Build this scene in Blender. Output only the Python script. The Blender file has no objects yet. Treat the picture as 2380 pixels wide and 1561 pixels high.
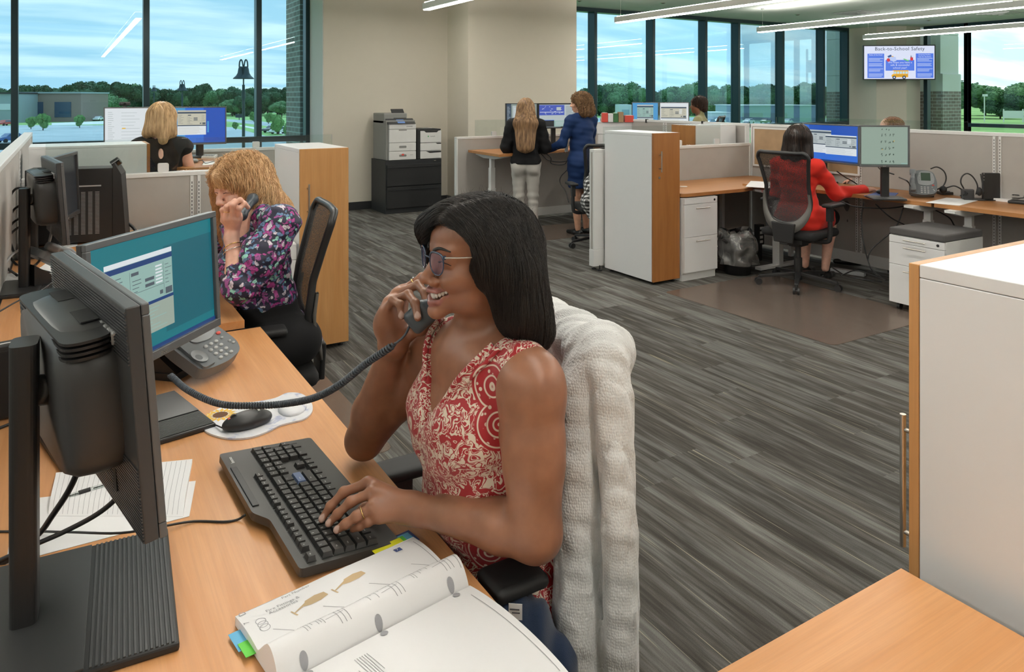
import bpy, math, random
import numpy as np
from mathutils import Vector, Matrix, noise
C = bpy.context.scene.collection
S = bpy.context.scene
PI = math.pi
rng = random.Random(7)
# ---------------------------------------------------------------- camera
FPX, CX, HY, EYE = 1720.0, 1190.0, 228.0, 1.62
YAW = math.atan(1040.0 / 1720.0)
SN, CS = math.sin(YAW), math.cos(YAW)
cam_d = bpy.data.cameras.new('camera')
cam = bpy.data.objects.new('camera', cam_d)
C.objects.link(cam)
cam.location = (0, 0, EYE)
cam.rotation_euler = (PI / 2, 0, -YAW)
cam_d.sensor_width = 36
cam_d.lens = FPX / 2380 * 36
cam_d.shift_y = -(780.5 - HY) / 2380
cam_d.clip_end = 2000
cam_d.clip_start = 0.02
S.camera = cam
# ---------------------------------------------------------------- exposure
S.view_settings.view_transform = 'Standard'
S.view_settings.look = 'None'
S.view_settings.gamma = 1
S.view_settings.use_curve_mapping = False
S.view_settings.exposure = 0.0
S.cycles.use_denoising = True
S.cycles.max_bounces = 8
S.cycles.transparent_max_bounces = 16
S.cycles.sample_clamp_indirect = 6
# ---------------------------------------------------------------- sky
world = bpy.data.worlds.new('sky')
S.world = world
world.use_nodes = True
_nt = world.node_tree
for n in list(_nt.nodes):
 _nt.nodes.remove(n)
def wn(t, **kw):
 n = _nt.nodes.new(t)
 for k, v in kw.items():
  setattr(n, k, v)
 return n
def build_sky():
 L = _nt.links.new
 out = wn('ShaderNodeOutputWorld')
 bg = wn('ShaderNodeBackground')
 tc = wn('ShaderNodeTexCoord')
 sep = wn('ShaderNodeSeparateXYZ')
 L(tc.outputs['Generated'], sep.inputs[0])
 # project the direction on a cloud plane so that streaks flatten at the horizon
 zz = wn('ShaderNodeMath', operation='MAXIMUM'); zz.inputs[1].default_value = 0.0
 L(sep.outputs['Z'], zz.inputs[0])
 za = wn('ShaderNodeMath', operation='ADD'); za.inputs[1].default_value = 0.16
 L(zz.outputs[0], za.inputs[0])
 dx = wn('ShaderNodeMath', operation='DIVIDE'); dy = wn('ShaderNodeMath', operation='DIVIDE')
 L(sep.outputs['X'], dx.inputs[0]); L(za.outputs[0], dx.inputs[1])
 L(sep.outputs['Y'], dy.inputs[0]); L(za.outputs[0], dy.inputs[1])
 cb = wn('ShaderNodeCombineXYZ')
 L(dx.outputs[0], cb.inputs[0]); L(dy.outputs[0], cb.inputs[1])
 mp = wn('ShaderNodeMapping')
 mp.inputs['Location'].default_value = (0.35, 0.1, 0)
 mp.inputs['Rotation'].default_value = (0, 0, 0.25)
 mp.inputs['Scale'].default_value = (0.36, 1.0, 1)
 L(cb.outputs[0], mp.inputs[0])
 n1 = wn('ShaderNodeTexNoise'); n1.inputs['Scale'].default_value = 1.1; n1.inputs['Detail'].default_value = 7
 n1.inputs['Roughness'].default_value = 0.56; n1.inputs['Distortion'].default_value = 0.5
 L(mp.outputs[0], n1.inputs['Vector'])
 r1 = wn('ShaderNodeValToRGB')
 r1.color_ramp.elements[0].position = 0.33; r1.color_ramp.elements[1].position = 0.50
 r1.color_ramp.elements[0].color = (0, 0, 0, 1); r1.color_ramp.elements[1].color = (1, 1, 1, 1)
 L(n1.outputs['Fac'], r1.inputs[0])
 blue = wn('ShaderNodeValToRGB')
 blue.color_ramp.elements[0].position = 0.0; blue.color_ramp.elements[0].color = (0.62, 0.84, 1.0, 1)
 blue.color_ramp.elements[1].position = 0.55; blue.color_ramp.elements[1].color = (0.20, 0.52, 0.86, 1)
 L(sep.outputs['Z'], blue.inputs[0])
 cl = wn('ShaderNodeMixRGB'); cl.inputs[2].default_value = (1.02, 1.03, 1.05, 1)
 n2 = wn('ShaderNodeTexNoise'); n2.inputs['Scale'].default_value = 2.3; n2.inputs['Detail'].default_value = 5
 L(mp.outputs[0], n2.inputs['Vector'])
 r2 = wn('ShaderNodeValToRGB')
 r2.color_ramp.elements[0].position = 0.40; r2.color_ramp.elements[0].color = (0.62, 0.80, 0.93, 1)
 r2.color_ramp.elements[1].position = 0.56; r2.color_ramp.elements[1].color = (1.04, 1.04, 1.05, 1)
 L(n2.outputs['Fac'], r2.inputs[0]); L(r2.outputs[0], cl.inputs[2])
 L(r1.outputs[0], cl.inputs[0]); L(blue.outputs[0], cl.inputs[1])
 # dull under ground level
 gm = wn('ShaderNodeMapRange'); gm.inputs[1].default_value = -0.02; gm.inputs[2].default_value = 0.0
 L(sep.outputs['Z'], gm.inputs[0])
 gr = wn('ShaderNodeMixRGB'); gr.inputs[1].default_value = (0.18, 0.24, 0.16, 1)
 L(gm.outputs[0], gr.inputs[0]); L(cl.outputs[0], gr.inputs[2])
 L(gr.outputs[0], bg.inputs['Color'])
 # the haze is brightest towards the east
 br = wn('ShaderNodeMapRange'); br.inputs[1].default_value = 0.55; br.inputs[2].default_value = 0.95
 br.inputs[3].default_value = 1.12; br.inputs[4].default_value = 1.7
 L(sep.outputs['X'], br.inputs[0]); L(br.outputs[0], bg.inputs['Strength'])
 L(bg.outputs[0], out.inputs['Surface'])
build_sky()
# hazy daylight on the landscape
sun_d = bpy.data.lights.new('sun', 'SUN')
sun_d.energy = 2.4
sun_d.angle = 0.3
sun_d.color = (1.0, 0.96, 0.9)
sun = bpy.data.objects.new('sun', sun_d)
sun.rotation_euler = (math.radians(38), 0, math.radians(150))
C.objects.link(sun)
def area(name, loc, rot, sx, sy, power, col=(1, 1, 1), spread=PI):
 d = bpy.data.lights.new(name, 'AREA')
 d.shape = 'RECTANGLE'; d.size = sx; d.size_y = sy; d.energy = power; d.color = col; d.spread = spread
 o = bpy.data.objects.new(name, d)
 o.location = loc; o.rotation_euler = rot
 C.objects.link(o)
 return o
# ---------------------------------------------------------------- pixel -> place helpers (used for measuring positions)
def bp(px, py, z=0.0):
 d = FPX * (EYE - z) / (py - HY); l = (px - CX) / FPX * d
 return Vector((l * CS + d * SN, -l * SN + d * CS, z))
def bd(px, py, d):
 l = (px - CX) / FPX * d
 return Vector((l * CS + d * SN, -l * SN + d * CS, EYE - (py - HY) * d / FPX))
def on_x(px, py, X):
 t = (px - CX) / FPX; d = X / (t * CS + SN)
 return Vector((X, (-t * SN + CS) * d, EYE - (py - HY) * d / FPX))
def on_y(px, py, Y):
 t = (px - CX) / FPX; d = Y / (-t * SN + CS)
 return Vector(((t * CS + SN) * d, Y, EYE - (py - HY) * d / FPX))
# ---------------------------------------------------------------- materials
MATS = {}
class NT:
 def __init__(s, mat):
  s.t = mat.node_tree
  s.b = s.t.nodes['Principled BSDF']
  s.out = s.t.nodes['Material Output']
 def n(s, typ, ins=None, **kw):
  nd = s.t.nodes.new(typ)
  for k, v in kw.items():
   setattr(nd, k, v)
  for k, v in (ins or {}).items():
   if isinstance(v, bpy.types.NodeSocket):
    s.t.links.new(v, nd.inputs[k])
   else:
    nd.inputs[k].default_value = v
  return nd
 def link(s, a, b):
  s.t.links.new(a, b)
 def ramp(s, fac, stops, interp='LINEAR'):
  nd = s.n('ShaderNodeValToRGB')
  cr = nd.color_ramp
  cr.interpolation = interp
  while len(cr.elements) < len(stops):
   cr.elements.new(0.5)
  for e, (p, c) in zip(cr.elements, stops):
   e.position = p
   e.color = (c[0], c[1], c[2], 1) if hasattr(c, '__len__') else (c, c, c, 1)
  s.link(fac, nd.inputs[0])
  return nd.outputs[0]
 def coord(s, scale=(1, 1, 1), rot=(0, 0, 0), loc=(0, 0, 0), kind='Object'):
  tc = s.n('ShaderNodeTexCoord')
  mp = s.n('ShaderNodeMapping', {'Scale': scale, 'Rotation': rot, 'Location': loc})
  s.link(tc.outputs[kind], mp.inputs[0])
  return mp.outputs[0]
 def noise(s, vec, scale, detail=2, rough=0.5, dist=0.0):
  nd = s.n('ShaderNodeTexNoise', {'Scale': scale, 'Detail': detail, 'Roughness': rough, 'Distortion': dist})
  s.link(vec, nd.inputs['Vector'])
  return nd.outputs['Fac']
 def mix(s, fac, a, b, mode='MIX'):
  nd = s.n('ShaderNodeMixRGB', blend_type=mode)
  for i, v in enumerate((fac, a, b)):
   if isinstance(v, bpy.types.NodeSocket):
    s.link(v, nd.inputs[i])
   elif i == 0:
    nd.inputs[0].default_value = v
   else:
    nd.inputs[i].default_value = (v[0], v[1], v[2], 1)
  return nd.outputs[0]
 def math(s, op, a, b=None, c=None):
  nd = s.n('ShaderNodeMath', operation=op)
  for i, v in enumerate((a, b, c)):
   if v is None:
    continue
   if isinstance(v, bpy.types.NodeSocket):
    s.link(v, nd.inputs[i])
   else:
    nd.inputs[i].default_value = v
  return nd.outputs[0]
 def bump(s, h, strength=0.3, dist=0.001):
  nd = s.n('ShaderNodeBump', {'Strength': strength, 'Distance': dist})
  s.link(h, nd.inputs['Height'])
  s.link(nd.outputs[0], s.b.inputs['Normal'])
def srgb(h):
 v = [int(h[i:i + 2], 16) / 255 for i in (0, 2, 4)]
 return tuple(x / 12.92 if x <= 0.04045 else ((x + 0.055) / 1.055) ** 2.4 for x in v)
def newmat(name):
 m = bpy.data.materials.new(name)
 m.use_nodes = True
 MATS[name] = m
 return m, NT(m)
def plain(name, col, rough=0.5, metal=0.0, grain=0.0, gscale=200, coat=0.0, spec=0.5, var=0.04, sheen=0.0):
 """a surface of one colour with a faint procedural mottling and a fine grain"""
 m, n = newmat(name)
 if isinstance(col, str):
  col = srgb(col)
 v = n.noise(n.coord(), 9, 2)
 c = n.mix(v, tuple(x * (1 - var) for x in col), tuple(min(1, x * (1 + var)) for x in col))
 n.link(c, n.b.inputs['Base Color'])
 n.b.inputs['Roughness'].default_value = rough
 n.b.inputs['Metallic'].default_value = metal
 n.b.inputs['Coat Weight'].default_value = coat
 n.b.inputs['Specular IOR Level'].default_value = spec
 n.b.inputs['Sheen Weight'].default_value = sheen
 if grain:
  n.bump(n.noise(n.coord(), gscale, 2), grain, 0.001)
 return m
def glow(name, col, strength=1.0):
 m, n = newmat(name)
 if isinstance(col, str):
  col = srgb(col)
 n.b.inputs['Base Color'].default_value = (0.01, 0.01, 0.01, 1)
 n.b.inputs['Roughness'].default_value = 0.35
 n.b.inputs['Emission Color'].default_value = (*col, 1)
 n.b.inputs['Emission Strength'].default_value = strength
 return m
def wood_mat(name, c1, c2, axis='y', rough=0.42, scale=1.0):
 m, n = newmat(name)
 c1, c2 = srgb(c1), srgb(c2)
 s = {'x': (0.7, 9, 9), 'y': (9, 0.7, 9), 'z': (9, 9, 0.7)}[axis]
 s = tuple(v * scale for v in s)
 f1 = n.noise(n.coord(s), 2.2, 5, 0.6, 0.6)
 s2 = tuple(v * 14 if v > scale else v * 2.5 for v in s)
 f2 = n.noise(n.coord(s2), 2.0, 2, 0.6)
 a = n.ramp(f1, [(0.3, c1), (0.7, c2)])
 dk = tuple(x * 0.72 for x in c1)
 fine = n.ramp(f2, [(0.36, 1.0), (0.60, 0.0)])
 c = n.mix(n.math('MULTIPLY', fine, 0.30), a, dk)
 n.link(c, n.b.inputs['Base Color'])
 n.b.inputs['Roughness'].default_value = rough
 n.bump(f2, 0.05, 0.0005)
 return m
# ---------------------------------------------------------------- mesh building
class MB:
 def __init__(s):
  s.v = []; s.f = []; s.m = []; s.s = []; s.M = None
 def add(s, vs, fs, mat=0, smooth=False, M=None):
  b = len(s.v)
  M = M if M is not None else s.M
  if M is not None:
   vs = [M @ Vector(v) for v in vs]
  s.v.extend(tuple(v) for v in vs)
  for f in fs:
   s.f.append(tuple(i + b for i in f)); s.m.append(mat); s.s.append(smooth)
  return s
 def box(s, lo, hi, mat=0, M=None):
  x0, y0, z0 = lo; x1, y1, z1 = hi
  v = [(x0, y0, z0), (x1, y0, z0), (x1, y1, z0), (x0, y1, z0), (x0, y0, z1), (x1, y0, z1), (x1, y1, z1), (x0, y1, z1)]
  f = [(3, 2, 1, 0), (4, 5, 6, 7), (0, 1, 5, 4), (1, 2, 6, 5), (2, 3, 7, 6), (3, 0, 4, 7)]
  return s.add(v, f, mat, False, M)
 def cbox(s, c, size, rz=0.0, mat=0, rx=0.0, ry=0.0):
  M = Matrix.Translation(c) @ Matrix.Rotation(rz, 4, 'Z') @ Matrix.Rotation(ry, 4, 'Y') @ Matrix.Rotation(rx, 4, 'X')
  if s.M is not None:
   M = s.M @ M
  hx, hy, hz = size[0] / 2, size[1] / 2, size[2] / 2
  return s.box((-hx, -hy, -hz), (hx, hy, hz), mat, M)
 def prism(s, pts, z0, z1, mat=0, M=None, smooth=False):
  n = len(pts)
  v = [(p[0], p[1], z0) for p in pts] + [(p[0], p[1], z1) for p in pts]
  s.add(v, [tuple(reversed(range(n))), tuple(range(n, 2 * n))], mat, False, M)
  s.f  # sides
  return s.add(v, [(i, (i + 1) % n, n + (i + 1) % n, n + i) for i in range(n)], mat, smooth, M)
 def cyl(s, p0, p1, r0, r1=None, n=16, mat=0, caps=True, smooth=True):
  r1 = r0 if r1 is None else r1
  p0, p1 = Vector(p0), Vector(p1)
  w = (p1 - p0).normalized()
  u = w.orthogonal().normalized(); t = w.cross(u)
  v = []
  for p, r in ((p0, r0), (p1, r1)):
   for i in range(n):
    a = 2 * PI * i / n
    v.append(p + (u * math.cos(a) + t * math.sin(a)) * r)
  s.add(v, [(i, (i + 1) % n, n + (i + 1) % n, n + i) for i in range(n)], mat, smooth)
  if caps:
   s.add(v[:n], [tuple(reversed(range(n)))], mat)
   s.add(v[n:], [tuple(range(n))], mat)
  return s
 def tube(s, pts, r, n=8, mat=0, closed=False, caps=True):
  pts = [Vector(p) for p in pts]
  N = len(pts)
  rs = r if hasattr(r, '__len__') else [r] * N
  v = []; prev = None
  for i, p in enumerate(pts):
   a = pts[(i - 1) % N] if (i or closed) else p
   b = pts[(i + 1) % N] if (i < N - 1 or closed) else p
   w = (b - a).normalized() if (b - a).length > 1e-9 else Vector((0, 0, 1))
   if prev is None:
    u = w.orthogonal().normalized()
   else:
    u = prev - w * prev.dot(w)
    u = u.normalized() if u.length > 1e-6 else w.orthogonal().normalized()
   prev = u
   t = w.cross(u)
   for k in range(n):
    q = 2 * PI * k / n
    v.append(p + (u * math.cos(q) + t * math.sin(q)) * rs[i])
  f = []
  for i in range(N if closed else N - 1):
   for k in range(n):
    a = i * n + k; b = i * n + (k + 1) % n
    j = (i + 1) % N
    f.append((a, b, j * n + (k + 1) % n, j * n + k))
  if caps and not closed:
   f.append(tuple(reversed(range(n)))); f.append(tuple(range((N - 1) * n, N * n)))
  return s.add(v, f, mat, True)
 def grid(s, fn, nu, nv, mat=0, smooth=True, closed_u=False):
  v = [fn(i / (nu if closed_u else nu - 1), j / (nv - 1)) for j in range(nv) for i in range(nu)]
  f = []
  for j in range(nv - 1):
   for i in range(nu if closed_u else nu - 1):
    k = (i + 1) % nu
    f.append((j * nu + i, j * nu + k, (j + 1) * nu + k, (j + 1) * nu + i))
  return s.add(v, f, mat, smooth)
 def lathe(s, prof, c=(0, 0, 0), n=24, mat=0, smooth=True, M=None):
  v = [(c[0] + r * math.cos(2 * PI * i / n), c[1] + r * math.sin(2 * PI * i / n), c[2] + z) for r, z in prof for i in range(n)]
  f = [(j * n + i, j * n + (i + 1) % n, (j + 1) * n + (i + 1) % n, (j + 1) * n + i) for j in range(len(prof) - 1) for i in range(n)]
  return s.add(v, f, mat, smooth, M)
 def ball(s, c, r, n=12, mat=0, M=None):
  rx, ry, rz = r if hasattr(r, '__len__') else (r, r, r)
  h = n // 2
  v = [(c[0] + rx * math.sin(PI * j / h) * math.cos(2 * PI * i / n), c[1] + ry * math.sin(PI * j / h) * math.sin(2 * PI * i / n),
    c[2] - rz * math.cos(PI * j / h)) for j in range(h + 1) for i in range(n)]
  f = [(j * n + i, j * n + (i + 1) % n, (j + 1) * n + (i + 1) % n, (j + 1) * n + i) for j in range(h) for i in range(n)]
  return s.add(v, f, mat, True, M)
 def rect(s, M, x0, z0, x1, z1, y=0.0, mat=0):
  """flat patch in the local x-z plane of M, front towards -y"""
  return s.add([(x0, y, z0), (x1, y, z0), (x1, y, z1), (x0, y, z1)], [(0, 1, 2, 3)], mat, False, (s.M @ M) if s.M is not None else M)
 def text(s, txt, size, M, mat=0, depth=0.0, align='CENTER', space=1.0):
  """letters standing in the local x-z plane of M (front towards -y)"""
  vs, fs = text_geo(txt, size, depth, align, space)
  MM = M @ Matrix.Rotation(PI / 2, 4, 'X')
  return s.add(vs, fs, mat, False, MM if s.M is None else s.M @ MM)
 def build(s, name, mats, parent=None, bevel=0.0, seg=2, world=False):
  me = bpy.data.meshes.new(name)
  me.from_pydata(s.v, [], s.f)
  if not isinstance(mats, (list, tuple)):
   mats = [mats]
  for m in mats:
   me.materials.append(MATS[m] if isinstance(m, str) else m)
  me.polygons.foreach_set('material_index', s.m)
  me.polygons.foreach_set('use_smooth', s.s)
  me.update()
  return link(name, me, parent, bevel, seg, world)
def wmat(o):
 B = Matrix.LocRotScale(o.location, o.rotation_euler, o.scale)
 return B if o.parent is None else wmat(o.parent) @ o.matrix_parent_inverse @ B
def link(name, me, parent=None, bevel=0.0, seg=2, world=False):
 o = bpy.data.objects.new(name, me)
 C.objects.link(o)
 if parent is not None:
  o.parent = parent
  if world:
   o.matrix_parent_inverse = wmat(parent).inverted()
 if bevel:
  b = o.modifiers.new('edge', 'BEVEL')
  b.width = bevel; b.segments = seg; b.limit_method = 'ANGLE'; b.angle_limit = math.radians(40)
 return o
_TXT = {}
def text_geo(txt, size, depth=0.0, align='CENTER', space=1.0):
 key = (txt, size, depth, align, space)
 if key not in _TXT:
  cu = bpy.data.curves.new('lettering', 'FONT')
  cu.body = txt; cu.size = size; cu.align_x = align; cu.resolution_u = 2; cu.extrude = depth; cu.space_character = space
  o = bpy.data.objects.new('lettering', cu)
  C.objects.link(o)
  dg = bpy.context.evaluated_depsgraph_get()
  me = bpy.data.meshes.new_from_object(o.evaluated_get(dg))
  _TXT[key] = ([tuple(v.co) for v in me.vertices], [tuple(p.vertices) for p in me.polygons])
  bpy.data.objects.remove(o); bpy.data.curves.remove(cu); bpy.data.meshes.remove(me)
 return _TXT[key]
def tag(o, label=None, cat=None, group=None, kind=None):
 if label: o['label'] = label
 if cat: o['category'] = cat
 if group: o['group'] = group
 if kind: o['kind'] = kind
 return o
def thing(name, label, cat, loc=(0, 0, 0), rz=0.0, group=None):
 o = bpy.data.objects.new(name, None)
 o.empty_display_size = 0.05
 C.objects.link(o)
 o.location = loc; o.rotation_euler = (0, 0, rz)
 return tag(o, label, cat, group, 'thing')
def solo(o, label, cat, group=None, kind='thing'):
 return tag(o, label, cat, group, kind)
def struct(name, mb, mat, bevel=0.0, label=None):
 o = mb.build(name, mat, None, bevel)
 return tag(o, label, None, None, 'structure')
def copy_tree(o, parent=None):
 c = o.copy()
 C.objects.link(c)
 if parent is not None:
  c.parent = parent
 for ch in list(o.children):
  copy_tree(ch, c)
 return c
def bez(pts, n=24):
 """smooth curve through points (Catmull-Rom)"""
 P = [Vector(p) for p in pts]
 P = [P[0] * 2 - P[1]] + P + [P[-1] * 2 - P[-2]]
 out = []
 seg = len(P) - 3
 per = max(2, n // seg)
 for i in range(seg):
  a, b, c, d = P[i:i + 4]
  for k in range(per):
   t = k / per
   out.append(0.5 * ((2 * b) + (c - a) * t + (2 * a - 5 * b + 4 * c - d) * t * t + (3 * b - a - 3 * c + d) * t ** 3))
 out.append(P[-2])
 return out
def cable(name, label, pts, r=0.003, mat='black_cable', n=40, group=None, cat='cable', parent=None):
 o = MB().tube(bez(pts, n), r, 7).build(name, mat, parent)
 if parent is None:
  solo(o, label, cat, group)
 return o
def round_poly(pts, r, n=5):
 out = []
 N = len(pts)
 for i in range(N):
  p = Vector(pts[i][:2]); a = (Vector(pts[i - 1][:2]) - p); b = (Vector(pts[(i + 1) % N][:2]) - p)
  rr = min(r, a.length * 0.45, b.length * 0.45)
  A = p + a.normalized() * rr; B = p + b.normalized() * rr
  for k in range(n + 1):
   t = k / n
   q = A * (1 - t) ** 2 + p * 2 * t * (1 - t) + B * t * t
   out.append((q.x, q.y))
 return out
def frame(origin, xdir, up=(0, 0, 1)):
 """matrix whose local x runs along xdir, z along up, y = z cross x"""
 x = Vector(xdir).normalized()
 z = Vector(up); z = (z - x * z.dot(x)).normalized()
 y = z.cross(x)
 M = Matrix((x, y, z)).transposed().to_4x4()
 M.translation = Vector(origin)
 return M
# ---------------------------------------------------------------- shared materials
plain('wall_paint', (0.60, 0.555, 0.47), 0.85, grain=0.05, gscale=300, var=0.015)
plain('jamb_paint', (0.66, 0.68, 0.66), 0.8, var=0.01)
plain('column_paint', (0.50, 0.49, 0.41), 0.85, var=0.015)
plain('ceiling_paint', (0.60, 0.63, 0.60), 0.9, grain=0.08, gscale=120, var=0.015)
plain('dark_base', (0.022, 0.023, 0.025), 0.5, spec=0.35)
plain('mullion', (0.012, 0.035, 0.045), 0.32, metal=0.3)
plain('white_laminate', (0.76, 0.76, 0.765), 0.32, var=0.01)
plain('white_metal', (0.70, 0.70, 0.69), 0.4, var=0.01)
plain('grey_metal', (0.42, 0.43, 0.44), 0.45, var=0.02)
plain('black_plastic', (0.018, 0.018, 0.019), 0.42, grain=0.06, gscale=900)
plain('black_matte', (0.012, 0.012, 0.013), 0.6, grain=0.05, gscale=900)
plain('charcoal_plastic', (0.04, 0.041, 0.043), 0.4, grain=0.05, gscale=900)
plain('bezel_grey', (0.12, 0.125, 0.13), 0.38, metal=0.35)
plain('black_gloss', (0.006, 0.007, 0.009), 0.1)
plain('black_cable', (0.01, 0.01, 0.011), 0.45)
plain('grey_cable', (0.35, 0.35, 0.35), 0.5)
plain('steel', (0.62, 0.59, 0.54), 0.28, metal=1.0, var=0.02)
plain('chrome', (0.75, 0.75, 0.76), 0.12, metal=1.0, var=0.02)
plain('gold', (0.83, 0.6, 0.25), 0.2, metal=1.0)
plain('paper', (0.80, 0.80, 0.81), 0.7, var=0.01)
plain('ink', (0.08, 0.08, 0.09), 0.7)
plain('white_ink', (0.75, 0.75, 0.74), 0.5)
plain('panel_fabric', (0.37, 0.345, 0.32), 0.95, grain=0.4, gscale=700, var=0.05, sheen=0.2)
plain('cork', (0.33, 0.22, 0.125), 0.9, grain=0.5, gscale=260, var=0.25)
plain('cushion_fabric', (0.085, 0.08, 0.08), 0.95, grain=0.5, gscale=500, var=0.15)
plain('phone_grey', (0.13, 0.14, 0.15), 0.4, grain=0.04)
plain('phone_light', (0.24, 0.25, 0.26), 0.4)
plain('phone_button', (0.42, 0.43, 0.43), 0.25)
plain('red_plastic', (0.6, 0.07, 0.05), 0.4)
plain('blue_plastic', (0.05, 0.12, 0.4), 0.4)
plain('leaf_green', (0.05, 0.15, 0.06), 0.8, var=0.3)
wood_mat('oak_y', 'd29a68', 'c0844f', 'y')
wood_mat('oak_x', 'd29a68', 'c0844f', 'x')
wood_mat('oak_z', 'c79560', 'b5804b', 'z', 0.38)
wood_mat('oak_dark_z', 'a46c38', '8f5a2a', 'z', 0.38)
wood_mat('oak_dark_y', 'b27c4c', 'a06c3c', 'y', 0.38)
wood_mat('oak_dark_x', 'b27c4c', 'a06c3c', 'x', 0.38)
def glass_mat(name, tint, refl=0.07, rough=0.0):
 m, n = newmat(name)
 tr = n.n('ShaderNodeBsdfTransparent'); tr.inputs[0].default_value = (*tint, 1)
 gl = n.n('ShaderNodeBsdfGlossy'); gl.inputs['Roughness'].default_value = rough
 lw = n.n('ShaderNodeLayerWeight'); lw.inputs[0].default_value = 0.25
 f = n.math('MULTIPLY_ADD', lw.outputs['Fresnel'], 0.6, refl * 0.4)
 mx = n.n('ShaderNodeMixShader')
 n.link(f, mx.inputs[0]); n.link(tr.outputs[0], mx.inputs[1]); n.link(gl.outputs[0], mx.inputs[2])
 n.link(mx.outputs[0], n.out.inputs['Surface'])
 return m
glass_mat('window_glass', (0.74, 0.93, 0.98), 0.05)
glass_mat('window_glass_green', (0.88, 0.97, 0.93), 0.04)
glass_mat('clear_glass', (0.93, 0.96, 0.95), 0.05)
def carpet_mat():
 m, n = newmat('carpet')
 tc = n.coord()
 sp = n.n('ShaderNodeSeparateXYZ'); n.link(tc, sp.inputs[0])
 X, Y = sp.outputs[0], sp.outputs[1]
 # plank tiles 0.25 m wide, 1 m long, laid along y with a random slip per row
 row = n.math('FLOOR', n.math('DIVIDE', X, 0.25))
 wr = n.n('ShaderNodeTexWhiteNoise', noise_dimensions='1D'); n.link(row, wr.inputs['W'])
 ys = n.math('ADD', Y, n.math('MULTIPLY', wr.outputs[0], 1.0))
 col = n.math('FLOOR', ys)
 cb = n.n('ShaderNodeCombineXYZ'); n.link(row, cb.inputs[0]); n.link(col, cb.inputs[1])
 wt = n.n('ShaderNodeTexWhiteNoise', noise_dimensions='2D'); n.link(cb.outputs[0], wt.inputs['Vector'])
 # streaks along y, shifted per tile
 cv = n.n('ShaderNodeCombineXYZ')
 n.link(X, cv.inputs[0]); n.link(ys, cv.inputs[1]); n.link(n.math('MULTIPLY', wt.outputs[0], 37.0), cv.inputs[2])
 def streak(sx, sy, sc, det, rg=0.6):
  mp = n.n('ShaderNodeMapping', {'Scale': (sx, sy, 1)}); n.link(cv.outputs[0], mp.inputs[0])
  return n.noise(mp.outputs[0], sc, det, rg)
 a = streak(11, 0.9, 1.4, 4)
 b = streak(60, 2.2, 1.5, 3)
 d = streak(95, 1.1, 1.6, 1)
 g = n.noise(tc, 420, 2, 0.7)
 base = n.ramp(a, [(0.38, (0.064, 0.058, 0.051)), (0.47, (0.085, 0.079, 0.071)), (0.54, (0.118, 0.114, 0.106)), (0.62, (0.150, 0.147, 0.138))])
 tone = n.ramp(wt.outputs[0], [(0.0, 0.80), (1.0, 1.12)])
 base = n.mix(1.0, base, tone, 'MULTIPLY')
 fine = n.ramp(b, [(0.38, 0.72), (0.62, 1.22)])
 base = n.mix(0.8, base, fine, 'MULTIPLY')
 hi = n.ramp(d, [(0.70, 0.0), (0.73, 1.0)])
 base = n.mix(n.math('MULTIPLY', hi, 0.55), base, (0.42, 0.38, 0.28))
 gr = n.ramp(g, [(0.25, 0.62), (0.75, 1.38)])
 base = n.mix(0.8, base, gr, 'MULTIPLY')
 n.link(base, n.b.inputs['Base Color'])
 n.b.inputs['Roughness'].default_value = 0.95
 n.b.inputs['Specular IOR Level'].default_value = 0.15
 n.bump(g, 0.6, 0.003)
carpet_mat()
def brick_mat(name='brick', c1=(0.20, 0.155, 0.14), c2=(0.28, 0.22, 0.20), rot=0):
 m, n = newmat(name)
 tc = n.n('ShaderNodeTexCoord')
 sp = n.n('ShaderNodeSeparateXYZ'); n.link(tc.outputs['Object'], sp.inputs[0])
 cb = n.n('ShaderNodeCombineXYZ')
 n.link(n.math('ADD', sp.outputs[0], sp.outputs[1]), cb.inputs[0]); n.link(sp.outputs[2], cb.inputs[1])
 bk = n.n('ShaderNodeTexBrick', {'Scale': 1.0, 'Color1': (*c1, 1), 'Color2': (*c2, 1), 'Mortar': (0.45, 0.44, 0.42, 1),
         'Mortar Size': 0.009, 'Brick Width': 0.22, 'Row Height': 0.078})
 n.link(cb.outputs[0], bk.inputs['Vector'])
 n.link(bk.outputs[0], n.b.inputs['Base Color'])
 n.b.inputs['Roughness'].default_value = 0.9
 n.bump(bk.outputs['Fac'], -0.3, 0.004)
brick_mat()
glow('lens_glow', (1.0, 0.95, 0.87), 32.0)
# ---------------------------------------------------------------- room shell
CEIL = 3.29
WY = 11.05      # window wall
X_PR = 3.145    # start of the printer wall
Y_PR = 10.37
X_CO = 5.097
Y_CO = 9.68
X_CR = on_y(1340, 100, Y_CO).x
X_E = 17.2      # east window wall
struct('floor', MB().box((-4.2, -4.2, -0.25), (17.4, 11.15, 0)), 'carpet')
struct('ceiling', MB().box((-4.2, -4.2, CEIL), (17.4, 11.2, CEIL + 0.2)), 'ceiling_paint')
struct('wall_printer', MB().box((X_PR, Y_PR, 0), (X_CO, WY + 0.05, CEIL)), 'wall_paint')
struct('wall_jamb', MB().box((X_PR - 0.012, Y_PR + 0.004, 0), (X_PR - 0.001, WY - 0.02, CEIL)), 'jamb_paint')
struct('wall_bump', MB().box((X_CO, Y_CO, 0), (X_CR, WY + 0.05, CEIL)), 'wall_paint')
struct('baseboard_printer', MB().box((X_PR, Y_PR - 0.02, 0), (X_CO - 0.001, Y_PR - 0.001, 0.115)), 'dark_base', 0.004)
struct('baseboard_bump', MB().box((X_CO - 0.02, Y_CO - 0.02, 0), (X_CR, Y_CO - 0.001, 0.115)).box((X_CO - 0.02, Y_CO, 0), (X_CO - 0.001, Y_PR - 0.02, 0.115)), 'dark_base', 0.004)
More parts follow.
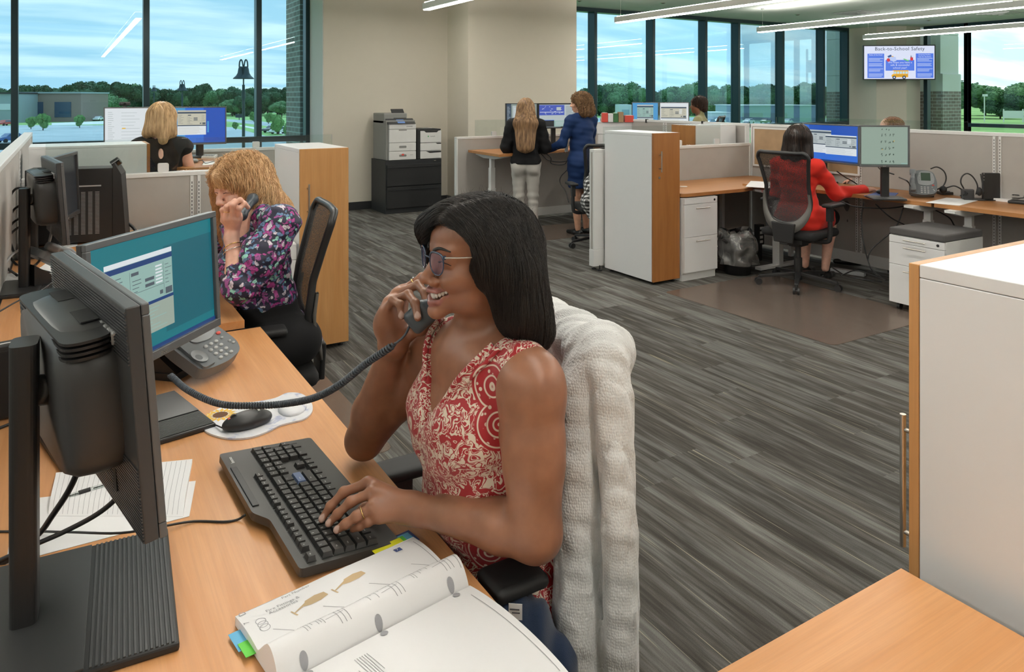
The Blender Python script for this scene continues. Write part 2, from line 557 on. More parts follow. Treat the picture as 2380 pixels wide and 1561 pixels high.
struct('wall_south', MB().box((-4.2, -4.3, 0), (17.4, -4.2, CEIL)), 'wall_paint')
struct('wall_west', MB().box((-4.3, -4.2, 0), (-4.2, 11.1, 0.95)).box((-4.3, -4.2, 2.95), (-4.2, 11.1, CEIL)).box((-4.3, -4.2, 0.95), (-4.2, 2.0, 2.95)), 'wall_paint')
struct('wall_east', MB().box((X_E, -4.2, 0), (X_E + 0.12, -2.0, CEIL)), 'wall_paint')
# corner column with a chamfer facing the room
pc = [on_y(1975, 100, WY).x]
XA = pc[0]
p1 = on_x(2037, 59, XA)
dch = Vector((1, -1))
# second corner: along the chamfer to pixel column 2107
t2 = (2107 - CX) / FPX
ax, ay = t2 * CS + SN, -t2 * SN + CS
k = (p1.x + p1.y) / (ax + ay)
p2 = Vector((ax * k, ay * k))
struct('wall_corner_column', MB().prism([(XA, WY + 0.1), (XA, p1.y), (p2.x, p2.y), (X_E, p2.y), (X_E + 0.1, WY + 0.1)], 0, CEIL), 'column_paint')
def window_run(n_start, along, plane, cuts, depth, fw, rail, glass, rail_from=None, outer=1):
 """a glazed wall: mullions at the cut positions, head, sill, rail and one pane per bay. along 'x' (plane is y) or 'y' (plane is x)"""
 def bx(a0, a1, z0, z1, d0, d1):
  if along == 'x':
   return (a0, plane + d0, z0), (a1, plane + d1, z1)
  return (plane + d0, a0, z0), (plane + d1, a1, z1)
 for i in range(len(cuts) - 1):
  a, b = sorted((cuts[i], cuts[i + 1]))
  fr = MB()
  fr.box(*bx(a - fw / 2, a + fw / 2, 0, CEIL, -depth, 0.04))
  if i == len(cuts) - 2 or along == 'y':
   fr.box(*bx(b - fw / 2, b + fw / 2, 0, CEIL, -depth, 0.04))
  fr.box(*bx(a + fw / 2, b - fw / 2, CEIL - 0.075, CEIL, -depth, 0.02))
  fr.box(*bx(a + fw / 2, b - fw / 2, 0, 0.09, -depth, 0.02))
  if rail and (rail_from is None or i in rail_from):
   fr.box(*bx(a + fw / 2, b - fw / 2, 0.985, 1.065, -depth, 0.02))
  f = struct('window_%d' % (n_start + i), fr, 'mullion', 0.004)
  g = MB().box(*bx(a + fw / 2, b - fw / 2, 0.09, CEIL - 0.075, -0.012, -0.006)).build('pane', glass, f)
  g['kind'] = 'structure'
window_run(1, 'x', WY + 0.08, [-4.1, -3.44, -1.98, -0.53, 0.94, 2.40, 3.11], 0.12, 0.075, True, 'window_glass')
W2 = [X_CR + 0.04] + [on_y(p, 100, 10.95).x - 0.03 for p in (1388, 1523, 1644.5, 1720.8, 1823.7, 1918, 1973.6)]
window_run(7, 'x', WY + 0.07, W2, 0.17, 0.065, True, 'window_glass')
W3 = [on_x(2153, 100, X_E).y, on_x(2247, 100, X_E).y]
W3 += [W3[1] - 1.75 * i for i in range(1, 6)]
window_run(14, 'y', X_E + 0.06, W3, 0.10, 0.09, True, 'window_glass_green', rail_from=(1, 2, 3, 4, 5))
struct('window_20', MB().box((-4.29, 2.0, 0.95), (-4.21, 2.08, 2.95)).box((-4.29, 5.0, 0.95), (-4.21, 5.08, 2.95)).box((-4.29, 8.0, 0.95), (-4.21, 8.08, 2.95)), 'mullion')
# brick piers of the building outside the glass
def pier(name, lo, hi, zb, step=0.0, label=None):
 t = thing(name, label, 'pillar', ((lo[0] + hi[0]) / 2, (lo[1] + hi[1]) / 2, -5.5))
 MB().box((lo[0], lo[1], -5.5), (hi[0], hi[1], zb)).build('brick_face', 'brick', t, world=True)
 m = MB()
 z = zb
 for z1 in (zb + 0.42, zb + 1.35, zb + 2.4, zb + 3.6):
  s = 0 if z < zb + 0.3 else step
  m.box((lo[0] + s * 0.2, lo[1] + s, z), (hi[0], hi[1], z1 - 0.012))
  m.box((lo[0] + s * 0.2 + 0.012, lo[1] + s + 0.012, z1 - 0.012), (hi[0], hi[1], z1))
  z = z1
 m.build('stone_cladding', 'jamb_paint', t, 0.004, world=True)
 return t
pa = on_y(690, 100, 12.2)
pier('brick_pier', (3.06, 11.28), (3.9, 12.1), 3.55, label='grey brick pier outside the left windows beside the beige wall')
xa = on_y(1921, 100, 12.2).x
pier('brick_pier', (xa, 11.35), (X_E + 1.3, 12.2), 1.78, 0.0, 'brick pier with stone top outside the corner, seen through the narrow pane')
ya = on_x(2191, 100, X_E + 0.5).y
pier('brick_pier', (X_E + 0.5, ya), (X_E + 1.3, ya + 0.9), 1.78, 0.06, 'brown brick pier with pale stone top behind the wall screen')
# ---------------------------------------------------------------- pendants
ZP = 2.847
for i, x in enumerate((14.4, 11.15, 7.75, 4.33, 0.98, -2.4)):
 lab = ['linear ceiling pendant above the wall screen, nearest the east windows', 'long linear pendant light ending just left of the wall screen',
   'linear pendant light in front of the far windows, left end above the third pane', 'linear pendant light whose tip shows above the beige corner wall',
   'linear pendant light over the foreground desk row', 'linear pendant light over the cubicles by the west windows'][i]
 t = thing('linear_pendant_light', lab, 'ceiling light', (x, 3.3, ZP), group=None)
 y0, y1 = -6.4, 6.2
 body = MB().box((-0.05, y0, 0.012), (0.05, y1, 0.100)).build('housing', 'white_metal', t, 0.002)
 MB().box((-0.042, y0 + 0.02, 0.0), (0.042, y1 - 0.02, 0.0115)).build('lens', 'lens_glow', t)
 for a, b in ((y1 - 4.35, y1 - 0.06), (y1 - 8.6, y1 - 4.55), (y0 + 0.06, y1 - 8.8)):
  MB().box((-0.046, a, 0.1005), (0.046, b, 0.108)).build('uplight_lens', 'lens_glow', t)
 for yy in (y1 - 0.1, y1 - 4.45, y1 - 8.7, y0 + 0.1):
  m = MB().cyl((0, yy, 0.1), (0, yy, CEIL - ZP - 0.012), 0.0015, n=5)
  m.cyl((0, yy, 0.1), (0, yy, 0.13), 0.006, n=8)
  m.cyl((0, yy, CEIL - ZP - 0.012), (0, yy, CEIL - ZP - 0.0005), 0.03, n=16)
  m.build('hanger', 'steel', t)
# ceiling vents, sprinklers
def vent(px, py, s, label):
 p = bp(px, py, CEIL)
 t = thing('ceiling_vent', label, 'vent', (p.x, p.y, CEIL - 0.02))
 m = MB()
 for k in range(4):
  r = s * (1 - k * 0.22); w = s * 0.10
  z = -0.004 * k
  for sx, sy, ex, ey in ((-r, -r, r, -r + w), (-r, r - w, r, r), (-r, -r + w, -r + w, r - w), (r - w, -r + w, r, r - w)):
   m.box((sx, sy, z), (ex, ey, z + 0.018))
 m.build('louvres', 'grey_metal', t, 0.002)
 MB().box((-s * 0.97, -s * 0.97, 0.0182), (s * 0.97, s * 0.97, 0.0195)).build('throat', 'dark_base', t)
vent(1990, 29, 0.3, 'square ceiling vent between two pendant lights, dark slots')
vent(2325, 31, 0.3, 'square ceiling vent near the east windows, bright slots')
for px, py, lb in ((1540, 7, 'small round ceiling sprinkler above the far windows'), (1853, 34, 'small round ceiling sprinkler between the pendants'),
     (2158, 47, 'small dark ceiling sprinkler left of the east windows'), (1345, 2, 'round ceiling sprinkler near the beige corner')):
 p = bp(px, py, CEIL)
 solo(MB().lathe([(0.0, -0.02), (0.03, -0.02), (0.035, -0.008), (0.05, -0.006), (0.052, 0.0)], (p.x, p.y, CEIL - 0.001), 16).build('ceiling_sprinkler', 'steel'), lb, 'sprinkler')
# ---------------------------------------------------------------- cubicle panels
PN = 'grey fabric cubicle panel'
def panel(p0, p1, ztop, label, slots=(), segs=(), th=0.06, z0=0.012, base=0.15, group=None):
 p0, p1 = Vector((*p0, 0)), Vector((*p1, 0))
 L = (p1 - p0).length
 rz = math.atan2(p1.y - p0.y, p1.x - p0.x)
 t = thing('cubicle_panel', label, 'cubicle panel', p0, rz, group)
 h = th / 2
 MB().box((0.012, -h + 0.006, base), (L - 0.012, h - 0.006, ztop - 0.03)).build('fabric_face', 'panel_fabric', t)
 MB().box((0, -h, ztop - 0.03), (L, h, ztop)).build('top_cap', 'white_metal', t, 0.004)
 MB().box((0, -h - 0.004, z0 + 0.03), (L, h + 0.004, base)).build('base_cover', 'white_metal', t, 0.004)
 m = MB()
 for e0, e1 in ((0, 0.022), (L - 0.022, L)):
  m.box((e0, -h, base), (e1, h, ztop - 0.03))
 m.build('end_trim', 'white_metal', t, 0.003)
 for s in slots:
  m = MB()
  for d in (-0.032, 0.012):
   m.box((s + d, -h - 0.003, base), (s + d + 0.02, h + 0.003, ztop - 0.03))
  sl = m.build('slot_strip', 'white_metal', t, 0.001)
  q = MB()
  z = base + 0.02
  while z < ztop - 0.07:
   for d in (-0.025, 0.019):
    q.box((s + d, -h - 0.0036, z), (s + d + 0.005, h + 0.0036, z + 0.016))
   z += 0.025
  q.build('slot', 'black_matte', sl)
 m = MB()
 for s in (0.08, L - 0.08):
  m.cyl((s, 0, 0), (s, 0, 0.012), 0.022, n=14).cyl((s, 0, 0.012), (s, 0, 0.05), 0.006, n=8)
 m.build('leveller', 'black_matte', t)
 return t
def screen_glass(p0, p1, z0, z1, label, clamps, th=0.008):
 p0, p1 = Vector((*p0, 0)), Vector((*p1, 0))
 L = (p1 - p0).length
 t = thing('glass_screen', label, 'glass screen', (p0.x, p0.y, z0), math.atan2(p1.y - p0.y, p1.x - p0.x))
 MB().box((0, -th / 2, 0.004), (L, th / 2, z1 - z0)).build('glass_sheet', 'clear_glass', t, 0.001)
 for c in clamps:
  MB().prism(round_poly([(-0.033, 0), (0.033, 0), (0.033, 0.058), (-0.033, 0.058)], 0.012), -0.0145, 0.0145,
     M=Matrix.Translation((c, 0, 0.0)) @ Matrix.Rotation(PI / 2, 4, 'X')).build('clamp', 'white_metal', t, 0.003)
 return t
# left side
panel((-0.26, 1.9), (-0.26, 7.4), 1.335, 'long white-topped cubicle side panel running away at the far left', slots=(3.42, 5.0))
panel((-0.225, 5.40), (1.262, 5.40), 1.13, 'low grey cubicle panel behind the curly blonde woman and her chair', slots=(0.98,))
panel((0.62, 7.62), (1.86, 7.62), 1.13, 'low cubicle panel with white trim behind the black-topped woman desk, by the window')
screen_glass((-0.1, 5.40), (1.70, 5.40), 1.131, 1.352, 'clear glass screen clamped above the panel behind the curly blonde woman', (0.66, 1.6))
screen_glass((0.7, 7.62), (1.8, 7.62), 1.131, 1.19, 'narrow glass strip clamped above the low panel by the left windows', (0.93,))
# spine panel and its neighbours on the right
XS = 6.50
panel((XS, 1.6), (XS, 5.62), 1.34, 'grey panel behind the red-topped woman desk', slots=(1.5, 2.72))
panel((XS, 5.68), (XS, 8.3), 1.34, 'panel run behind the standing women cubicle, below the small desk monitors', slots=(1.3,))
panel((4.40, 5.62), (6.44, 5.62), 1.13, 'low grey panel between the tall white cabinet and the corkboard')
panel((4.22, 8.36), (6.44, 8.36), 1.13, 'low grey panel with white end post behind the standing women')
panel((4.36, 5.55), (4.36, 5.58), 1.14, 'short white panel end post beside the tall white cabinet in mid room', th=0.10) if False else None
screen_glass((4.5, 8.36), (5.55, 8.36), 1.131, 1.34, 'clear glass screen on the low panel left of the long-haired woman', (0.28, 0.85))
screen_glass((4.42, 5.62), (6.0, 5.62), 1.131, 1.345, 'clear glass screen with two white clamps above the low panel by the corkboard', (0.98, 1.52))
screen_glass((XS, 2.9), (XS, 5.3), 1.341, 1.42, 'thin clear glass strip above the panel behind the red-topped woman', ())
# panel end beside the mid room cabinet: narrow return panel seen end on
panel((4.30, 5.60), (4.30, 5.53), 1.14, 'white and grey panel end standing beside the tall white cabinet', th=0.12, base=0.2)
# black clips on the panel tops
for k, y in enumerate((7.33, 6.34, 5.05)):
 m = MB().box((XS - 0.036, y - 0.012, 1.30), (XS - 0.031, y + 0.012, 1.345)).box((XS - 0.036, y - 0.012, 1.341), (XS + 0.0, y + 0.012, 1.348))
 solo(m.build('panel_clip', 'black_matte'), ['small black clip on the panel top left of the wood-ended box', 'small black clip on the panel top above the wood-ended box',
            'small black clip on the panel top above the corkboard'][k], 'clip')
cb = thing('corkboard', 'brown corkboard with white frame hung beside the red-topped woman', 'corkboard', (XS - 0.05, 4.7, 1.0))
MB().box((XS - 0.046, 4.32, 0.90), (XS - 0.036, 5.55, 1.285)).build('cork_sheet', 'cork', cb, world=True)
m = MB()
for lo, hi in (((4.30, 0.88), (5.57, 0.90)), ((4.30, 1.285), (5.57, 1.305)), ((4.30, 0.9), (4.32, 1.285)), ((5.55, 0.9), (5.57, 1.285))):
 m.box((XS - 0.05, lo[0], lo[1]), (XS - 0.035, hi[0], hi[1]))
m.build('frame', 'white_metal', cb, 0.002, world=True)
# ---------------------------------------------------------------- tall cabinets
def bar_handle(m, p0, p1, out, r=0.006, standoff=0.032):
 p0, p1, out = Vector(p0), Vector(p1), Vector(out)
 d = (p1 - p0).normalized()
 m.cyl(p0 + out * standoff, p1 + out * standoff, r, n=12)
 for q in (p0 + d * 0.03, p1 - d * 0.03):
  m.cyl(q, q + out * standoff, r * 0.75, n=10)
def tower(x0, x1, y0, y1, top, label, door='oak_z', front=-1, handle_x=0.85, handle_z=(0.98, 1.16), lock=True, zb=0.03):
 """tall storage cabinet; its wood door faces -y (front=-1) or +y"""
 t = thing('tall_cabinet', label, 'cabinet', ((x0 + x1) / 2, (y0 + y1) / 2, 0))
 dth = 0.02
 if front < 0:
  by0, by1, dy0, dy1 = y0 + dth + 0.002, y1, y0, y0 + dth
 else:
  by0, by1, dy0, dy1 = y0, y1 - dth - 0.002, y1 - dth, y1
 MB().box((x0, by0, zb), (x1, by1, top - 0.026)).build('body', 'white_laminate', t, 0.0015, world=True)
 MB().box((x0, by0, top - 0.025), (x1, by1, top)).build('top_board', 'white_laminate', t, 0.0015, world=True)
 dr = MB().box((x0 + 0.001, dy0, zb), (x1 - 0.001, dy1, top - 0.001)).build('door', door, t, 0.0015, world=True)
 hm = MB(); hx = x0 + (x1 - x0) * handle_x
 yy = dy0 if front < 0 else dy1
 bar_handle(hm, (hx, yy, handle_z[0]), (hx, yy, handle_z[1]), (0, front, 0))
 hm.build('handle', 'steel', dr, world=True)
 if lock:
  MB().cyl((hx, yy, handle_z[0] - 0.05), (hx, yy + front * 0.006, handle_z[0] - 0.05), 0.010, n=16).build('lock', 'steel', dr, world=True)
 m = MB()
 for x in (x0 + 0.04, x1 - 0.04):
  for y in (y0 + 0.05, y1 - 0.05):
   m.cyl((x, y, 0), (x, y, 0.008), 0.018, n=12).cyl((x, y, 0.008), (x, y, zb), 0.006, n=8)
 m.build('leveller', 'black_matte', t, world=True)
 return t
tower(1.275, 1.594, 4.704, 5.36, 1.297, 'tall white cabinet with oak door behind the curly blonde woman', 'oak_z', handle_x=0.155, handle_z=(0.87, 1.075), lock=False)
tower(4.344, 4.654, 4.83, 5.50, 1.317, 'tall white cabinet with brown wood door and lock in mid room', 'oak_dark_z', handle_x=0.22, handle_z=(0.98, 1.16))
tower(1.408, 2.05, 0.20, 0.835, 1.30, 'tall white cabinet with oak front filling the right edge of the view', 'oak_z', front=1, handle_x=0.055, handle_z=(0.72, 0.985), lock=False)
def bin_box(x0, x1, y0, y1, z0, z1, wood_side, label, cat='storage box', mat='white_laminate', wood='oak_dark_z'):
 t = thing('storage_bin', label, cat, ((x0 + x1) / 2, (y0 + y1) / 2, z0))
 a, b = (x0, x1 - 0.02) if wood_side > 0 else (x0 + 0.02, x1)
 MB().box((a, y0, z0), (b, y1, z1 - 0.016)).build('body', mat, t, 0.001, world=True)
 MB().box((a, y0, z1 - 0.015), (b, y1, z1)).build('lid', mat, t, 0.001, world=True)
 if wood_side > 0:
  MB().box((x1 - 0.019, y0, z0), (x1, y1, z1)).build('wood_front', wood, t, world=True)
 else:
  MB().box((x0, y0, z0), (x0 + 0.019, y1, z1)).build('wood_front', wood, t, world=True)
 return t
bin_box(-0.19, 0.485, 5.435, 5.80, 0.90, 1.318, 1, 'low white storage box with wood end on the panel left of the black-topped woman')
q0 = on_y(1560, 300, 6.55); q1 = on_y(1612, 300, 6.3)
bt = bin_box(5.80, 6.44, 5.80, 6.15, 0.806, 1.325, -1, 'white storage box with wood front behind the low glass screen')
# lateral file under the printers
FX0, FX1, FY0, FY1 = 3.83, 4.69, 9.72, 10.30
lf = thing('lateral_file', 'black two-drawer lateral file cabinet under the printers', 'file cabinet', ((FX0 + FX1) / 2, 10.0, 0))
MB().box((FX0, FY0 + 0.02, 0), (FX1, FY1, 0.745)).build('body', 'dark_base', lf, 0.003, world=True)
for z0, z1 in ((0.075, 0.37), (0.385, 0.685)):
 d = MB().box((FX0 + 0.015, FY0, z0), (FX1 - 0.015, FY0 + 0.019, z1)).build('drawer', 'black_matte', lf, 0.003, world=True)
 MB().box((FX0 + 0.03, FY0 - 0.008, z1 - 0.045), (FX1 - 0.03, FY0 - 0.001, z1 - 0.035)).build('pull_lip', 'dark_base', d, world=True)
MB().box((FX0 + 0.74, FY0 + 0.012, 0.715), (FX0 + 0.77, FY0 + 0.019, 0.724)).build('badge', 'steel', lf, world=True)
# ---------------------------------------------------------------- pedestals
def pedestal(loc, rz, w, d, h, label, drawers, cushion=False, casters=False, lock=(0.0, 0.0), plinth=0.06):
 """local front faces -y"""
 t = thing('pedestal', label, 'drawer unit', loc, rz)
 z0 = 0.055 if casters else plinth
 MB().box((-w / 2, 0.021, z0), (w / 2, d, h)).build('body', 'white_metal', t, 0.002)
 if not casters:
  MB().box((-w / 2, 0.03, 0), (w / 2, d - 0.01, plinth)).build('plinth', 'white_metal', t)
 z = h - 0.004
 for dh, hd in drawers:
  dr = MB().box((-w / 2 + 0.002, 0, z - dh + 0.003), (w / 2 - 0.002, 0.02, z)).build('drawer', 'white_laminate', t, 0.002)
  if hd is not None:
   m = MB()
   hw = 0.085
   bar_handle(m, (-hw, 0, z - hd), (hw, 0, z - hd), (0, -1, 0), 0.0045, 0.026)
   m.build('handle', 'steel', dr)
  z -= dh
 MB().cyl((lock[0], 0.0, h - lock[1]), (lock[0], -0.004, h - lock[1]), 0.010, n=16).build('lock', 'black_matte', t)
 if cushion:
  MB().box((-w / 2, 0.0, h), (w / 2, d, h + 0.055)).build('cushion', 'cushion_fabric', t, 0.012, 3)
 if casters:
  for x in (-w / 2 + 0.05, w / 2 - 0.05):
   for y in (0.06, d - 0.06):
    MB().cyl((x - 0.012, y, 0.024), (x + 0.012, y, 0.024), 0.024, n=16).box((x - 0.006, y - 0.01, 0.03), (x + 0.006, y + 0.01, 0.056)).build('caster', 'black_plastic', t)
 return t
pedestal((4.875, 4.79, 0), 0, 0.41, 0.55, 0.735, 'white two-drawer pedestal under the brown worktop beside the tall cabinet',
   [(0.055, None), (0.29, 0.035), (0.315, 0.035)], lock=(0.165, 0.032))
pedestal((1.06, 4.72, 0), 0, 0.40, 0.55, 0.70, 'white drawer pedestal behind the curly blonde woman chair', [(0.10, None), (0.28, 0.03), (0.25, 0.03)], lock=(0.15, 0.04))
P2 = bp(2068, 712); P2b = bp(2196, 745)
pedestal((5.33, 3.27, 0), -PI / 2, 0.40, 0.52, 0.57, 'white mobile pedestal with grey cushion top near the red-topped woman', [(0.055, 0.03), (0.155, 0.03), (0.30, 0.04)],
   cushion=True, casters=True, lock=(-0.15, 0.03)) if False else None
def pedestal_at(pix_l, pix_r, label, **kw):
 a, b = bp(*pix_l), bp(*pix_r)
 v = (b - a)
 rz = math.atan2(v.y, v.x)
 c = (a + b) / 2
 return pedestal((c.x, c.y, 0), rz, v.length, 0.50, 0.575, label, [(0.055, 0.022), (0.165, 0.025), (0.295, 0.04)], cushion=True, casters=True, lock=(v.length / 2 - 0.05, 0.028))
pedestal_at((2066, 716), (2196, 750), 'white mobile drawer pedestal with grey cushion beside the desk legs')
pedestal((5.62, 2.35, 0), -PI / 2, 0.40, 0.5, 0.575, 'second cushion-topped pedestal, mostly hidden behind the right-hand tall cabinet', [(0.055, 0.022), (0.165, 0.025), (0.295, 0.04)], cushion=True, casters=True, lock=(0.1, 0.028))
# ---------------------------------------------------------------- worktops
def worktop(name, label, pts, z, th=0.03, mat='oak_y', r=0.0, edge=None):
 if r:
  pts = round_poly(pts, r)
 t = thing(name, label, 'desk', (sum(p[0] for p in pts) / len(pts), sum(p[1] for p in pts) / len(pts), 0))
 MB().prism([(p[0], p[1]) for p in pts], z - th, z).build('worktop', mat, t, 0.0012, world=True)
 return t
def t_leg(t, x, y, top, rz, foot=0.62, stages=True):
 """white lifting column on a long foot; foot runs along local y"""
 M = Matrix.Translation((x, y, 0)) @ Matrix.Rotation(rz, 4, 'Z')
 m = MB(); m.M = M
 m.box((-0.035, -foot / 2, 0.008), (0.035, foot / 2, 0.034))
 m.box((-0.04, -0.03, 0.034), (0.04, 0.03, top * 0.55))
 m.box((-0.034, -0.025, top * 0.55), (0.034, 0.025, top * 0.82))
 m.box((-0.028, -0.02, top * 0.82), (0.028, 0.02, top - 0.045))
 m.add([(-0.04, -0.30, top - 0.02), (0.04, -0.30, top - 0.02), (0.04, 0.28, top - 0.02), (-0.04, 0.28, top - 0.02),
   (-0.04, -0.12, top - 0.055), (0.04, -0.12, top - 0.055), (0.04, 0.12, top - 0.055), (-0.04, 0.12, top - 0.055),
   (-0.04, -0.30, top), (0.04, -0.30, top), (0.04, 0.28, top), (-0.04, 0.28, top)],
   [(7, 6, 5, 4), (0, 1, 5, 4), (1, 2, 6, 5), (2, 3, 7, 6), (3, 0, 4, 7), (8, 9, 10, 11), (0, 8, 9, 1), (1, 9, 10, 2), (2, 10, 11, 3), (3, 11, 8, 0)])
 return m.build('leg', 'white_metal', t, 0.002, world=True)
D1Z = 0.74
d1 = worktop('desk', 'long oak desk in front carrying the black keyboard and open book', [(-0.225, 0.28), (0.645, 0.28), (0.645, 2.94), (-0.225, 2.94)], D1Z, mat='oak_y')
t_leg(d1, 0.2, 2.5, D1Z - 0.031, PI / 2, 0.6); t_leg(d1, 0.2, 0.5, D1Z - 0.031, PI / 2, 0.6)
d2 = worktop('desk', 'oak desk of the curly blonde woman carrying black monitors and a computer tower', [(-0.225, 2.955), (0.59, 2.955), (0.59, 4.2), (0.62, 5.35), (-0.225, 5.35)], 0.77, mat='oak_y')
t_leg(d2, 0.2, 3.3, 0.739, PI / 2, 0.6); t_leg(d2, 0.2, 5.0, 0.739, PI / 2, 0.6)
d3 = worktop('desk', 'oak return worktop at the lower right corner beside the tall white cabinet', [(0.80, -0.6), (1.341, -0.6), (2.3, -0.6), (2.3, 0.19), (1.404, 0.19), (1.341, 0.809 - 0.0), (-0.4, 0.809)][:0] or [(0.66, -0.45), (1.341, -0.45), (1.341, 0.809), (0.66, 0.809)], D1Z, mat='oak_x')
t_leg(d3, 1.15, 0.2, D1Z - 0.031, 0, 0.6)
# far-left standing desk
d4 = worktop('desk', 'raised desk in front of the black-topped woman by the left windows', [tuple(bp(430, 391, 1.09)[:2]), tuple(bp(632, 381, 1.09)[:2]), tuple(bp(598, 367, 1.09)[:2]), (0.35, 7.5)], 1.09, mat='oak_dark_x')
t_leg(d4, 1.25, 6.55, 1.059, 0, 0.5); t_leg(d4, 0.6, 6.8, 1.059, 0, 0.5)
# women's standing desk
WZ = 0.965
a, b = bp(1160, 359, WZ), bp(1345, 344, WZ)
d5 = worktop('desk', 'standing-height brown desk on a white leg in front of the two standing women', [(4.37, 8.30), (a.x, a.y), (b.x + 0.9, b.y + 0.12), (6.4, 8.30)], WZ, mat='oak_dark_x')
t_leg(d5, bp(1133, 420, 0.7).x * 0 + 4.50, 7.92, WZ - 0.031, 0.15, 0.56); t_leg(d5, 6.2, 8.0, WZ - 0.031, 0, 0.5)
# fixed worktop right of the mid room cabinet
d6 = worktop('desk', 'brown worktop between the tall cabinet and the red-topped woman', [(4.665, 4.80), (5.45, 4.80), (6.42, 5.02), (6.42, 5.585), (4.665, 5.585)], 0.775, mat='oak_dark_x', r=0.05)
MB().cyl((5.06, 5.2, 0.775), (5.06, 5.2, 0.778), 0.035, n=24).build('cable_grommet', 'white_metal', d6, world=True)
MB().box((6.36, 5.0, 0.0), (6.40, 5.04, 0.744)).box((5.9, 5.5, 0), (5.94, 5.54, 0.744)).build('leg', 'white_metal', d6, 0.003, world=True)
d6b = worktop('desk', 'brown worktop behind the low glass screen carrying the wood-fronted storage box', [(5.0, 5.70), (6.44, 5.70), (6.44, 6.3), (5.0, 6.3)], 0.805, mat='oak_dark_x')
t_leg(d6b, 5.3, 6.0, .774, 0, .5); t_leg(d6b, 6.2, 6.0, .774, 0, .5)
# red woman's desk and the next one
RZ = 0.793
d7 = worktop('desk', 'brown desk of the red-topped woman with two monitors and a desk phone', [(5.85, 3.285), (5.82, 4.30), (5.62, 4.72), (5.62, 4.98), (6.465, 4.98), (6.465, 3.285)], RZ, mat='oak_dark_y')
t_leg(d7, 6.05, 3.42, RZ - 0.031, PI / 2, 0.5); t_leg(d7, 5.85, 4.75, RZ - 0.031, PI / 2, 0.56)
m = MB().box((5.60, 4.70, 0.735), (5.66, 4.88, 0.757))
m.build('height_control', 'steel', d7, 0.003, world=True)
d8 = worktop('desk', 'brown desk at the right edge carrying headset gear, next to the red-topped woman desk', [(5.85, 1.7), (5.85, 3.262), (6.465, 3.262), (6.465, 1.7)], RZ, mat='oak_dark_y')
t_leg(d8, 6.05, 3.1, RZ - 0.031, PI / 2, 0.5)
# desks behind the spine
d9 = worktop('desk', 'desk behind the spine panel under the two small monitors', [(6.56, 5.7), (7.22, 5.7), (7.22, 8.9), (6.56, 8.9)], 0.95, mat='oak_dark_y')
t_leg(d9, 6.9, 6.2, 0.919, PI / 2, 0.5); t_leg(d9, 6.9, 8.2, 0.919, PI / 2, 0.5)
# ---------------------------------------------------------------- chair mats
plain('mat_vinyl', (0.5, 0.42, 0.36), 0.25, var=0.02)
def mat_film():
 m, n = newmat('clear_vinyl')
 tr = n.n('ShaderNodeBsdfTransparent'); tr.inputs[0].default_value = (0.80, 0.72, 0.67, 1)
 gl = n.n('ShaderNodeBsdfGlossy'); gl.inputs['Roughness'].default_value = 0.25; gl.inputs[0].default_value = (1, 0.95, 0.9, 1)
 df = n.n('ShaderNodeBsdfDiffuse'); df.inputs[0].default_value = (0.30, 0.25, 0.22, 1)
 a = n.n('ShaderNodeMixShader', {0: 0.3}); n.link(tr.outputs[0], a.inputs[1]); n.link(df.outputs[0], a.inputs[2])
 lw = n.n('ShaderNodeLayerWeight'); lw.inputs[0].default_value = 0.3
 b = n.n('ShaderNodeMixShader'); n.link(n.math('MULTIPLY', lw.outputs['Fresnel'], 0.5), b.inputs[0]); n.link(a.outputs[0], b.inputs[1]); n.link(gl.outputs[0], b.inputs[2])
 n.link(b.outputs[0], n.out.inputs['Surface'])
mat_film()
def chair_mat(pts, label):
 solo(MB().prism(round_poly(pts, 0.06), 0.001, 0.004).build('chair_mat', 'clear_vinyl'), label, 'chair mat')
c1 = bp(1543, 679)
chair_mat([(c1.x, c1.y), (4.30, 3.05), (5.50, 3.05), (5.55, 4.62)], 'brownish clear chair mat under the red-topped woman chair')
chair_mat([(0.72, 0.95), (2.0, 0.95), (2.0, 2.0), (1.75, 2.5), (0.72, 2.5)][:0] or [(0.70, 0.95), (1.20, 0.95), (1.20, 2.2), (0.70, 2.2)], 'clear chair mat under the foreground woman chair')
chair_mat([(4.7, 7.0), (6.0, 7.0), (6.0, 7.75), (4.7, 7.9)], 'dark chair mat under the standing women')
a = bp(690, 860); b = bp(800, 830)
chair_mat([(0.80, 3.2), (1.30, 3.2), (1.30, 4.4), (0.80, 4.4)], 'clear chair mat under the curly blonde woman chair')
# waste bin with clear liner
wb = thing('waste_bin', 'black waste bin with clear plastic liner beside the drawer pedestal', 'waste bin', (5.33, 4.78, 0))
MB().lathe([(0.0, 0.004), (0.115, 0.004), (0.14, 0.30), (0.143, 0.305), (0.137, 0.30), (0.112, 0.012), (0, 0.012)], n=24).build('bin', 'black_plastic', wb)
def liner_mat():
 m, n = newmat('liner_film')
 tr = n.n('ShaderNodeBsdfTransparent'); tr.inputs[0].default_value = (0.9, 0.9, 0.9, 1)
 gl = n.n('ShaderNodeBsdfGlossy'); gl.inputs['Roughness'].default_value = 0.15
 df = n.n('ShaderNodeBsdfDiffuse'); df.inputs[0].default_value = (0.6, 0.6, 0.58, 1)
 a = n.n('ShaderNodeMixShader', {0: 0.18}); n.link(tr.outputs[0], a.inputs[1]); n.link(df.outputs[0], a.inputs[2])
 lw = n.n('ShaderNodeLayerWeight'); lw.inputs[0].default_value = 0.45
 b = n.n('ShaderNodeMixShader'); n.link(lw.outputs['Fresnel'], b.inputs[0]); n.link(a.outputs[0], b.inputs[1]); n.link(gl.outputs[0], b.inputs[2])
 n.link(b.outputs[0], n.out.inputs['Surface'])
liner_mat()
